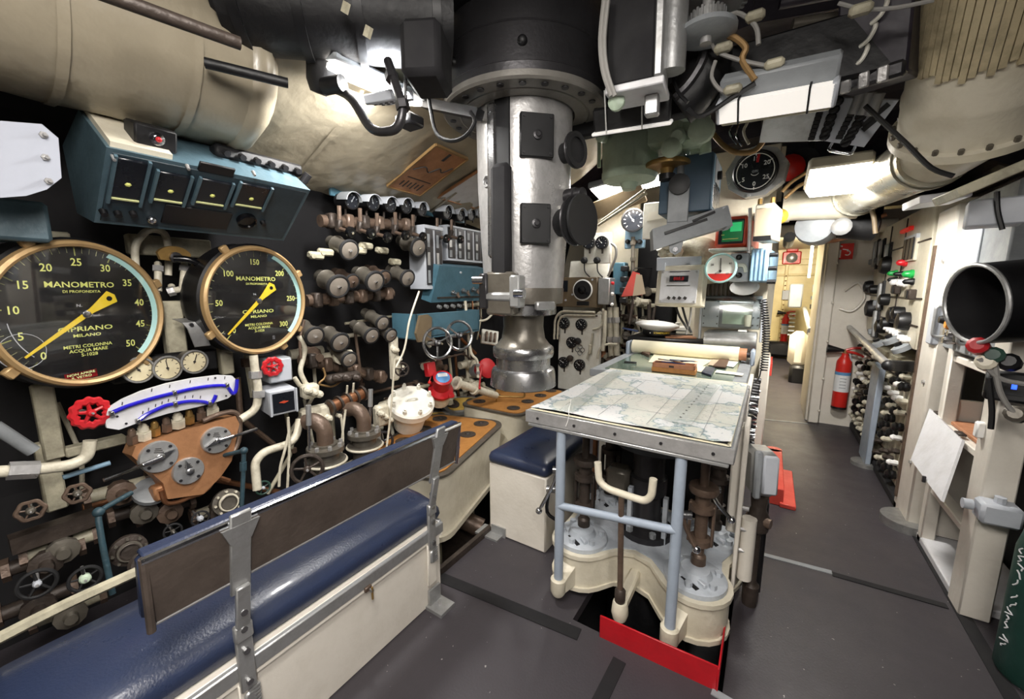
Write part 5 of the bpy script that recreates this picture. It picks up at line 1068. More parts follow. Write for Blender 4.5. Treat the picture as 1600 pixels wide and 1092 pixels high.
# switch bank on its right flank
fr = frame((X1+.0, 3.0, .62), PX); sb = thing('switch_bank', 'bank of black and chrome switches on the flank of the plotting table', 'switch bank', fr)
MB().box((0, 0, .01), (.8, .4, .03), bev=.006).build('panel', 'cream_clean', sb)
rnd = random.Random(5)
for i in range(9):
    for j in range(5):
        x, y = -.36+.09*i, -.16+.08*j; r = rnd.choice((.014, .018, .022)); MB().lathe([(r*1.2, .02), (r*1.2, .028), (r, .03), (r*.8, .03+rnd.uniform(.02, .045)), (r*.3, .07)], (x, y, 0), n=10).build('switch', rnd.choice(('black', 'chrome', 'black', 'dark_steel')), sb)
single('ribbed_end_cabinet', 'cream ribbed end panel right of the switch bank', 'panel', MB().box((.0, 3.85, .45), (.07, .45, .9), None, .01), 'cream_clean')
ep = bpy.data.objects['ribbed_end_cabinet']
for k in range(8): MB().box((.04, 3.66+.05*k, .82), (.02, .012, .1)).build('fin', 'red_step', ep)
# roll of paper on its spindle
a, c = at(993, 533, Z=.985), at(1163, 553, Z=.975); a.y = c.y = 3.40; a.x, c.x = -.98, -.17
t = thing('paper_roll', 'long roll of cream paper on a wooden spindle across the plotting table', 'paper roll', (a+c)/2); d = V((1, 0, 0)); a = V((-.97, 3.42, .955)); c = V((-.17, 3.42, .955))
MB().cyl(a, c, .055, n=24).build('paper', 'paper_cream', t, True); MB().cyl(c, c+d*.05, .047, n=20).build('spindle_end', 'wood_red', t, True); MB().cyl(c+d*.05, c+d*.09, .02, n=12).build('journal', 'dark_steel', t, True)
for x in (-1.0, -.08): MB().box((x, 3.42, .94), (.03, .13, .12), None, .01).build('end_bracket', 'grey_blue_paint', t, True)
# loose things on the plotting table
def sheet(name, label, quad, m, z=Z2+.004, th=.002, cat='paper'):
    q = [at(x, y, Z=z) for x, y in quad]; b = MB(); b.hull8(q, [p+V((0, 0, th)) for p in q]); o = single(name, label, cat, b, m, smooth=0); fixnormals(o); return o
sheet('paper_sheet', 'large cream sheet lying under the paper roll', ((1013, 566), (1095, 574), (1115, 562), (1025, 549)), 'paper_cream')
sheet('paper_sheet', 'small white sheet at the right of the plotting table', ((1135, 572), (1146, 574), (1156, 563), (1125, 560)), 'paper', Z2+.006)
sheet('folded_sheet', 'brown folded sheet edge beside the dark wallet', ((1106, 570), (1117, 572), (1126, 560), (1114, 559)), 'paper_tan', Z2+.009)
sheet('wallet', 'dark brown leather wallet on the plotting table', ((1114, 573), (1134, 575), (1139, 563), (1126, 561)), 'leather_brown', Z2+.012, .008, 'wallet')
sheet('booklet', 'dark blue booklet beside the wooden pencil box', ((1096, 583), (1111, 588), (1117, 577), (1103, 574)), 'navy_vinyl', Z2+.006, .01, 'booklet')
sheet('paper_sheet', 'narrow cream slip next to the pencil box', ((1088, 580), (1097, 582), (1103, 573), (1090, 571)), 'paper_cream', Z2+.006)
sheet('envelope', 'long white strip near the right edge of the plotting table', ((1117, 582), (1160, 587), (1162, 584), (1120, 578)), 'paper', Z2+.006)
b = MB(frame(at(985, 566, Z=Z2+.01), PZ, (0, 1, 0))); b.box((0, 0, 0), (.09, .022, .012), rad(15), .003); single('black_marker', 'short black marker at the left of the plotting table', 'marker', b, 'black')
p = at(990, 547, Z=Z2); b = MB(); rings = []; rnd = random.Random(9)
for i in range(6): rings.append([(p.x+cos(2*pi*j/9)*.075*(1-i/6.2)*rnd.uniform(.8, 1.2), p.y+sin(2*pi*j/9)*.06*(1-i/6.2)*rnd.uniform(.8, 1.2), p.z+.008*i+rnd.uniform(0, .006)) for j in range(9)])
fixnormals(single('crumpled_tissue', 'crumpled white tissue at the far left of the plotting table', 'tissue', b.ringset(rings), 'white', smooth=0))
sheet('brown_pouch', 'brown leather pouch beside the crumpled tissue', ((1001, 552), (1014, 558), (1018, 549), (1006, 544)), 'leather_brown', Z2+.004, .02, 'pouch')
# pencil box
p = at(1052, 583, Z=Z2); M = Matrix.Translation((p.x, p.y+.02, Z2+.004)) @ Matrix.Rotation(rad(2), 4, 'Z'); t = thing('pencil_box', 'open two tone wooden pencil box on the plotting table', 'box', M)
MB().box((0, 0, .016), (.27, .1, .032), None, .003).build('lower_tray', 'wood_box', t)
b = MB(); b.box((0, -.046, .046), (.26, .008, .028)); b.box((0, .046, .046), (.26, .008, .028)); b.box((-.126, 0, .046), (.008, .1, .028)); b.box((.126, 0, .046), (.008, .1, .028)); b.build('upper_rim', 'wood_red', t)
MB().box((-.01, -.052, .044), (.03, .004, .012)).build('maker_mark', 'letter_dark', t)
for i, (x, y, a, m, lb) in enumerate(((-.05, .01, 8, 'pencil_dark', 'dark pencil lying lowest in the wooden box'), (.0, -.02, -6, 'pencil_blue', 'blue pencil lying across the wooden box'), (.03, .02, 14, 'pencil_dark', 'dark pencil propped over the far rim of the box'), (-.03, -.005, -14, 'chrome', 'metal dividers lying in the wooden box'), (.05, .0, 4, 'pencil_blue', 'short blue pencil at the right end of the box'))):
    Mp = M @ Matrix.Translation((x, y, .058+.006*i)) @ Matrix.Rotation(rad(a), 4, 'Z') @ Matrix.Rotation(rad(-6 if i == 2 else 0), 4, 'Y'); q = thing('pencil' if 'pencil' in m else 'dividers', lb, 'pencil' if 'pencil' in m else 'dividers', Mp, None)
    MB().cyl((-.08, 0, 0), (.07, 0, 0), .0038, n=6).build('barrel', m, q); MB().cyl((.07, 0, 0), (.09, 0, 0), .0038, .0008, 6).build('tip', 'wood_red' if 'pencil' in m else 'chrome', q)
# shelf with cap behind the roll
ZS = at(1026, 523, Y=3.85).z-.012; single('instrument_shelf', 'dark shelf behind the paper roll', 'shelf', MB().box((-.6, 3.95, ZS-.03), (1.0, .55, .06), None, .01), 'dark_machine')
p = at(1026, 521, Y=3.85); M = Matrix.Translation((p.x, p.y, ZS+.012)); t = thing('sailor_cap', 'white topped sailor cap with black ribbon band on the shelf', 'cap', M)
MB().lathe([(.122, 0), (.126, .01), (.124, .05), (.12, .056)], n=32).build('band', 'black', t)
rings = []
for r, z in ((.118, .045), (.15, .07), (.178, .085), (.183, .095), (.176, .105), (.13, .122), (.07, .13), (.01, .132)): rings.append([(cos(2*pi*j/32)*r*1.08, sin(2*pi*j/32)*r, z+.012*cos(2*pi*j/32+2.6)*(r/.18)) for j in range(32)])
fixnormals(MB().ringset(rings).build('crown', 'white', t, smooth=70))
th0 = -62
for i, chx in enumerate('SOMMERGIBILI'):
    a = rad(th0+i*6.4-25); Mc = Matrix.Translation((cos(a)*.127, sin(a)*.127, .028)) @ Matrix.Rotation(a+pi/2, 4, 'Z') @ Matrix.Rotation(pi/2, 4, 'X'); text(chx, .026, Mc, 'letter_yellow', t)
a = rad(th0-42); MB().sphere((cos(a)*.127, sin(a)*.127, .028), .006, 8, 6).build('star', 'letter_white', t)
b = MB(Matrix.Translation(at(1062, 525, Y=3.85)+V((0, 0, -.008))) @ Matrix.Rotation(.3, 4, 'Z')); b.box((0, 0, 0), (.26, .17, .012), None, .002); single('wooden_board', 'pale wooden clipboard lying beside the sailor cap', 'board', b, 'wood_red')
b = MB(); b.box(at(985, 515, Y=3.9), (.16, .02, .015), Matrix.Rotation(.15, 3, 'Y')); single('blue_pen', 'blue pen shaft sticking out left of the cap', 'pen', b, 'pencil_blue')
b = MB(); b.box(at(1063, 513, Y=4.1), (.16, .1, .05), None, .012); b.lathe([(.02, 0), (.025, .03), (.01, .035)], at(1059, 509, Y=4.08), n=10); single('white_fitting', 'small white fitting right of the sailor cap', 'fitting', b, 'white_paint')

# ================================================================== machinery under the chart table
ped = thing('valve_pedestal', 'cream cast pedestal with round bolted lobes under the chart table', 'pedestal', Matrix.Translation((-.42, 1.75, 0)))
lobes = [(-.69, 1.70, .135), (-.175, 1.70, .135), (-.14, 2.05, .125), (-.69, 2.1, .125)]
ZT, ZB_ = .22, .05
def outline(g):
    P = []
    def arc(i, a0, a1, n=8):
        cx_, cy_, r = lobes[i]; r += g
        return [(cx_+cos(rad(a0+(a1-a0)*k/n))*r, cy_+sin(rad(a0+(a1-a0)*k/n))*r) for k in range(n+1)]
    P += arc(0, 150, 325, 10); P += [(-.52, 1.70-g), (-.44, 1.735-g), (-.36, 1.71-g)]; P += arc(1, 215, 395, 10); P += [(-.07+g, 1.88)]; P += arc(2, -20, 100); P += arc(3, 80, 200)
    return P
MB().prism(outline(0), ZB_, ZT).build('casting', 'cream', ped, True, smooth=45); MB().prism(outline(.012), ZT-.015, ZT+.004).build('top_bead', 'cream', ped, True); MB().prism(outline(.01), ZB_-.008, ZB_+.012).build('bottom_bead', 'cream', ped, True)
MB().prism(outline(-.018), ZT, ZT+.009).build('deck', 'pale_blue_grey', ped, True)
MB().cyl((-.42, 1.95, -.5), (-.42, 1.95, ZB_), .2, n=20).build('stand', 'dark_machine', ped, True)
for i, (cx_, cy_, r) in enumerate(lobes):
    r *= .92; o = MB().lathe([(r, ZT+.005), (r, ZT+.025), (r*.95, ZT+.03), (r*.55, ZT+.035), (r*.45, ZT+.06), (r*.3, ZT+.065)], (cx_, cy_, 0), n=28).build('lobe_flange', 'pale_blue_grey', ped, True)
    for k in range(6): a = 2*pi*k/6+.4; MB().cyl((cx_+cos(a)*r*.75, cy_+sin(a)*r*.75, ZT+.028), (cx_+cos(a)*r*.75, cy_+sin(a)*r*.75, ZT+.052), .015, n=6).build('nut', 'pale_blue_grey', o, True)
    MB().box((cx_+.01, cy_-.045, ZT+.04), (.1, .02, .022), Matrix.Rotation(-.6, 3, 'Z'), .004).build('slot_bar', 'pale_blue_grey', o, True); MB().box((cx_-.01, cy_-.075, ZT+.033), (.08, .018, .006), Matrix.Rotation(-.6, 3, 'Z')).build('slot', 'black', o, True)
for X, Y in ((-.72, 1.505), (-.23, 1.505)):
    MB().lathe([(.026, .04), (.036, .06), (.036, .12), (.03, .125)], (X, Y, 0), n=16).build('leg_cup', 'cream', ped, True)
    MB().hull8([(X-.03, Y, .06), (X+.035, Y, .06), (X+.075, Y+.12, .07), (X-.01, Y+.12, .07)], [(X-.03, Y, .12), (X+.035, Y, .12), (X+.075, Y+.12, .2), (X-.01, Y+.12, .2)]).build('leg_bracket', 'cream', ped, True)
MB().lathe([(.028, .06), (.036, .09), (.032, .13), (.028, .14)], (-.43, 1.505, 0), n=14).build('rod_cup', 'cream', ped, True)
MB().box((-.43, 1.62, .12), (.05, .24, .05), None, .01).build('rod_bracket', 'cream', ped, True)
# spindles rising from the lobes
def spindle(label, x, y, top, m='bronze_dark', k=1):
    t = thing('valve_spindle', label, 'valve', Matrix.Translation((x, y, .28)))
    MB().lathe([(.03*k, 0), (.03*k, .04), (.02*k, .05), (.02*k, .09), (.045*k, .1), (.045*k, .125), (.026*k, .13), (.026*k, .24), (.05*k, .25), (.05*k, .275), (.03*k, .28), (.03*k, .33), (.018*k, .34), (.018*k, top-.28)], n=16).build('stem', m, t)
    for s_ in (-1, 1): MB().box((s_*.045*k, .0, .19), (.012, .03, .18), None, .003).build('yoke', m, t)
    MB().lathe([(.055*k, .33), (.06*k, .345), (.055*k, .36)], n=16).build('collar', m, t); return t
spindle('bronze valve spindle standing on the front left lobe', -.69, 1.72, .85); spindle('bronze valve spindle standing on the front right lobe', -.17, 1.73, .85, 'bronze'); spindle('dark valve spindle standing on the rear right lobe', -.14, 2.05, .85); spindle('dark valve spindle standing on the rear left lobe', -.69, 2.1, .86, 'bronze_dark', 1.1)
t = thing('centre_motor', 'dull grey motor column in the middle under the table', 'motor', Matrix.Translation((-.44, 1.93, .23)))
MB().lathe([(.13, 0), (.13, .03), (.07, .035), (.065, .2), (.09, .22), (.09, .3), (.075, .31), (.075, .46), (.05, .47)], n=24).build('column', 'dark_steel', t); MB().lathe([(.07, .46), (.085, .48), (.085, .56)], n=24).build('cap', 'black', t)
for k in range(6): a = 2*pi*k/6; MB().cyl((cos(a)*.11, sin(a)*.11, .03), (cos(a)*.11, sin(a)*.11, .055), .016, n=6).build('nut', 'mid_grey', t)
MB().box((-.14, -.02, .26), (.12, .1, .12), None, .02).build('side_box', 'gun_metal', t); MB().box((.1, -.06, .06), (.02, .03, .35)).build('stay', 'pale_blue_grey', t); MB().box((-.06, -.09, .06), (.02, .03, .4)).build('stay', 'pale_blue_grey', t)
t = thing('under_ring', 'dark round casting hung under the table top', 'casting', Matrix.Translation((-.42, 1.95, .78))); MB().torus((0, 0, 0), PZ, .26, .03, 32, 8).build('ring', 'gun_metal', t); MB().lathe([(.2, -.08), (.27, 0), (.27, .07)], n=32).build('pan', 'dark_machine', t)
pipe('under_pipe', 'dark bent pipe at the rear right under the table', [(-.2, 2.2, .3), (-.2, 2.2, .7), (-.1, 2.3, .8)], .035, 'bronze_dark'); pipe('under_pipe', 'red brown upright pipe behind the left table leg', [(-.73, 1.95, .3), (-.73, 1.95, .86)], .014, 'copper')
single('under_block', 'dark machinery block filling the space behind the spindles', 'machinery', MB().box((-.44, 2.38, .45), (.7, .2, .75), None, .02), 'dark_machine')
# cream fork handle on its rod
t = thing('fork_handle', 'cream U shaped fork handle on a rusty upright rod', 'handle', Matrix.Translation((-.432, 1.505, .15)))
Yh = 1.5; P_ = [at(x, y, Y=Yh) for x, y in ((934, 722), (936, 752), (950, 764), (985, 776), (1008, 783), (1018, 775), (1021, 748))]
MB().elbow(P_, .015, .03).build('fork', 'cream', t, True); MB().cyl(at(971, 772, Y=Yh), (-.432, 1.505, .15), .0125, n=10).build('rod', 'bronze', t, True); MB().lathe([(.02, .13), (.023, .15), (.023, .19), (.015, .2)], (-.432, 1.505, 0), n=12).build('socket', 'bronze_dark', t, True)
# levers with ball ends
for i, (q, Y, m, lb) in enumerate((((( 868, 735), (866, 752), (842, 798)), 1.62, 'chrome', 'chrome lever with ball end left of the left table leg'), (((1112, 765), (1120, 785), (1143, 812)), 1.85, 'chrome', 'chrome lever with ball end at the right under the table'), (((1066, 805), (1074, 830), (1088, 858)), 1.6, 'bronze', 'rusty lever with ball end behind the right table leg'), (((858, 765), (855, 800), (875, 815)), 1.66, 'black_gloss', 'black U shaped handle left of the left table leg'))):
    t = thing('ball_lever', lb, 'lever', at(*q[0], Y=Y)); MB().tube([at(*p, Y=Y) for p in q], .009, 8).build('arm', m, t, True); MB().sphere(at(*q[-1], Y=Y), .017).build('ball', 'chrome' if m != 'black_gloss' else m, t, True); MB().cyl(at(*q[0], Y=Y)-V((.015, 0, 0)), at(*q[0], Y=Y)+V((.03, .02, 0)), .018, n=10).build('hub', 'steel', t, True)
# red guard plates
single('red_guard', 'broad red kick plate in front of the pedestal', 'guard', MB().box((-.27, 1.44, .045), (.44, .008, .11), Matrix.Rotation(.03, 3, 'Z'), .002), 'red_plate')
single('red_guard', 'narrow red plate running back along the pedestal right side', 'guard', MB().box((-.048, 1.9, .045), (.006, .92, .1), None, .001), 'red_plate')
# right flank: cream post, grey box, red step
t = thing('flank_post', 'cream flanged post at the right rear corner of the chart table', 'post', Matrix.Translation((-.06, 2.0, 0)))
MB().box((-.065, 1.98, .6), (.05, .1, .5), None, .008).build('column', 'cream_clean', t, True); MB().box((-.04, 1.95, .5), (.02, .14, .76), None, .004).build('web', 'cream_clean', t, True); MB().cyl((.0, 1.92, .16), (.0, 1.92, .45), .03, n=12).build('lower_tube', 'cream_clean', t, True)
for k in range(3): MB().cyl((-.03, 1.9, .3+.1*k), (-.005, 1.9, .3+.1*k), .009, n=6).build('bolt', 'steel_worn', t, True)
M = frame((.02, 2.0, .65), (.3, -1, .1)); t = thing('flank_box', 'grey cast metal box on the flank right of the chart table', 'box', M); MB().box((0, 0, 0), (.1, .2, .14), bev=.02).build('casing', 'alu', t); MB().box((-.03, 0, .075), (.03, .21, .03), bev=.008).build('flange', 'mid_grey', t); MB().box((.02, 0, .07), (.06, .17, .02), bev=.008).build('lid', 'light_grey', t)
t = thing('flank_valve', 'dark bronze valve beneath the grey flank box', 'valve', Matrix.Translation((.03, 1.98, .0))); MB().lathe([(.03, 0), (.035, .1), (.02, .12), (.02, .36), (.045, .38), (.05, .43), (.03, .48), (.035, .54)], n=14).build('body', 'bronze_dark', t); MB().cyl((-.04, 0, .43), (.05, -.03, .43), .022, n=10).build('outlet', 'bronze', t); MB().box((.01, .08, .26), (.06, .08, .46), None, .01).build('backing', 'black', t)
t = thing('red_step', 'red painted step box with flange beside the plotting table', 'step', Matrix.Translation((.12, 3.4, 0))); MB().box((.122, 3.45, .06), (.115, .78, .12), None, .005).build('box', 'red_step', t, True); MB().lathe([(.0575, 0), (.0575, .12)], (.122, 3.84, 0), n=16).build('rounded_end', 'red_step', t, True); MB().box((.205, 3.35, .015), (.09, .62, .03), None, .004).build('side_flange', 'red_step', t, True)
MB().box((.082, 2.86, .06), (.008, .42, .12), None, .001).build('front_fin', 'red_plate', t, True)

# ================================================================== forward wall instruments
def boxY(name, label, cat, box, Y, depth, m, bev=.008, tilt=(0, 0), group=None):
    x0, y0, x1, y1 = box; a, c = at(x0, (y0+y1)/2, Y=Y), at(x1, (y0+y1)/2, Y=Y); e, g = at((x0+x1)/2, y0, Y=Y), at((x0+x1)/2, y1, Y=Y)
    fr = frame(((a.x+c.x)/2, Y, (e.z+g.z)/2), (tilt[0], -1, tilt[1])); t = thing(name, label, cat, fr, group); w_, h_ = c.x-a.x, e.z-g.z
    MB().box((0, 0, -depth/2), (w_, h_, depth), bev=bev).build('casing', m, t); return t, fr, w_, h_
YG = 3.75
single('instrument_rack', 'cream backboard carrying the monitor and the boxes beside it', 'rack', MB().box((-.3, 3.9, 1.28), (.54, .04, 2.56), None, .006), 'cream')
t, fr, w_, h_ = boxY('gauge_board', 'white panel with five black gauges under the brown instrument', 'panel', (872, 490, 937, 612), YG, .05, 'white_paint')
for x in (-1, 1): MB().box((x*w_*.3, h_*.48, .002), (w_*.25, .014, .006)).build('label_strip', 'bronze_dark', t)
for i, (px, py, lb) in enumerate(((881, 505, 'upper left'), (908, 507, 'upper right'), (893, 535, 'centre'), (880, 566, 'lower left'), (905, 570, 'lower right'))):
    x, y = on(fr, px, py, .03); small_gauge(lb+' black gauge on the white five gauge panel', fr @ T(x, y, .03), .056, .06, 'black', 'dial_black', 'letter_white', (45, 40, 45, 60, 50)[i], 'gauges on the white panel', stem=.05)
for px, py, m in ((868, 525, 'black'), (890, 560, 'bronze_dark'), (902, 533, 'black')): x, y = on(fr, px, py, .05); MB().lathe([(.03, .02), (.035, .04), (.03, .06), (.01, .065)], (x, y, 0), n=12).build('knob', m, t)
x, y = on(fr, 908, 546); 
for k in range(4): a = k*1.57; MB().torus((x+.025*cos(a), y+.03*sin(a), .03), (.3, .2, 1), .022, .004, 14, 5).build('wire_loop', 'steel', t)
MB().tube([(*on(fr, 919, 560), .03), (*on(fr, 925, 540), .03), (*on(fr, 928, 520), .03)], .012, 8).build('riser', 'pipe_white', t); MB().box((*on(fr, 924, 545), .03), (.03, .1, .04), bev=.006).build('riser_valve', 'pipe_white', t)
for i, pts in enumerate((((866, 530), (867, 498), (876, 486), (930, 488)), ((871, 530), (872, 502), (880, 492), (930, 493)), ((926, 515), (938, 512), (944, 500), (942, 482)), ((945, 485), (945, 520), (942, 548)), ((934, 560), (936, 545), (948, 537), (965, 538)))):
    pipe('panel_conduit', ('outer cream conduit arching over the gauge panel', 'inner cream conduit arching over the gauge panel', 'cream conduit leaving the gauge panel to the right', 'upright cream conduit right of the gauge panel', 'low cream conduit right of the gauge panel')[i], [at(x, y, Y=YG-.06) for x, y in pts], (.012, .01, .012, .02, .012)[i], 'pipe_white', bend=.08)
for i, x in enumerate((953, 962)): pipe('wall_riser', ('left', 'right')[i]+' thick cream riser right of the gauge panel', [at(x, 480, Y=3.9), at(x+2, 555, Y=3.9)], .03, 'pipe_white', nuts=[(at(x, 500, Y=3.9), at(x+1, 520, Y=3.9)), (at(x+1, 530, Y=3.9), at(x+1, 540, Y=3.9))])
# brown instrument
t, fr, w_, h_ = boxY('brown_instrument', 'brown instrument box with large black round dial', 'instrument', (868, 433, 933, 480), 3.7, .18, 'brown_box')
x, y = on(fr, 911, 453); MB().lathe([(.1, 0), (.104, .012), (.095, .016)], (x, y, 0), n=28).build('bezel', 'letter_white', t); MB().lathe([(.093, .01), (.09, .022)], (x, y, 0), n=28).build('dial', 'black', t); b = MB(T(x, y, .02)); b.lathe([(.04, 0), (.035, .03), (.01, .034)], n=16); b.box((.03, -.02, .02), (.09, .02, .02), rad(-25)); b.build('pointer_knob', 'black_gloss', t)
MB().box((*on(fr, 882, 447), .004), (.075, .11, .01)).build('meter_window', 'dial_black', t); MB().box((*on(fr, 911, 474), .004), (.13, .04, .01), bev=.004).build('name_plate', 'black', t); MB().sphere((*on(fr, 874, 466), .015), .018).build('red_lamp', 'indicator_red', t)
for p in ((926, 437), (895, 460), (884, 469)): MB().cyl((*on(fr, *p), 0), (*on(fr, *p), .012), .01, n=10).build('screw', 'light_grey', t)
t, fr, w_, h_ = boxY('silver_box', 'silver box with red and white buttons right of the brown instrument', 'switch box', (934, 434, 952, 476), 3.68, .16, 'alu')
for k, m in enumerate(('indicator_red', 'white', 'white')): MB().sphere((w_/2+.02, h_*.3-.1*k, -.03), .017).build('button', m, t)
# upper gauges on white plate
t, fr, w_, h_ = boxY('gauge_plate', 'small white plate with two black gauges beside the eyepiece', 'panel', (912, 364, 954, 412), 3.7, .04, 'white_paint')
for i, (px, py) in enumerate(((920, 379), (940, 379))): x, y = on(fr, px, py, .04); small_gauge(('left', 'right')[i]+' black gauge on the small white plate', fr @ T(x, y, .04), .058, .06, 'black', 'dial_black', 'letter_white', 45, 'gauges on the small plate', stem=.04)
for px in (914, 934): x, y = on(fr, px, 407); MB().lathe([(.03, 0), (.034, .03), (.02, .05)], (x, y, 0), n=8).build('knob', 'rubber', t); MB().tube([(x, y, .01), (x+.01, y-.1, .02), (x+.06, y-.16, .01)], .006, 6).build('tail', 'cord_black', t)
single('white_cowl', 'white sloping sheet below the two gauge plate', 'sheet', MB(frame(at(920, 424, Y=3.78), (.1, -1, .3))).box((0, 0, 0), (.4, .22, .02), bev=.006), 'white_paint')
pipe('grey_hose', 'grey hose curving down right of the two gauge plate', [at(x, y, Y=3.65) for x, y in ((955, 380), (963, 386), (963, 400), (950, 432))], .012, 'cord_grey', bend=.06, cat='hose')
# black gauge on blue bracket
t, fr, w_, h_ = boxY('blue_bracket', 'sky blue bracket plate with twin cocks under the black gauge', 'bracket', (976, 356, 1008, 388), 3.9, .03, 'sky_blue')
for px in (982, 993, 1001): MB().lathe([(.02, 0), (.022, .04), (.014, .06)], (*on(fr, px, 378), 0), n=10).build('cock', 'black' if px != 993 else 'bronze', t)
small_gauge('black gauge with white needle on the sky blue bracket', frame(at(989, 344, Y=3.8), (.1, -1, 0)), .105, .08, 'black', 'dial_black', 'letter_white', 35, None, 11, name='large_gauge')
pipe('drop_pipe', 'dark twin fitting pipe below the sky blue bracket', [at(989, 370, Y=3.85), at(989, 430, Y=3.85)], .018, 'gun_metal', nuts=[(at(989, 380, Y=3.85), at(989, 400, Y=3.85)), (at(989, 405, Y=3.85), at(989, 420, Y=3.85))])
t, fr, w_, h_ = boxY('teal_cabinet', 'teal box with dark terminals left of the orange pouch', 'box', (957, 410, 975, 460), 3.85, .12, 'teal_blue')
for k in range(4): MB().box((w_*.6, h_*.3-k*.1, .02), (.07, .05, .06), bev=.006).build('terminal', 'black', t)
b = MB(frame(at(988, 445, Y=3.7), (.2, -1, .1))); b.prism([(-.09, -.11), (.09, -.09), (.06, .1), (.0, .12)], -.03, .03); single('orange_pouch', 'orange and tan wedge shaped pouch hanging on the forward wall', 'pouch', b, 'red_step')
b = MB(frame(at(993, 447, Y=3.665), (.2, -1, .1))); b.prism([(-.02, -.09), (.09, -.07), (.05, .1), (.0, .11)], -.004, .004); o = b.build('tan_side', 'paper_tan', bpy.data.objects['orange_pouch']); p = at(990, 424, Y=3.7); MB().tube([p-V((0, 0, .03)), p+V((0, .05, .03)), V((p.x, 4.36, p.z+.05))], .005, 6).build('hanging_cord', 'cord_black', bpy.data.objects['orange_pouch'])
# sloping white sheet and bars near the overhead
b = MB(frame(at(960, 318, Y=3.6), (0, -.8, -.5))); b.box((0, 0, 0), (.55, .16, .02), Matrix.Rotation(.25, 3, 'Z'), .004); single('sloped_sheet', 'stained brown sloping sheet under the overhead lamp', 'sheet', b, 'brown_box')
for i, (a, c) in enumerate((((935, 352), (1010, 302)), ((940, 345), (1008, 296)))): pipe('sloped_bar', ('lower', 'upper')[i]+' pale sloping bar left of the blue device', [at(*a, Y=3.55), at(*c, Y=3.3)], .012, 'pipe_white', cat='bar')
single('cream_wall_plate', 'cream wall plate behind the black gauge', 'plate', MB().box(at(960, 370, Y=4.1), (.5, .03, .7), None, .01), 'cream')
M = frame(at(1024, 345, Y=3.6), (.1, -1, 0)); t = thing('white_notice_board', 'white board with folded note above the digital readout', 'board', M); MB().box((0, 0, 0), (.2, .3, .02), bev=.004).build('board', 'white_paint', t); b = MB(); b.prism([(-.07, 0), (.09, .02), (.07, .08), (-.05, .07)], .011, .016); b.build('note', 'paper', t)
# ---------------------------------------------------------------- blue device on bracket
Xd0, Xd1, Yd0, Yd1, Zd0, Zd1 = -.60, -.325, 2.5, 2.86, 1.875, 2.18
t = thing('blue_device', 'blue steel cabinet with white scale plate hung from the overhead', 'cabinet', Matrix.Translation(((Xd0+Xd1)/2, Yd0, Zd0)))
k = (at(1082, 300, Y=2.75)-EYE).dot(FW)/FPX
MB().box(((Xd0+Xd1)/2, (Yd0+Yd1)/2, (Zd0+Zd1)/2), (Xd1-Xd0, Yd1-Yd0, Zd1-Zd0), None, .006).build('casing', 'device_blue', t, True)
fr3 = frame((Xd1, (Yd0+Yd1)/2, (Zd0+Zd1)/2), PX)
MB(fr3).box((.0, .0, .002), (.33, .29, .006)).build('side_frame', 'sky_blue', t, True); MB(fr3).box((.0, -.07, .006), (.29, .12, .004)).build('lower_plate', 'steel', t, True); MB(fr3).box((-.02, .07, .006), (.2, .13, .004)).build('dial_plate', 'light_grey', t, True); MB(fr3).cyl((-.02, .06, .006), (-.02, .06, .03), .024, n=14).build('knob', 'black', t, True)
text('SERRARE APRIRE', .026, fr3 @ T(0, -.0, .009), 'letter_dark', None, 'lettering_plate').parent = t; bpy.data.objects['lettering_plate'].matrix_parent_inverse = wm(t).inverted()
MB().cyl((-.46, 2.68, 2.17), (-.46, 2.68, 2.6), .03, n=10).build('hanger', 'dark_machine', t, True)
fr4 = frame(at(1059, 330, Y=2.45), (.15, -1, 0)); t = thing('hanging_bracket', 'olive grey hanging bracket holding the tilted tray', 'bracket', fr4); MB().box((0, .04, 0), (.11, .2, .012), bev=.004).build('upper_plate', 'mid_grey', t); b = MB(); b.prism([(-.055, -.06), (.055, -.06), (.03, -.22), (.0, -.24), (-.03, -.22)][::-1], -.006, .006); b.build('lower_tongue', 'mid_grey', t); MB().cyl((0, -.21, 0), (0, -.21, .02), .014, n=10).build('pivot', 'chrome', t); MB().lathe([(.055, -.03), (.055, .03), (.02, .035)], (0, .14, .0), n=16).build('swivel', 'black', t); MB().cyl((0, .1, -.03), (0, .62, -.12), .02, n=10).build('stem', 'mid_grey', t)
fr5 = frame(at(1075, 358, Y=2.5), (.35, -1, .1), (-.28, 0, 1)); t = thing('document_tray', 'dark grey slotted tray tilted below the blue device', 'tray', fr5)
w5 = 108*k*.98; MB().hull8([(-w5/2, -.05, -.1), (w5/2, -.04, -.1), (w5/2, .07, -.1), (-w5/2+.02, .06, -.1)], [(-w5/2, -.07, .04), (w5/2, -.05, .06), (w5/2, .06, .05), (-w5/2+.02, .05, .03)]).build('body', 'mid_grey', t); MB().box((-.02, .01, .05), (w5*.55, .014, .01), rad(3)).build('slot', 'black', t); MB().box((.08, .035, .052), (.12, .012, .01), rad(8)).build('slot', 'black', t); MB().box((w5/2-.012, .0, .0), (.03, .11, .1)).build('end_plate', 'light_grey', t)
fixnormals(bpy.data.objects['document_tray'].children[0])
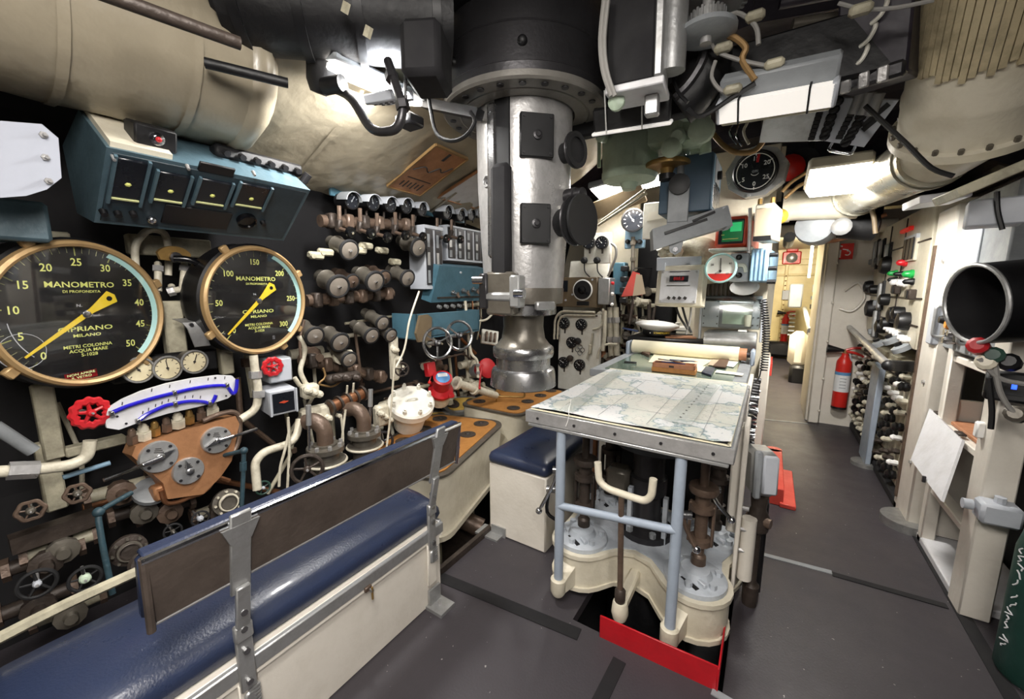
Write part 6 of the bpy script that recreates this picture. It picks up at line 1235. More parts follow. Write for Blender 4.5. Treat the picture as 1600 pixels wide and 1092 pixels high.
# ---------------------------------------------------------------- digital readout
t, fr, w_, h_ = boxY('digital_readout', 'beige digital readout box with dark display and four switches', 'instrument', (1024, 414, 1099, 478), 3.25, .12, 'cream', tilt=(-.12, .12))
MB().box((0, -.01, .004), (w_*.8, h_*.8, .01), bev=.003).build('face_plate', 'plate_white', t); MB().box((.0, .05, .012), (w_*.4, .045, .008)).build('display', 'dial_black', t); text('888.8', .035, T(0, .05, .0165), 'red', t, 'digits'); MB().box((0, .0, .011), (w_*.5, .005, .003)).build('legend', 'letter_dark', t); MB().box((0, .105, .011), (w_*.42, .006, .003)).build('legend', 'letter_dark', t)
for kx in range(4): MB().box((-.06+.04*kx, -.095, .014), (.02, .02, .015), rad(-30)).build('switch', 'letter_dark', t)
for sx in (-1, 1):
    for sy in (-1, 1): MB().cyl((sx*w_*.36, sy*h_*.36-.01, .008), (sx*w_*.36, sy*h_*.36-.01, .014), .008, n=8).build('screw', 'steel_worn', t)
b = MB(frame(at(1060, 412, Y=3.3), NY)); b.box((0, 0, 0), (.32, .1, .02), bev=.004); b.box((-.12, -.02, .02), (.06, .06, .03)); b.box((.12, -.02, .02), (.06, .06, .03)); single('readout_mount', 'pale grey mounting rail behind the digital readout', 'rail', b, 'light_grey')
pipe('lagged_pipe', 'thick cream lagged pipe elbow above the digital readout', [at(1040, 400, Y=3.7), at(1085, 388, Y=3.7), at(1108, 392, Y=3.65), at(1108, 440, Y=3.7)], .1, 'grimy_white', bend=.12, n=18)
for i, (x, y) in enumerate(((1035, 395), (1048, 402), (1060, 392), (1042, 385))): single('pipe_fitting', ('left', 'front', 'right', 'upper')[i]+' small cream fitting above the digital readout', 'fitting', MB().lathe([(.03, -.04), (.04, 0), (.025, .02), (.03, .05)], at(x, y, Y=3.45), (.2*i-.3, -.5, .6), n=8), 'pipe_white')
for i, pts in enumerate((((1055, 475), (1062, 495), (1075, 515)), ((1065, 475), (1072, 500), (1080, 520)), ((1080, 478), (1078, 500), (1072, 522)))): t = thing('readout_cable', ('left', 'middle', 'right')[i]+' cable hanging below the digital readout', 'cable', at(*pts[0], Y=3.4)); MB().tube([at(*p, Y=3.4) for p in pts], .009, 7).build('sheath', ('cord_black', 'cord_black', 'cord_grey')[i], t, True)
single('dark_recess', 'dark equipment frame behind the orange pouch', 'frame', MB().box((-1.2, 4.6, 1.0), (.7, .5, 2.0), None, .02), 'black_matte')
single('tall_cabinet', 'cream cabinet side behind the digital readout', 'cabinet', MB().box((-.45, 4.5, 1.0), (.65, .6, 2.0), None, .02), 'cream')
# ---------------------------------------------------------------- monitor, red banded gauge, beige and blue boxes
t, fr, w_, h_ = boxY('monitor', 'orange red framed monitor with green radar picture', 'monitor', (1117, 338, 1169, 386), 3.3, .57, 'orange_red', .02, (-.1, 0))
MB().box((0, 0, .002), (w_*.76, h_*.78, .01), bev=.01).build('inner_bezel', 'black', t); s = MB().box((0.01, 0, .007), (w_*.62, h_*.64, .008)).build('screen', 'screen_green', t)
MB().box((.03, .03, .009), (w_*.35, h_*.3, .008), bev=.003).build('glow_patch', 'screen_glow', s)  # lighter patch painted in to make the screen glow unevenly
for y, x, l in ((.035, -.03, .03), (-.02, -.05, .02), (-.05, .0, .1)): MB().box((x, y, .012), (l, .006, .002)).build('trace', 'lume', s)
single('monitor_shelf', 'white shelf under the orange red monitor', 'shelf', MB().box(at(1143, 391, Y=3.35), (.28, .2, .02), None, .004), 'white_paint')
fr = frame(at(1126, 419, Y=3.2), (-.05, -1, 0)); t = thing('banded_gauge', 'round white gauge with red lower segment and pale green rim', 'gauge', fr); R = .105
MB().lathe([(R*.9, -.06), (R, 0), (R*.97, .014), (R*.88, .016), (R*.86, .004)], n=32).build('rim', 'cyan_band', t); MB().lathe([(R*.87, 0), (R*.87, .005)], n=32).build('dial', 'dial_white', t)
b = MB(); b.prism([(cos(rad(a))*R*.85, sin(rad(a))*R*.85) for a in range(205, 336, 10)], .005, .0065); b.build('red_segment', 'red_bright', t); MB().box((.0, .02, .008), (.006, R*.95, .002), rad(3)).build('needle', 'letter_dark', t); MB().cyl((0, -.02, .006), (0, -.02, .014), .009, n=10).build('pivot', 'letter_dark', t)
for x, y, s_ in ((-.055, .025, '20'), (.06, .03, '40'), (-.03, -.04, '0'), (.045, -.04, '60')): text(s_, .02, T(x, y, .0062), 'letter_dark', t, 'numeral')
t, fr, w_, h_ = boxY('gauge_mount', 'pale grey mounting plate with cocks right of the red banded gauge', 'plate', (1140, 395, 1170, 440), 3.35, .52, 'light_grey')
for p in ((1155, 402), (1155, 430)): MB().lathe([(.02, 0), (.02, .02), (.008, .03)], (*on(fr, *p), 0), n=10).build('cock', 'black', t)
MB().tube([(*on(fr, 1152, 415), .02), (*on(fr, 1163, 415), .03), (*on(fr, 1166, 425), .02)], .014, 8).build('elbow', 'white_paint', t)
t, fr, w_, h_ = boxY('beige_box', 'tall beige metal box beside the orange red monitor', 'box', (1178, 318, 1209, 374), 3.1, .3, 'cream', tilt=(-.15, 0))
MB().box((0, -.01, .006), (w_*.92, h_*.84, .012), bev=.006).build('cover', 'paper_tan', t); MB().box((0, -h_*.47, .0), (w_*.9, .03, .03)).build('base', 'black', t); [MB().cyl((x, h_*.5, -.05), (x, h_*.5+.04, -.05), .014, n=8).build('gland', 'brass', t) for x in (-.04, .03)]
pipe('box_pipe', 'slender dark pipe left of the beige box', [at(1172, 325, Y=3.15), at(1172, 350, Y=3.15), at(1170, 395, Y=3.15)], .011, 'steel_worn')
t, fr, w_, h_ = boxY('pale_blue_box', 'pale blue ribbed metal box under the beige box', 'box', (1172, 388, 1200, 440), 3.25, .6, 'sky_blue', tilt=(-.1, 0))
for k in range(4): MB().box((-w_*.36+w_*.24*k, 0, .005), (.012, h_*.94, .012)).build('rib', 'sky_blue', t)
for k in range(3): MB().cyl((w_/2, h_*.3-k*.09, -.03), (w_/2+.05, h_*.3-k*.09, -.03), .015, n=8).build('gland', 'black', t)
# slatted grille under gauges
t, fr, w_, h_ = boxY('ribbed_heater', 'brown ribbed grille behind the clear box', 'grille', (1098, 440, 1180, 462), 3.7, .1, 'brown_box')
for k in range(12): MB().box((-w_/2+w_*(k+.5)/12, 0, .01), (w_/24, h_, .03)).build('fin', 'brown_panel', t)
# ---------------------------------------------------------------- clear perspex recorder and grey drum
t, fr, w_, h_ = boxY('clear_recorder', 'grey recorder with clear rounded plastic hood', 'recorder', (1100, 462, 1190, 512), 3.7, .02, 'mid_grey')
MB().box((-w_*.35, -.02, .07), (w_*.3, h_*.8, .02), bev=.002).build('riveted_plate', 'light_grey', t); MB().box((w_*.42, -.02, .07), (w_*.12, h_*.8, .02)).build('riveted_plate', 'mid_grey', t)
for sx in (-.47, -.23, .38, .46):
    for k in range(4): MB().cyl((sx*w_, h_*.32-k*h_*.23, .08), (sx*w_, h_*.32-k*h_*.23, .085), .006, n=6).build('rivet', 'dark_steel', t)
rings = [[(x, y, z) for y, z in ((-h_*.5, .02), (-h_*.5, .1), (h_*.3, .1), (h_*.42, .085), (h_*.5, .05), (h_*.52, 0))] for x in (-w_*.5, w_*.5)]
MB().ringset(rings, False, False).build('hood', 'perspex', t); MB().box((.05, -.02, .02), (w_*.55, h_*.6, .02)).build('paper_window', 'green_machine', t); MB().lathe([(.025, 0), (.03, .05), (.03, .09)], (w_*.3, -h_*.42, .05), (0, 1, 0), n=12).build('spool', 'cream', t); MB().cyl((-w_*.5, h_*.3, .05), (w_*.5, h_*.3, .05), .03, n=14).build('roller', 'chrome', t)
for x in (-w_*.53, w_*.53): MB().box((x, -.06, .06), (.02, h_*1.3, .03), bev=.004).build('upright', 'light_grey', t)
b = MB(frame(at(1163, 450, Y=3.55), (0, -.6, .8))); b.lathe([(.09, 0), (.1, .01), (.07, .03), (.02, .035)], n=20); single('white_dish', 'small white oval dish on top of the clear hood', 'dish', b, 'white')
t = thing('grey_drum', 'grey half drum of brushed metal below the clear recorder', 'drum', Matrix.Translation(at(1143, 530, Y=3.62))); a, c = at(1101, 532, Y=3.62), at(1182, 534, Y=3.62); MB().cyl(a, c, .075, n=28).build('drum', 'alu', t, True); MB().box((a+c)/2+V((0, .08, .0)), ((c-a).length, .14, .15), None, .01).build('housing', 'alu', t, True); MB().box(at(1160, 517, Y=3.62), (.06, .04, .015), None, .003).build('catch', 'white', t, True)
# coiled cord
t = thing('coiled_cord', 'black coiled telephone cord hanging right of the plotting table', 'cord', at(1190, 470, Y=3.45)); P_ = []
for i in range(240):
    f = i/240; p = at(1192+5*sin(f*3), 468+112*f, Y=3.4); a = i*.72; P_.append(p+V((cos(a)*.022, sin(a)*.022, 0)))
MB().tube(P_, .0048, 5, 1).build('coil', 'cord_black', t, True); MB().tube([P_[-1], at(1186, 590, Y=3.3), at(1176, 600, Y=3.2), at(1170, 597, Y=3.1)], .0048, 5).build('tail', 'cord_black', t, True)
# ---------------------------------------------------------------- dial clock of the depth repeater
fr = frame(at(1180, 268, Y=3.3), (-.1, -1, -.05)); R = .13; t = thing('dial_repeater', 'black round dial numbered 0 to 25 in a grey octagonal housing', 'dial', fr)
MB().prism([(cos(rad(a+12))*R*1.45, sin(rad(a+12))*R*1.3) for a in range(0, 360, 40)], -.12, -.01).build('housing', 'alu', t); MB().lathe([(R*1.05, -.02), (R*1.05, .01), (R*.98, .02), (R*.94, .012)], n=40, caps=False).build('bezel', 'black', t); MB().lathe([(R*.95, 0), (R*.95, .008)], n=40).build('dial', 'dial_black', t); MB().torus((0, 0, .009), PZ, R*.86, R*.025, 40, 5).build('scale_ring', 'letter_white', t)
for s_, a in (('0', -90), ('5', -146), ('10', 146), ('15', 90), ('20', 34), ('25', -34)): text(s_, R*.3, T(cos(rad(a))*R*.62, sin(rad(a))*R*.62, .009), 'letter_white', t, 'numeral'); MB().box((cos(rad(a))*R*.84, sin(rad(a))*R*.84, .01), (R*.14, R*.04, .002), rad(a)).build('tick', 'letter_white', t)
MB().box((R*.1, R*.62, .011), (R*.12, R*.4, .003), rad(-8)).build('red_pointer', 'red', t); text('GIRI', R*.16, T(0, .0, .009), 'light_grey', t); MB().torus((0, 0, .009), PZ, R*.2, .002, 14, 4, rad(210), rad(330)).build('mark', 'letter_white', t)
for a in (20, 100, 200, 260, 320): MB().cyl((cos(rad(a))*R*1.3, sin(rad(a))*R*1.17, -.01), (cos(rad(a))*R*1.3, sin(rad(a))*R*1.17, .004), .012, n=6).build('bolt', 'steel_worn', t)
single('repeater_plate', 'grey plate behind the black round dial', 'plate', MB().box(at(1155, 315, Y=3.66), (.32, .44, .3), None, .006), 'cream')

# ---------------------------------------------------------------- crowd of small fittings behind the plotting table
rnd = random.Random(17)
for i in range(26):
    px, py = rnd.uniform(935, 1012), rnd.uniform(445, 560); Yf = rnd.uniform(3.95, 4.25); p = at(px, py, Y=Yf)
    t = thing('wall_fitting', 'one of the small pipe fittings crowded left of the plotting table', 'fitting', frame(p, (rnd.uniform(-.5, .5), -1, rnd.uniform(-.3, .6))), 'small fittings left of the plotting table')
    m = rnd.choice(['pipe_white', 'bronze', 'grimy_white', 'bronze_dark', 'gun_metal', 'copper']); k = rnd.uniform(.8, 1.4)
    MB().lathe([(.025*k, -.1), (.03*k, -.05), (.018*k, -.04), (.036*k, -.02), (.036*k, 0), (.014*k, .005), (.012*k, .04), (.02*k, .045)], n=10).build('body', m, t); MB().cyl((-.09*k, 0, -.06), (.09*k, 0, -.06), .02*k, n=8).build('branch', rnd.choice(['pipe_white', 'bronze', m]), t)
    MB().cyl((.085*k, 0, -.06), (.085*k, -.25*k, -.1), .014*k, n=8).build('tail', rnd.choice(['pipe_white', 'grimy_white', 'bronze_dark']), t)
for i in range(7):
    x = 936+11*i; pipe('wall_riser', ('first', 'second', 'third', 'fourth', 'fifth', 'sixth', 'seventh')[i]+' thin riser from the left behind the small fittings', [at(x, 440, Y=4.28), at(x+3, 500, Y=4.3), at(x-2, 575, Y=4.28)], .012+.004*(i % 3), ('pipe_white', 'bronze', 'grimy_white')[i % 3])

# ================================================================== right overhead: trunk, ducts, knob panel
def cylx(px, y): return at(px, y)
B_, A_ = at(1514, 192, Y=2.4), at(1590, -90, Y=2.0); d = (A_-B_).normalized(); w_ = (B_-EYE).dot(FW); R = 83*w_/FPX
t = thing('air_trunk', 'fat cream air trunk bending down from the overhead on the right', 'duct', Matrix.Translation(B_))
MB().lathe([(R*1.02, -.03), (R*1.03, 0), (R, .02), (R, .12), (R*1.015, .14), (R*1.015, .16), (R*.985, .18), (R*.96, 1.2)], B_, d, n=40, caps=False).build('trunk', 'cream', t, True)
MB().lathe([(R*.7, -.02), (R*1.12, -.02), (R*1.12, .012), (R, .014)], B_, d, n=40, caps=False).build('flange', 'cream', t, True)
u = (EYE-B_); u = (u-d*u.dot(d)).normalized(); w2 = d.cross(u)
for k in range(20): a = 2*pi*k/20; p = B_+(u*cos(a)+w2*sin(a))*R*1.06; MB().cyl(p+d*.01, p+d*.03, .009, n=6).build('rivet', 'gun_metal', t, True)
for k in range(17):                                       # worn slats wrapped on the upper trunk
    a = rad(-62+k*5.6); q = (u*cos(a)+w2*sin(a)); st = .27+.012*(k % 3)+.0035*abs(k-8); p0 = B_+d*st+q*R*.985; p1 = B_+d*.85+q*R*.965; tg = d.cross(q); hw = R*.043
    MB().hull8([p0-tg*hw, p0+tg*hw, p1+tg*hw, p1-tg*hw], [p0-tg*hw+q*.012, p0+tg*hw+q*.012, p1+tg*hw+q*.012, p1-tg*hw+q*.012]).build('slat', 'slat_tan', t, True)
a, c = V((.545, 2.5, 2.02)), V((.44, 3.65, 2.085)); dd = (c-a).normalized()
t = thing('silver_duct', 'bright silver ventilation duct leading forward from the cream trunk', 'duct', Matrix.Translation(a)); MB().cyl(B_-d*.02, a+dd*.06, R*.72, .135, 28).build('cone', 'cream', t, True); MB().cyl(a, c, .135, n=28).build('duct', 'silver_duct', t, True); MB().cyl(c-dd*.02, c+dd*.02, .148, n=28).build('ring', 'silver_duct', t, True); MB().cyl(a+dd*.05, a+dd*.08, .143, n=28).build('ring', 'silver_duct', t, True)
p = at(1418, 222, Y=2.45); MB().box(p, (.03, .06, .02), None, .004).build('clip', 'steel', t, True)
e0, e1 = at(1330, 318, Y=3.75), at(1228, 322, Y=3.75); t = thing('branch_duct', 'cream branch duct crossing at the end of the silver duct', 'duct', Matrix.Translation(e0)); MB().tube([c, c+dd*.1+V((-.02, 0, -.03)), e0+V((.02, .02, 0)), e0.lerp(e1, .3), e1], .105, 20, 3).build('duct', 'cream', t, True); MB().cyl(e1-V((.02, 0, 0)), e1+V((.03, 0, 0)), .12, n=24).build('end_ring', 'cream', t, True)
p = at(1276, 355, Y=3.9); t = thing('blower', 'dark grey round blower under the branch duct', 'blower', Matrix.Translation(p)); MB().lathe([(.05, -.14), (.12, -.12), (.135, -.05), (.135, .05), (.1, .1)], p, (.2, 1, 0), n=28).build('housing', 'mid_grey', t, True); MB().lathe([(.09, 0), (.1, .2), (.06, .22)], p+V((.14, 0, .0)), (1, .1, -.1), n=20).build('motor', 'dark_machine', t, True)
p = at(1316, 355, Y=3.7); MB().lathe([(.03, 0), (.06, .05), (.03, .07)], p, (-.2, -1, 0), n=14).build('nozzle', 'alu', t, True)
pipe('conduit_arc', 'brown conduit arching over the blower', [at(x, y, Y=3.6) for x, y in ((1312, 300), (1345, 305), (1365, 330), (1368, 365))], .014, 'brown_box', bend=.1, cat='conduit')
pipe('conduit_arc', 'tan conduit bending across the hose sign', [at(x, y, Y=4.6) for x, y in ((1285, 378), (1310, 376), (1335, 366), (1360, 345), (1385, 335))], .016, 'wood_red', bend=.1, cat='conduit')
for i, pts in enumerate((((1222, 300), (1235, 285), (1262, 268)), ((1226, 310), (1250, 288), (1270, 283)))): pipe('lamp_conduit', ('upper', 'lower')[i]+' tan conduit rising left of the passage lamp', [at(x, y, Y=3.4) for x, y in pts], .012, 'brass_dull', cat='conduit')
# knob panel
fr = frame(at(1330, 185, Y=2.35), (-.2, -.9, -.38), (.2, -.3, .9)); t = thing('knob_panel', 'grey overhead panel covered with rows of black knobs', 'control panel', fr)
q = [on(fr, *p) for p in ((1294, 152), (1404, 157), (1350, 230), (1266, 217))]; cx_ = sum(p[0] for p in q)/4; cy_ = sum(p[1] for p in q)/4
poly = q if (q[1][0]-q[0][0])*(q[2][1]-q[0][1])-(q[1][1]-q[0][1])*(q[2][0]-q[0][0]) > 0 else q[::-1]
MB().prism(poly, -.05, 0).build('panel', 'light_grey', t)
for px, py in ((1310, 158), (1304, 171), (1299, 183), (1296, 193), (1292, 203), (1289, 212), (1345, 182), (1340, 194), (1333, 205), (1328, 214), (1322, 222)):
    x, y = on(fr, px, py); o = MB().lathe([(.02, 0), (.02, .008), (.016, .01), (.014, .018), (.006, .02)], (x, y, 0), n=12).build('knob', 'black', t); MB().box((x, y, .018), (.034, .009, .008), rad(30)).build('knob_bar', 'black_gloss', o)
for (ax, ay), (bx, by), n_ in (((1280, 178), (1268, 216), 7), ((1333, 172), (1312, 214), 7)):
    for k in range(n_): x, y = on(fr, ax+(bx-ax)*k/(n_-1), ay+(by-ay)*k/(n_-1)); MB().box((x, y, .003), (.026, .016, .008), bev=.002).build('terminal', 'black', t)
for k in range(3): x, y = on(fr, 1341+13*k, 160+1.5*k); MB().lathe([(.022, -.04), (.022, .04)], (x, y, .01), (0, 1, 0), n=12).build('fuse', 'alu', t)
MB().box((*on(fr, 1368, 180), .004), (.02, .1, .01), rad(-35)).build('slot', 'black', t); MB().box((*on(fr, 1358, 195), .004), (.02, .05, .01), rad(-35)).build('slot', 'black', t)
h0, h1 = on(fr, 1300, 224), on(fr, 1336, 230); MB().elbow([(*h0, 0), (h0[0], h0[1]-.02, .05), (h1[0], h1[1]-.02, .05), (*h1, 0)], .006, .015).build('handle', 'chrome', t)
b = MB(frame(at(1240, 198, Y=2.4), (-.1, -.7, -.7))); b.box((0, 0, 0), (.26, .14, .012), rad(-12), .002); single('perforated_plate', 'pale perforated plate under the tube lamp', 'plate', b, 'alu')
# dark overhead casing with hooks
fr = frame(at(1362, 62, Y=1.95), (-.3, -.9, -.2)); t = thing('overhead_casing', 'dark purplish overhead casing with three white hooks', 'casing', fr); MB().box((0, .08, -.12), (.2, .42, .24), bev=.008).build('casing', 'purple_dark', t); MB().box((.0, -.115, -.02), (.19, .05, .06), bev=.01).build('lower_lip', 'dark_steel', t)
for px, py in ((1379, 18), (1361, 55), (1349, 88)): x, y = on(fr, px, py); MB().tube([(x+.01, y+.03, 0), (x+.012, y+.01, .02), (x, y-.015, .025), (x-.025, y-.025, .01)], .007, 7).build('hook', 'white_paint', t)
for k in range(3): MB().box((-.06+.05*k, -.12, .015), (.03, .05, .02), bev=.004).build('latch', 'steel_worn', t)
single('red_alarm', 'red alarm sounder behind the black round dial', 'alarm', MB(frame(at(1234, 262, Y=3.9), NY)).lathe([(.09, -.05), (.1, 0), (.07, .03), (.03, .05)], n=18), 'red_bright')
single('yellow_lamp', 'small yellow warning light beside the beige box', 'light', MB(frame(at(1219, 338, Y=3.6), NY)).lathe([(.05, -.04), (.05, .02), (.02, .06)], n=14), 'letter_yellow')
single('grey_horn', 'dark grey horn behind the red alarm', 'horn', MB().lathe([(.03, 0), (.05, .08), (.11, .2)], at(1265, 262, Y=4.2), (-.3, -1, 0), n=18).cyl(at(1265, 262, Y=4.2), at(1265, 262, Y=4.2)+V((0, .1, .5)), .025, n=8), 'dark_steel')
for i, (q, m) in enumerate((((1478, 306, 1482), 'plate_white'), ((1558, 276, 1), 'grimy_white'))):
    b = MB(frame(at(q[0], q[1], Y=2.6 if i == 0 else 2.15), (.1, -1, .0), (-.1 if i == 0 else -.5, 0, 1))); b.box((0, 0, -.1), (.17 if i == 0 else .2, .035, .2), bev=.004); single('white_ledge', ('lower', 'upper')[i]+' white ledge strip above the right hand equipment', 'ledge', b, m)
t = thing('grey_terminal_box', 'pale grey terminal box strapped with a black cable at top right', 'box', frame(at(1558, 330, Y=2.3), (-.2, -1, 0))); MB().box((0, 0, -.06), (.15, .1, .12), bev=.006).build('casing', 'light_grey', t); MB().tube([(-.01, .07, .01), (0, 0, .012), (.02, -.07, .01)], .008, 7).build('cable', 'cord_black', t)
for i in range(4): pipe('hull_cable', ('lowest', 'second lowest', 'second highest', 'highest')[i]+' brown cable run along the hull at the upper right', [(1.15+.03*i, 1.6, 1.95+.07*i), (1.1+.03*i, 3.2, 2.0+.06*i), (1.05+.03*i, 5.1, 2.0+.05*i)], .022, ('brown_box', 'bronze_dark', 'brown_panel', 'purple_dark')[i], cat='cable')
t = thing('duct_cable', 'black cable draped around the foot of the cream trunk', 'cable', at(1400, 180, Y=2.3)); MB().tube([at(x, y, Y=2.2) for x, y in ((1352, 165), (1390, 200), (1420, 228), (1455, 262), (1490, 275))], .009, 7).build('sheath', 'cord_black', t, True)

# ================================================================== right racks
XR = .82
structure('wall_partition', MB().box((1.15, 5.36, 1.05), (1.4, .1, 2.3), None, .01).box((.45, 5.75, 1.05), (.06, .8, 2.3), None, .01), 'cream_clean')
t = thing('partition_post', 'cream boxed post at the corner of the partition with the extinguisher', 'post', Matrix.Translation((.5, 5.28, 0))); MB().box((.49, 5.28, 1.0), (.1, .06, 2.0), None, .012).build('post', 'cream_clean', t, True)
for z in (.15, .5, .9, 1.3, 1.7): MB().sphere((.53, 5.24, z), .014, 8, 6).build('rivet', 'cream_clean', t, True)
MB().tube([(.62, 5.29, 1.42), (.72, 5.28, 1.5), (.78, 5.28, 1.35), (.7, 5.28, 1.22), (.6, 5.29, 1.24)], .012, 6).build('weld_bead', 'cream_clean', t, True)
fr = frame(at(1317, 393, Y=5.28), NY); t = thing('hose_sign', 'square red fire hose sign on the cream partition', 'sign', fr); k = (at(1317, 393, Y=5.28)-EYE).dot(FW)/FPX; s_ = 24*k
MB().box((0, 0, .003), (s_*1.05, s_, .006)).build('plate', 'red_bright', t); b = MB(); b.box((-s_*.22, -s_*.14, .0065), (s_*.26, s_*.5, .002)); b.box((-s_*.15, s_*.36, .0065), (s_*.22, s_*.08, .002), rad(-20)); b.build('pictogram_panel', 'letter_white', t); b = MB(); b.torus((s_*.24, -s_*.1, .0065), PZ, s_*.14, s_*.035, 16, 4, rad(-140), rad(110)); b.box((s_*.12, s_*.12, .0065), (s_*.3, s_*.06, .002), rad(-10)); b.build('pictogram_hose', 'letter_white', t)
def extinguisher(label, px, ptop, pbot, Y):
    top, bot = at(px, ptop, Y=Y), at(px+2, pbot, Y=Y); h = top.z-bot.z; r = h*.1; M = Matrix.Translation((bot.x, Y, bot.z)); t = thing('fire_extinguisher', label, 'fire extinguisher', M)
    MB().lathe([(r*.95, 0), (r, .012*h), (r, .72*h), (r*.95, .77*h), (r*.6, .83*h), (r*.45, .86*h), (r*.45, .9*h)], n=24).build('cylinder', 'red_bright', t)
    MB().lathe([(r*1.01, .28*h), (r*1.01, .6*h)], n=24, caps=False).build('label', 'label_white', t); MB().lathe([(r*1.015, .55*h), (r*1.015, .6*h)], n=24, caps=False).build('label_band', 'label_blue', t); MB().lathe([(r*1.02, -.005*h), (r*1.02, .03*h)], n=24).build('base_ring', 'black', t)
    MB().cyl((0, 0, .88*h), (0, 0, .96*h), r*.35, n=12).build('valve', 'brass_dull', t)
    MB().tube([(0, -r*.2, .95*h), (r*1.0, -r*.2, .99*h), (r*2.3, -r*.2, 1.0*h)], r*.2, 8).build('lever', 'red_bright', t); MB().tube([(0, -r*.2, .93*h), (r*1.2, -r*.2, .91*h), (r*2.2, -r*.2, .86*h)], r*.2, 8).build('lever', 'red_bright', t)
    MB().lathe([(r*.2, 0), (r*.3, r*.5), (r*.65, r*2.0), (r*.65, r*2.2)], (-r*.2, -r*.1, .94*h), (-1, 0, .08), n=16).build('horn', 'black', t); MB().cyl((r*.5, -r*.3, .9*h), (r*.8, -r*.3, .78*h), r*.12, n=8).build('pin', 'light_grey', t)
    k_ = MB(); [k_.box((0, -r*1.02, (.5-.05*i)*h), (r*.8, .002, .008*h)) for i in range(4)]; k_.build('print_lines', 'mid_grey', t)
    MB().box((0, r*1.05, .4*h), (r*1.4, r*.3, .05*h)).build('wall_clip', 'black', t); return t
extinguisher('red fire extinguisher with black horn on the cream partition', 1308, 541, 637, 5.2)
extinguisher('small looking red fire extinguisher at the far end of the passage', 1222, 486, 535, 10.1)
# upper switchboard
fr = frame((XR, 4.4, 1.4), NX); t = thing('switchboard', 'cream upper switchboard with knife switches and indicator lights', 'switchboard', fr)
q0, q1 = on(fr, 1362, 450)[0], on(fr, 1445, 440)[0]; W_ = q1-q0; MB().box(((q0+q1)/2, .12, -.1), (W_, .95, .2), bev=.006).build('cabinet', 'cream', t)
YC = (q0+q1)/2
for x in (-.17, .12): MB().box((YC+x*W_, .12, .003), (.012, .9, .008)).build('seam', 'bronze_dark', t)
for y in (.36, -.02, -.2): MB().box((YC, y, .003), (W_, .01, .008)).build('seam', 'bronze_dark', t)
def knife(px, py, l, a):
    x, y = on(fr, px, py); o = MB().box((x, y, .03), (.035, l, .03), rad(a), .008).build('knife_switch', 'alu', t); MB().box((x, y-l*.3, .05), (.03, .05, .03), rad(a), .006).build('grip', 'mid_grey', o); MB().box((x, y, .008), (.06, l*1.15, .016), rad(a)).build('switch_base', 'black', o)
for a in ((1373, 397, .24, 4), (1382, 395, .22, 8), (1381, 462, .22, 6), (1373, 506, .24, 6), (1392, 398, .18, 0)): knife(*a)
for px, py, r in ((1390, 414, .075), (1363, 448, .06), (1389, 468, .05), (1366, 482, .08), (1404, 492, .065), (1420, 502, .065), (1412, 490, .05), (1383, 510, .06), (1372, 452, .04), (1393, 505, .05)): x, y = on(fr, px, py); MB().lathe([(r, 0), (r*1.02, .03), (r*.85, .06), (r*.3, .07)], (x, y, 0), n=14).build('rotary_switch', 'black', t)
for px, py, m, r in ((1417, 410, 'indicator_red', .025), (1402, 427, 'indicator_green', .022), (1427, 428, 'indicator_green', .026), (1406, 441, 'white', .026), (1417, 442, 'white', .028), (1428, 440, 'black', .02), (1412, 428, 'black', .018), (1402, 437, 'black', .02)): x, y = on(fr, px, py); MB().lathe([(r*1.2, 0), (r*1.2, .015), (r, .02), (r*.8, .05), (r*.2, .06)], (x, y, 0), n=12).build('indicator_light', m, t)
x, y = on(fr, 1425, 389); MB().box((x, y, .008), (.3, .17, .016)).build('meter_group', 'cream', t); [MB().box((x+dx, y, .02), (.07, .15, .01), bev=.003).build('meter', 'dial_black', t) for dx in (-.09, 0, .09)]
for px, py in ((1406, 452), (1429, 460)): x, y = on(fr, px, py); MB().box((x, y, .02), (.1, .07, .04), bev=.006).build('relay', 'bronze_dark', t); MB().box((x, y, .042), (.05, .05, .01)).build('relay_window', 'black', t)
for k in range(7): x, y = on(fr, 1393+4.7*k, 513+3*k); MB().lathe([(.018, 0), (.022, .03), (.014, .05)], (x, y, 0), n=8).build('connector', 'white', t)
x, y = on(fr, 1420, 359); MB().box((x, y, .01), (.26, .03, .03), bev=.006).build('red_strip', 'led_red', t)
x, y = on(fr, 1428, 371); MB().box((x, y, .01), (.3, .03, .02)).build('label_strip', 'light_grey', t)
# lower fuse board
fr = frame((XR+.02, 4.35, .5), NX); t = thing('fuse_board', 'dark lower board crowded with cream porcelain fuses', 'fuse board', fr)
q0, q1 = on(fr, 1338, 600)[0], on(fr, 1420, 640)[0]; W_ = q1-q0; MB().box(((q0+q1)/2, -.0, -.1), (W_, .86, .2), bev=.006).build('cabinet', 'grimy_white', t)
rnd = random.Random(11); protos = {}
for i in range(16):
    for j in range(9):
        x = q0+W_*(i+.5)/16; y = -.36+.09*j+.0*i; m = rnd.choice(['white', 'pipe_white', 'pipe_white', 'pipe_white', 'black', 'black', 'bronze_dark', None])
        if m is None: continue
        if m not in protos:
            rr_ = .022 if m != 'black' else .034; protos[m] = MB().lathe([(rr_*.8, 0), (rr_, .02), (rr_*.8, .03), (rr_, .045), (rr_*.5, .06)], n=8).build('fuse', m, t); o = protos[m]
        else: o = bpy.data.objects.new('fuse', protos[m].data); C.objects.link(o); o.parent = t
        o.location = (x, y+rnd.uniform(-.012, .012), 0)
for k in range(4): MB().box((YC*0+(q0+q1)/2, -.3+.2*k, .002), (W_*.98, .012, .008)).build('rail', 'bronze_dark', t)
single('rack_plinth', 'black plinth below the fuse board', 'plinth', MB().box((XR+.1, 4.35, .03), (.24, 1.9, .06), None, .01), 'black_matte')
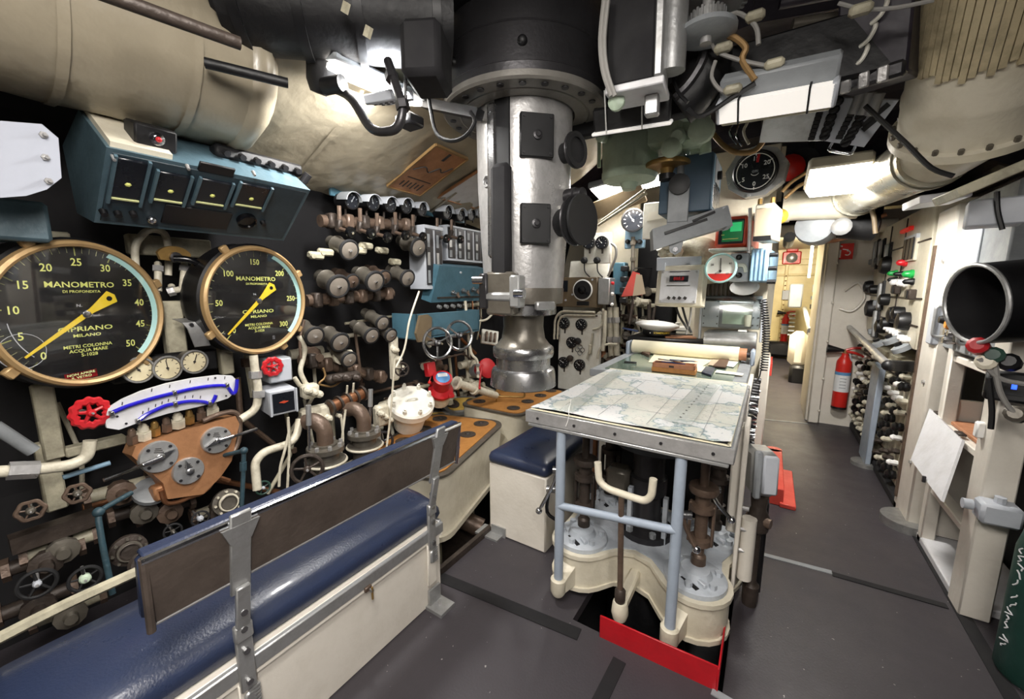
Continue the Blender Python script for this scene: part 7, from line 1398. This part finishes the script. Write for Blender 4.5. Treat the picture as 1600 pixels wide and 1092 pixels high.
# blue grey column and rail
t = thing('blue_column', 'pale blue grey upright plate standing before the fuse board', 'column', Matrix.Translation((.76, 4.2, 0))); MB().box((.77, 4.25, .43), (.04, .26, .82), Matrix.Rotation(.06, 3, 'X'), .006).build('plate', 'grey_blue_paint', t, True); MB().cyl((.77, 4.2, .0), (.77, 4.2, .03), .1, n=20).build('foot', 'deck_plate_cap', t, True)
t = thing('grab_rail', 'steel grab rail with black flat handle in front of the switchboard', 'rail', at(1325, 510, X=.66)); a, c = at(1326, 510, X=.7), at(1388, 571, X=.66); MB().cyl(a, c, .024, n=14).build('tube', 'steel_worn', t, True); MB().sphere(a, .03).build('end_cap', 'steel_worn', t, True); e = at(1440, 574, X=.84); MB().sphere(c, .035).build('elbow', 'black', t, True); dv = e-c; MB().box((c+e)/2, (dv.length, .02, .07), dv.to_track_quat('X', 'Z').to_matrix(), .005).build('handle', 'black', t, True)
for i, (px, py) in enumerate(((1395, 535), (1410, 548), (1375, 540))): M = frame(at(px, py, X=.76), (-.5, 0, .8)); t = thing('sensor_disc', ('middle', 'right', 'left')[i]+' pale disc switch on the sloping ledge of the board', 'switch', M); MB().lathe([(.05, 0), (.05, .03), (.03, .04)], n=14).build('body', 'mid_grey', t); MB().lathe([(.02, .03), (.022, .06)], n=8).build('knob', 'black', t)
# post
t = thing('rack_post', 'tall cream post between switchboard and open frame', 'post', Matrix.Translation((.87, 3.3, 0))); MB().box((.87, 3.32, .95), (.14, .3, 1.9), None, .01).build('post', 'cream_clean', t, True); MB().cyl((.82, 3.22, 0), (.82, 3.22, .05), .13, n=24).build('base_disc', 'deck_plate_cap', t, True); MB().box((.795, 3.42, .9), (.012, .03, 1.6)).build('edge_strip', 'bronze', t, True)
for z in (.4, .9, 1.3, 1.6): MB().cyl((.79, 3.25, z), (.8, 3.25, z), .012, n=8).build('bolt', 'steel_worn', t, True)
# equipment cabinets above the open frame
fr = frame((.84, 2.95, 1.68), NX); t = thing('equipment_cabinet', 'grey steel equipment cabinet with bright cover at the upper right', 'cabinet', fr); MB().box((0, 0, -.2), (.62, .46, .4), bev=.008).build('cabinet', 'mid_grey', t); MB().box((-.12, .02, .004), (.3, .34, .01), bev=.003).build('cover', 'light_grey', t)
for x, y in ((-.25, .17), (.0, .17), (-.25, -.12), (.0, -.12)): MB().cyl((x, y, .008), (x, y, .018), .01, n=8).build('screw', 'dark_steel', t)
fr = frame((.83, 2.9, 1.28), NX); t = thing('control_chassis', 'open chassis of knobs and handles under the grey equipment cabinet', 'chassis', fr); MB().box((0, 0, -.2), (.75, .32, .4), bev=.008).build('chassis', 'mid_grey', t)
for x, y, m in ((-.12, .1, 'label_white'), (-.02, .11, 'paper_cream')): MB().box((x, y, .006), (.08, .08, .012)).build('label', m, t)
for x, y, m in ((-.2, .0, 'black'), (-.1, -.02, 'indicator_orange'), (-.1, -.06, 'steel'), (-.1, -.1, 'steel'), (.0, .03, 'black'), (-.05, -.06, 'steel'), (.05, -.08, 'black')): MB().lathe([(.025, 0), (.025, .03), (.018, .05)], (x, y, .0), n=12).build('knob', m, t)
for x in (-.27, .1): MB().elbow([(x, .07, 0), (x, .07, .05), (x, -.1, .05), (x, -.1, 0)], .008, .02).build('handle', 'alu', t)
MB().box((-.32, -.03, .02), (.1, .24, .06), bev=.008).build('switch_box', 'light_grey', t)
# black hood
p = at(1522, 475, X=.66); ax = V((.93, .28, .1)).normalized(); t = thing('viewing_hood', 'large black cylindrical viewing hood with pale rim at the right', 'hood', Matrix.Translation(p)); R = .155
MB().lathe([(R*1.0, 0), (R*1.0, .28), (R*.9, .3), (R*.6, .34)], p, ax, n=36, caps=False).build('barrel', 'black', t, True); MB().lathe([(R*.93, 0), (R*.8, .26), (R*.1, .27)], p, ax, n=36, caps=False).build('inside', 'black_matte', t, True); MB().torus(p, ax, R*.97, .008, 40, 8).build('rim', 'alu', t, True); MB().torus(p+ax*.2, ax, R*1.01, .01, 36, 6).build('band', 'dark_steel', t, True)
MB().box(p+ax*.18+V((.06, 0, -.16)), (.05, .05, .1), None, .008).build('mount', 'mid_grey', t, True)
# open frame shelf
t = thing('open_frame', 'cream open steel frame with posts and sills on the right', 'frame', Matrix.Translation((.9, 2.7, 0)))
MB().box((.87, 2.48, .68), (.1, .13, 1.36), None, .006).build('near_post', 'cream_clean', t, True); MB().box((.86, 3.05, .6), (.06, .06, 1.2), None, .006).build('far_post', 'cream_clean', t, True)
for z, m in ((1.08, 'cream_clean'), (.70, 'cream_clean'), (.33, 'cream_clean')): MB().box((.87, 2.76, z), (.06, .6, .035), None, .005).build('sill', m, t, True)
MB().box((.98, 2.78, .02), (.3, .62, .04), None, .006).build('base_tray', 'plate_white', t, True); MB().box((1.15, 2.78, .5), (.02, .7, 1.0)).build('back_panel', 'black_matte', t, True); MB().box((1.0, 3.08, .45), (.3, .02, .8)).build('side_panel', 'cream_clean', t, True)
for k in range(5): MB().box((1.02+.02*k, 2.42, .12), (.012, .02, .24)).build('louvre', 'cream_clean', t, True)
t = thing('folding_flap', 'white folding flap hanging outward from the open frame', 'flap', Matrix.Translation((.84, 2.85, .7))); a, c = V((.835, 3.14, .715)), V((.835, 2.68, .70)); e, g = V((.72, 2.80, .52)), V((.715, 2.38, .50)); a = at(1456, 640, X=.83); c = at(1508, 690, X=.83); e = at(1427, 720, X=.72); g = at(1475, 785, X=.72)
n_ = (c-a).cross(e-a).normalized(); n_ = n_ if n_.x < 0 else -n_
o = MB().hull8([a, c, g, e], [p+n_*.012 for p in (a, c, g, e)]).build('leaf', 'plate_white', t, True, smooth=0); fixnormals(o)
for f in (.15, .8): MB().box(a.lerp(c, f)+V((.01, 0, .005)), (.03, .06, .012), None, .003).build('hinge', 'bronze_dark', t, True)
m_ = e.lerp(g, .55)+n_*.02; MB().box(m_, (.012, .012, .03)).build('latch', 'dark_steel', t, True)
single('brown_tray', 'brown leather topped tray on the sill inside the open frame', 'tray', MB().box((.97, 2.85, .73), (.2, .4, .02), None, .004), 'wood_red')
t = thing('dark_equipment', 'black equipment with blue lights inside the open frame', 'equipment', Matrix.Translation((1.0, 2.8, .8))); MB().box((1.06, 2.8, .9), (.16, .5, .32), None, .01).build('casing', 'black', t, True); MB().box((.978, 2.74, .84), (.006, .02, .05)).build('blue_light', 'led_blue', t, True)
t = thing('dark_console', 'black console with a blue lit window at the right edge', 'console', frame(at(1578, 605, Y=2.35), (-.3, -1, .1))); MB().box((0, 0, -.08), (.13, .12, .16), bev=.01).build('casing', 'black', t); MB().box((0, 0, .003), (.07, .06, .006)).build('screen', 'dial_black', t); MB().box((.01, .005, .006), (.014, .022, .004)).build('blue_light', 'led_blue', t)
single('wall_switch', 'small white switch on the near post of the open frame', 'switch', MB().box((.81, 2.5, .84), (.03, .035, .07), None, .006), 'white')
t = thing('grey_junction_box', 'grey junction box with glands on the near post of the open frame', 'box', Matrix.Translation((.84, 2.4, .5))); MB().box((.86, 2.37, .53), (.12, .09, .09), None, .012).build('casing', 'light_grey', t, True); MB().cyl((.79, 2.38, .54), (.76, 2.38, .54), .022, n=10).build('gland', 'light_grey', t, True); MB().cyl((.86, 2.37, .57), (.86, 2.37, .6), .018, n=8).build('gland', 'light_grey', t, True)
for i, pts in enumerate((((1555, 570), (1562, 610), (1580, 640), (1600, 650)), ((1545, 590), (1550, 640), (1548, 670)), ((1530, 560), (1560, 590), (1600, 600)))): t = thing('frame_cable', ('pale cable drooping right of the near post', 'black cable running down the near post', 'grey cable across the dark console')[i], 'cable', at(*pts[0], Y=2.25)); MB().tube([at(*p, Y=2.25) for p in pts], .009, 7).build('sheath', ('cord_grey', 'cord_black', 'cord_grey')[i], t, True)
for i, (px, py, m) in enumerate(((1532, 545, 'red'), (1556, 560, 'green_wheel'), (1545, 570, 'cream'), (1580, 570, 'black'), (1590, 650, 'gun_metal'))): single('cable_plug', ('red', 'green', 'cream', 'black', 'grey')[i]+' plug among the cables beneath the viewing hood', 'plug', MB().lathe([(.02, 0), (.032, .02), (.032, .06), (.02, .07)], at(px, py, Y=2.3), (-.4, -.8, .3), n=10), m)
# green gas bottle with chalk writing
t = thing('gas_bottle', 'dark green gas bottle with white chalk writing at the lower right', 'bottle', Matrix.Translation((.95, 2.13, 0))); MB().lathe([(.1, .0), (.112, .02), (.112, .5), (.1, .57), (.06, .63), (.03, .65), (.03, .69)], n=28).build('body', 'green_bottle', t); MB().lathe([(.04, .68), (.045, .74), (.03, .76)], n=14).build('cap', 'green_bottle', t)
M = frame((.95-.113*.9, 2.13-.113*.43, .3), (-.9, -.43, 0)); rnd = random.Random(4); ky = .22
for i in range(12):
    h_ = rnd.uniform(.018, .03); w_ = rnd.uniform(.012, .02); pts = [(rnd.uniform(-w_, w_)-.02, ky-h_*k/3, .002) for k in range(4)]; ky -= h_*1.25+(.02 if i in (4, 9) else 0)
    MB(M).tube(pts, .0024, 5, 2).build('chalk_stroke', 'plate_white', t, True)
b = MB(); b.box((1.2, 2.3, .4), (.3, .4, .8), None, .01); single('dark_locker', 'black locker behind the green gas bottle', 'locker', b, 'black_matte')

# ================================================================== the passage beyond
t = thing('passage_rack', 'grey and cream electrical rack along the right side of the passage', 'rack', Matrix.Translation((.62, 7.3, 0))); MB().box((.86, 7.5, 1.0), (.4, 3.2, 2.0), None, .02).build('frame', 'cream', t, True)
rnd = random.Random(21)
for i in range(60): MB().box((.64, rnd.uniform(6.1, 9.0), rnd.uniform(.55, 1.75)), (rnd.uniform(.04, .12), rnd.uniform(.08, .2), rnd.uniform(.05, .14)), None, .008).build('module', rnd.choice(['black', 'dark_steel', 'mid_grey', 'cream_clean', 'light_grey']), t, True)
MB().box((.45, 7.6, 1.85), (.03, .2, .5), None, .006).build('pale_cover', 'mid_pale', t, True)
pipe('passage_rail', 'pale hand rail along the passage rack', [(.42, 5.9, .95), (.45, 7.2, 1.05), (.5, 8.6, 1.1)], .03, 'alu', cat='rail')
single('passage_cabinet', 'pale blue cabinet near the far end of the passage', 'cabinet', MB().box(at(1243, 462, Y=8.8), (.2, .2, .42), None, .02), 'mid_grey')
b = MB(frame(at(1247, 545, Y=7.6), NY)); b.box((0, 0, 0), (.25, .55, .3), bev=.08); single('stool_pedestal', 'cream rounded seat base on the right of the passage', 'seat', b, 'cream_clean'); MB(frame(at(1247, 575, Y=7.5), NY)).box((0, -.1, 0), (.22, .3, .25), bev=.04).build('black_pad', 'black', bpy.data.objects['stool_pedestal'])
single('black_mat', 'black bin at the far end of the passage floor', 'bin', MB().box(at(1222, 545, Y=9.9), (.55, .3, .3), None, .05), 'black')
fr = frame(at(1237, 403, Y=10.2), NY); t = thing('alarm_bell', 'red framed alarm bell on the far yellow wall', 'bell', fr); MB().box((0, 0, .02), (.32, .26, .05), bev=.02).build('back_plate', 'red_bright', t); MB().lathe([(.1, .05), (.1, .07), (.06, .11), (.02, .12)], n=20).build('gong', 'alu', t); MB().box((0, .17, .02), (.2, .1, .04), bev=.02).build('bracket', 'red_bright', t)
single('far_switch', 'grey switch box on the far yellow wall', 'switch box', MB().box(at(1230, 461, Y=10.2), (.18, .05, .2), None, .01), 'light_grey')
t = thing('far_door_frame', 'riveted yellow frame on the wall at the end of the passage', 'door frame', Matrix.Translation((.15, 10.2, 0))); MB().box((.22, 10.22, 1.05), (.06, .05, 2.1), None, .01).build('jamb', 'corridor_yellow', t, True); MB().box((.5, 10.22, 1.98), (1.0, .06, .12), None, .01).build('header', 'corridor_yellow', t, True); MB().box((.5, 10.23, 1.72), (1.0, .04, .04), None, .01).build('rail', 'corridor_yellow', t, True)
for k in range(16): MB().sphere((.22, 10.19, .2+.1*k), .016, 8, 6).build('rivet', 'brass_dull', t, True)
for k in range(6): MB().box((.37, 9.4, .55+.08*k), (.1, .02, .03), None, .004).build('step', 'light_grey', t, True)
t = thing('passage_lagging', 'dark tangle of ducts under the overhead of the passage', 'duct', Matrix.Translation((.2, 5.3, 2.1))); MB().box((.35, 5.15, 2.2), (.9, .3, .25), None, .06).build('casing', 'dark_machine', t, True); MB().cyl((-.1, 5.0, 2.02), (.9, 5.05, 2.02), .06, n=14).build('duct', 'cream', t, True); MB().cyl((.1, 4.9, 1.95), (.1, 5.3, 1.92), .05, n=12).build('duct', 'mid_grey', t, True)
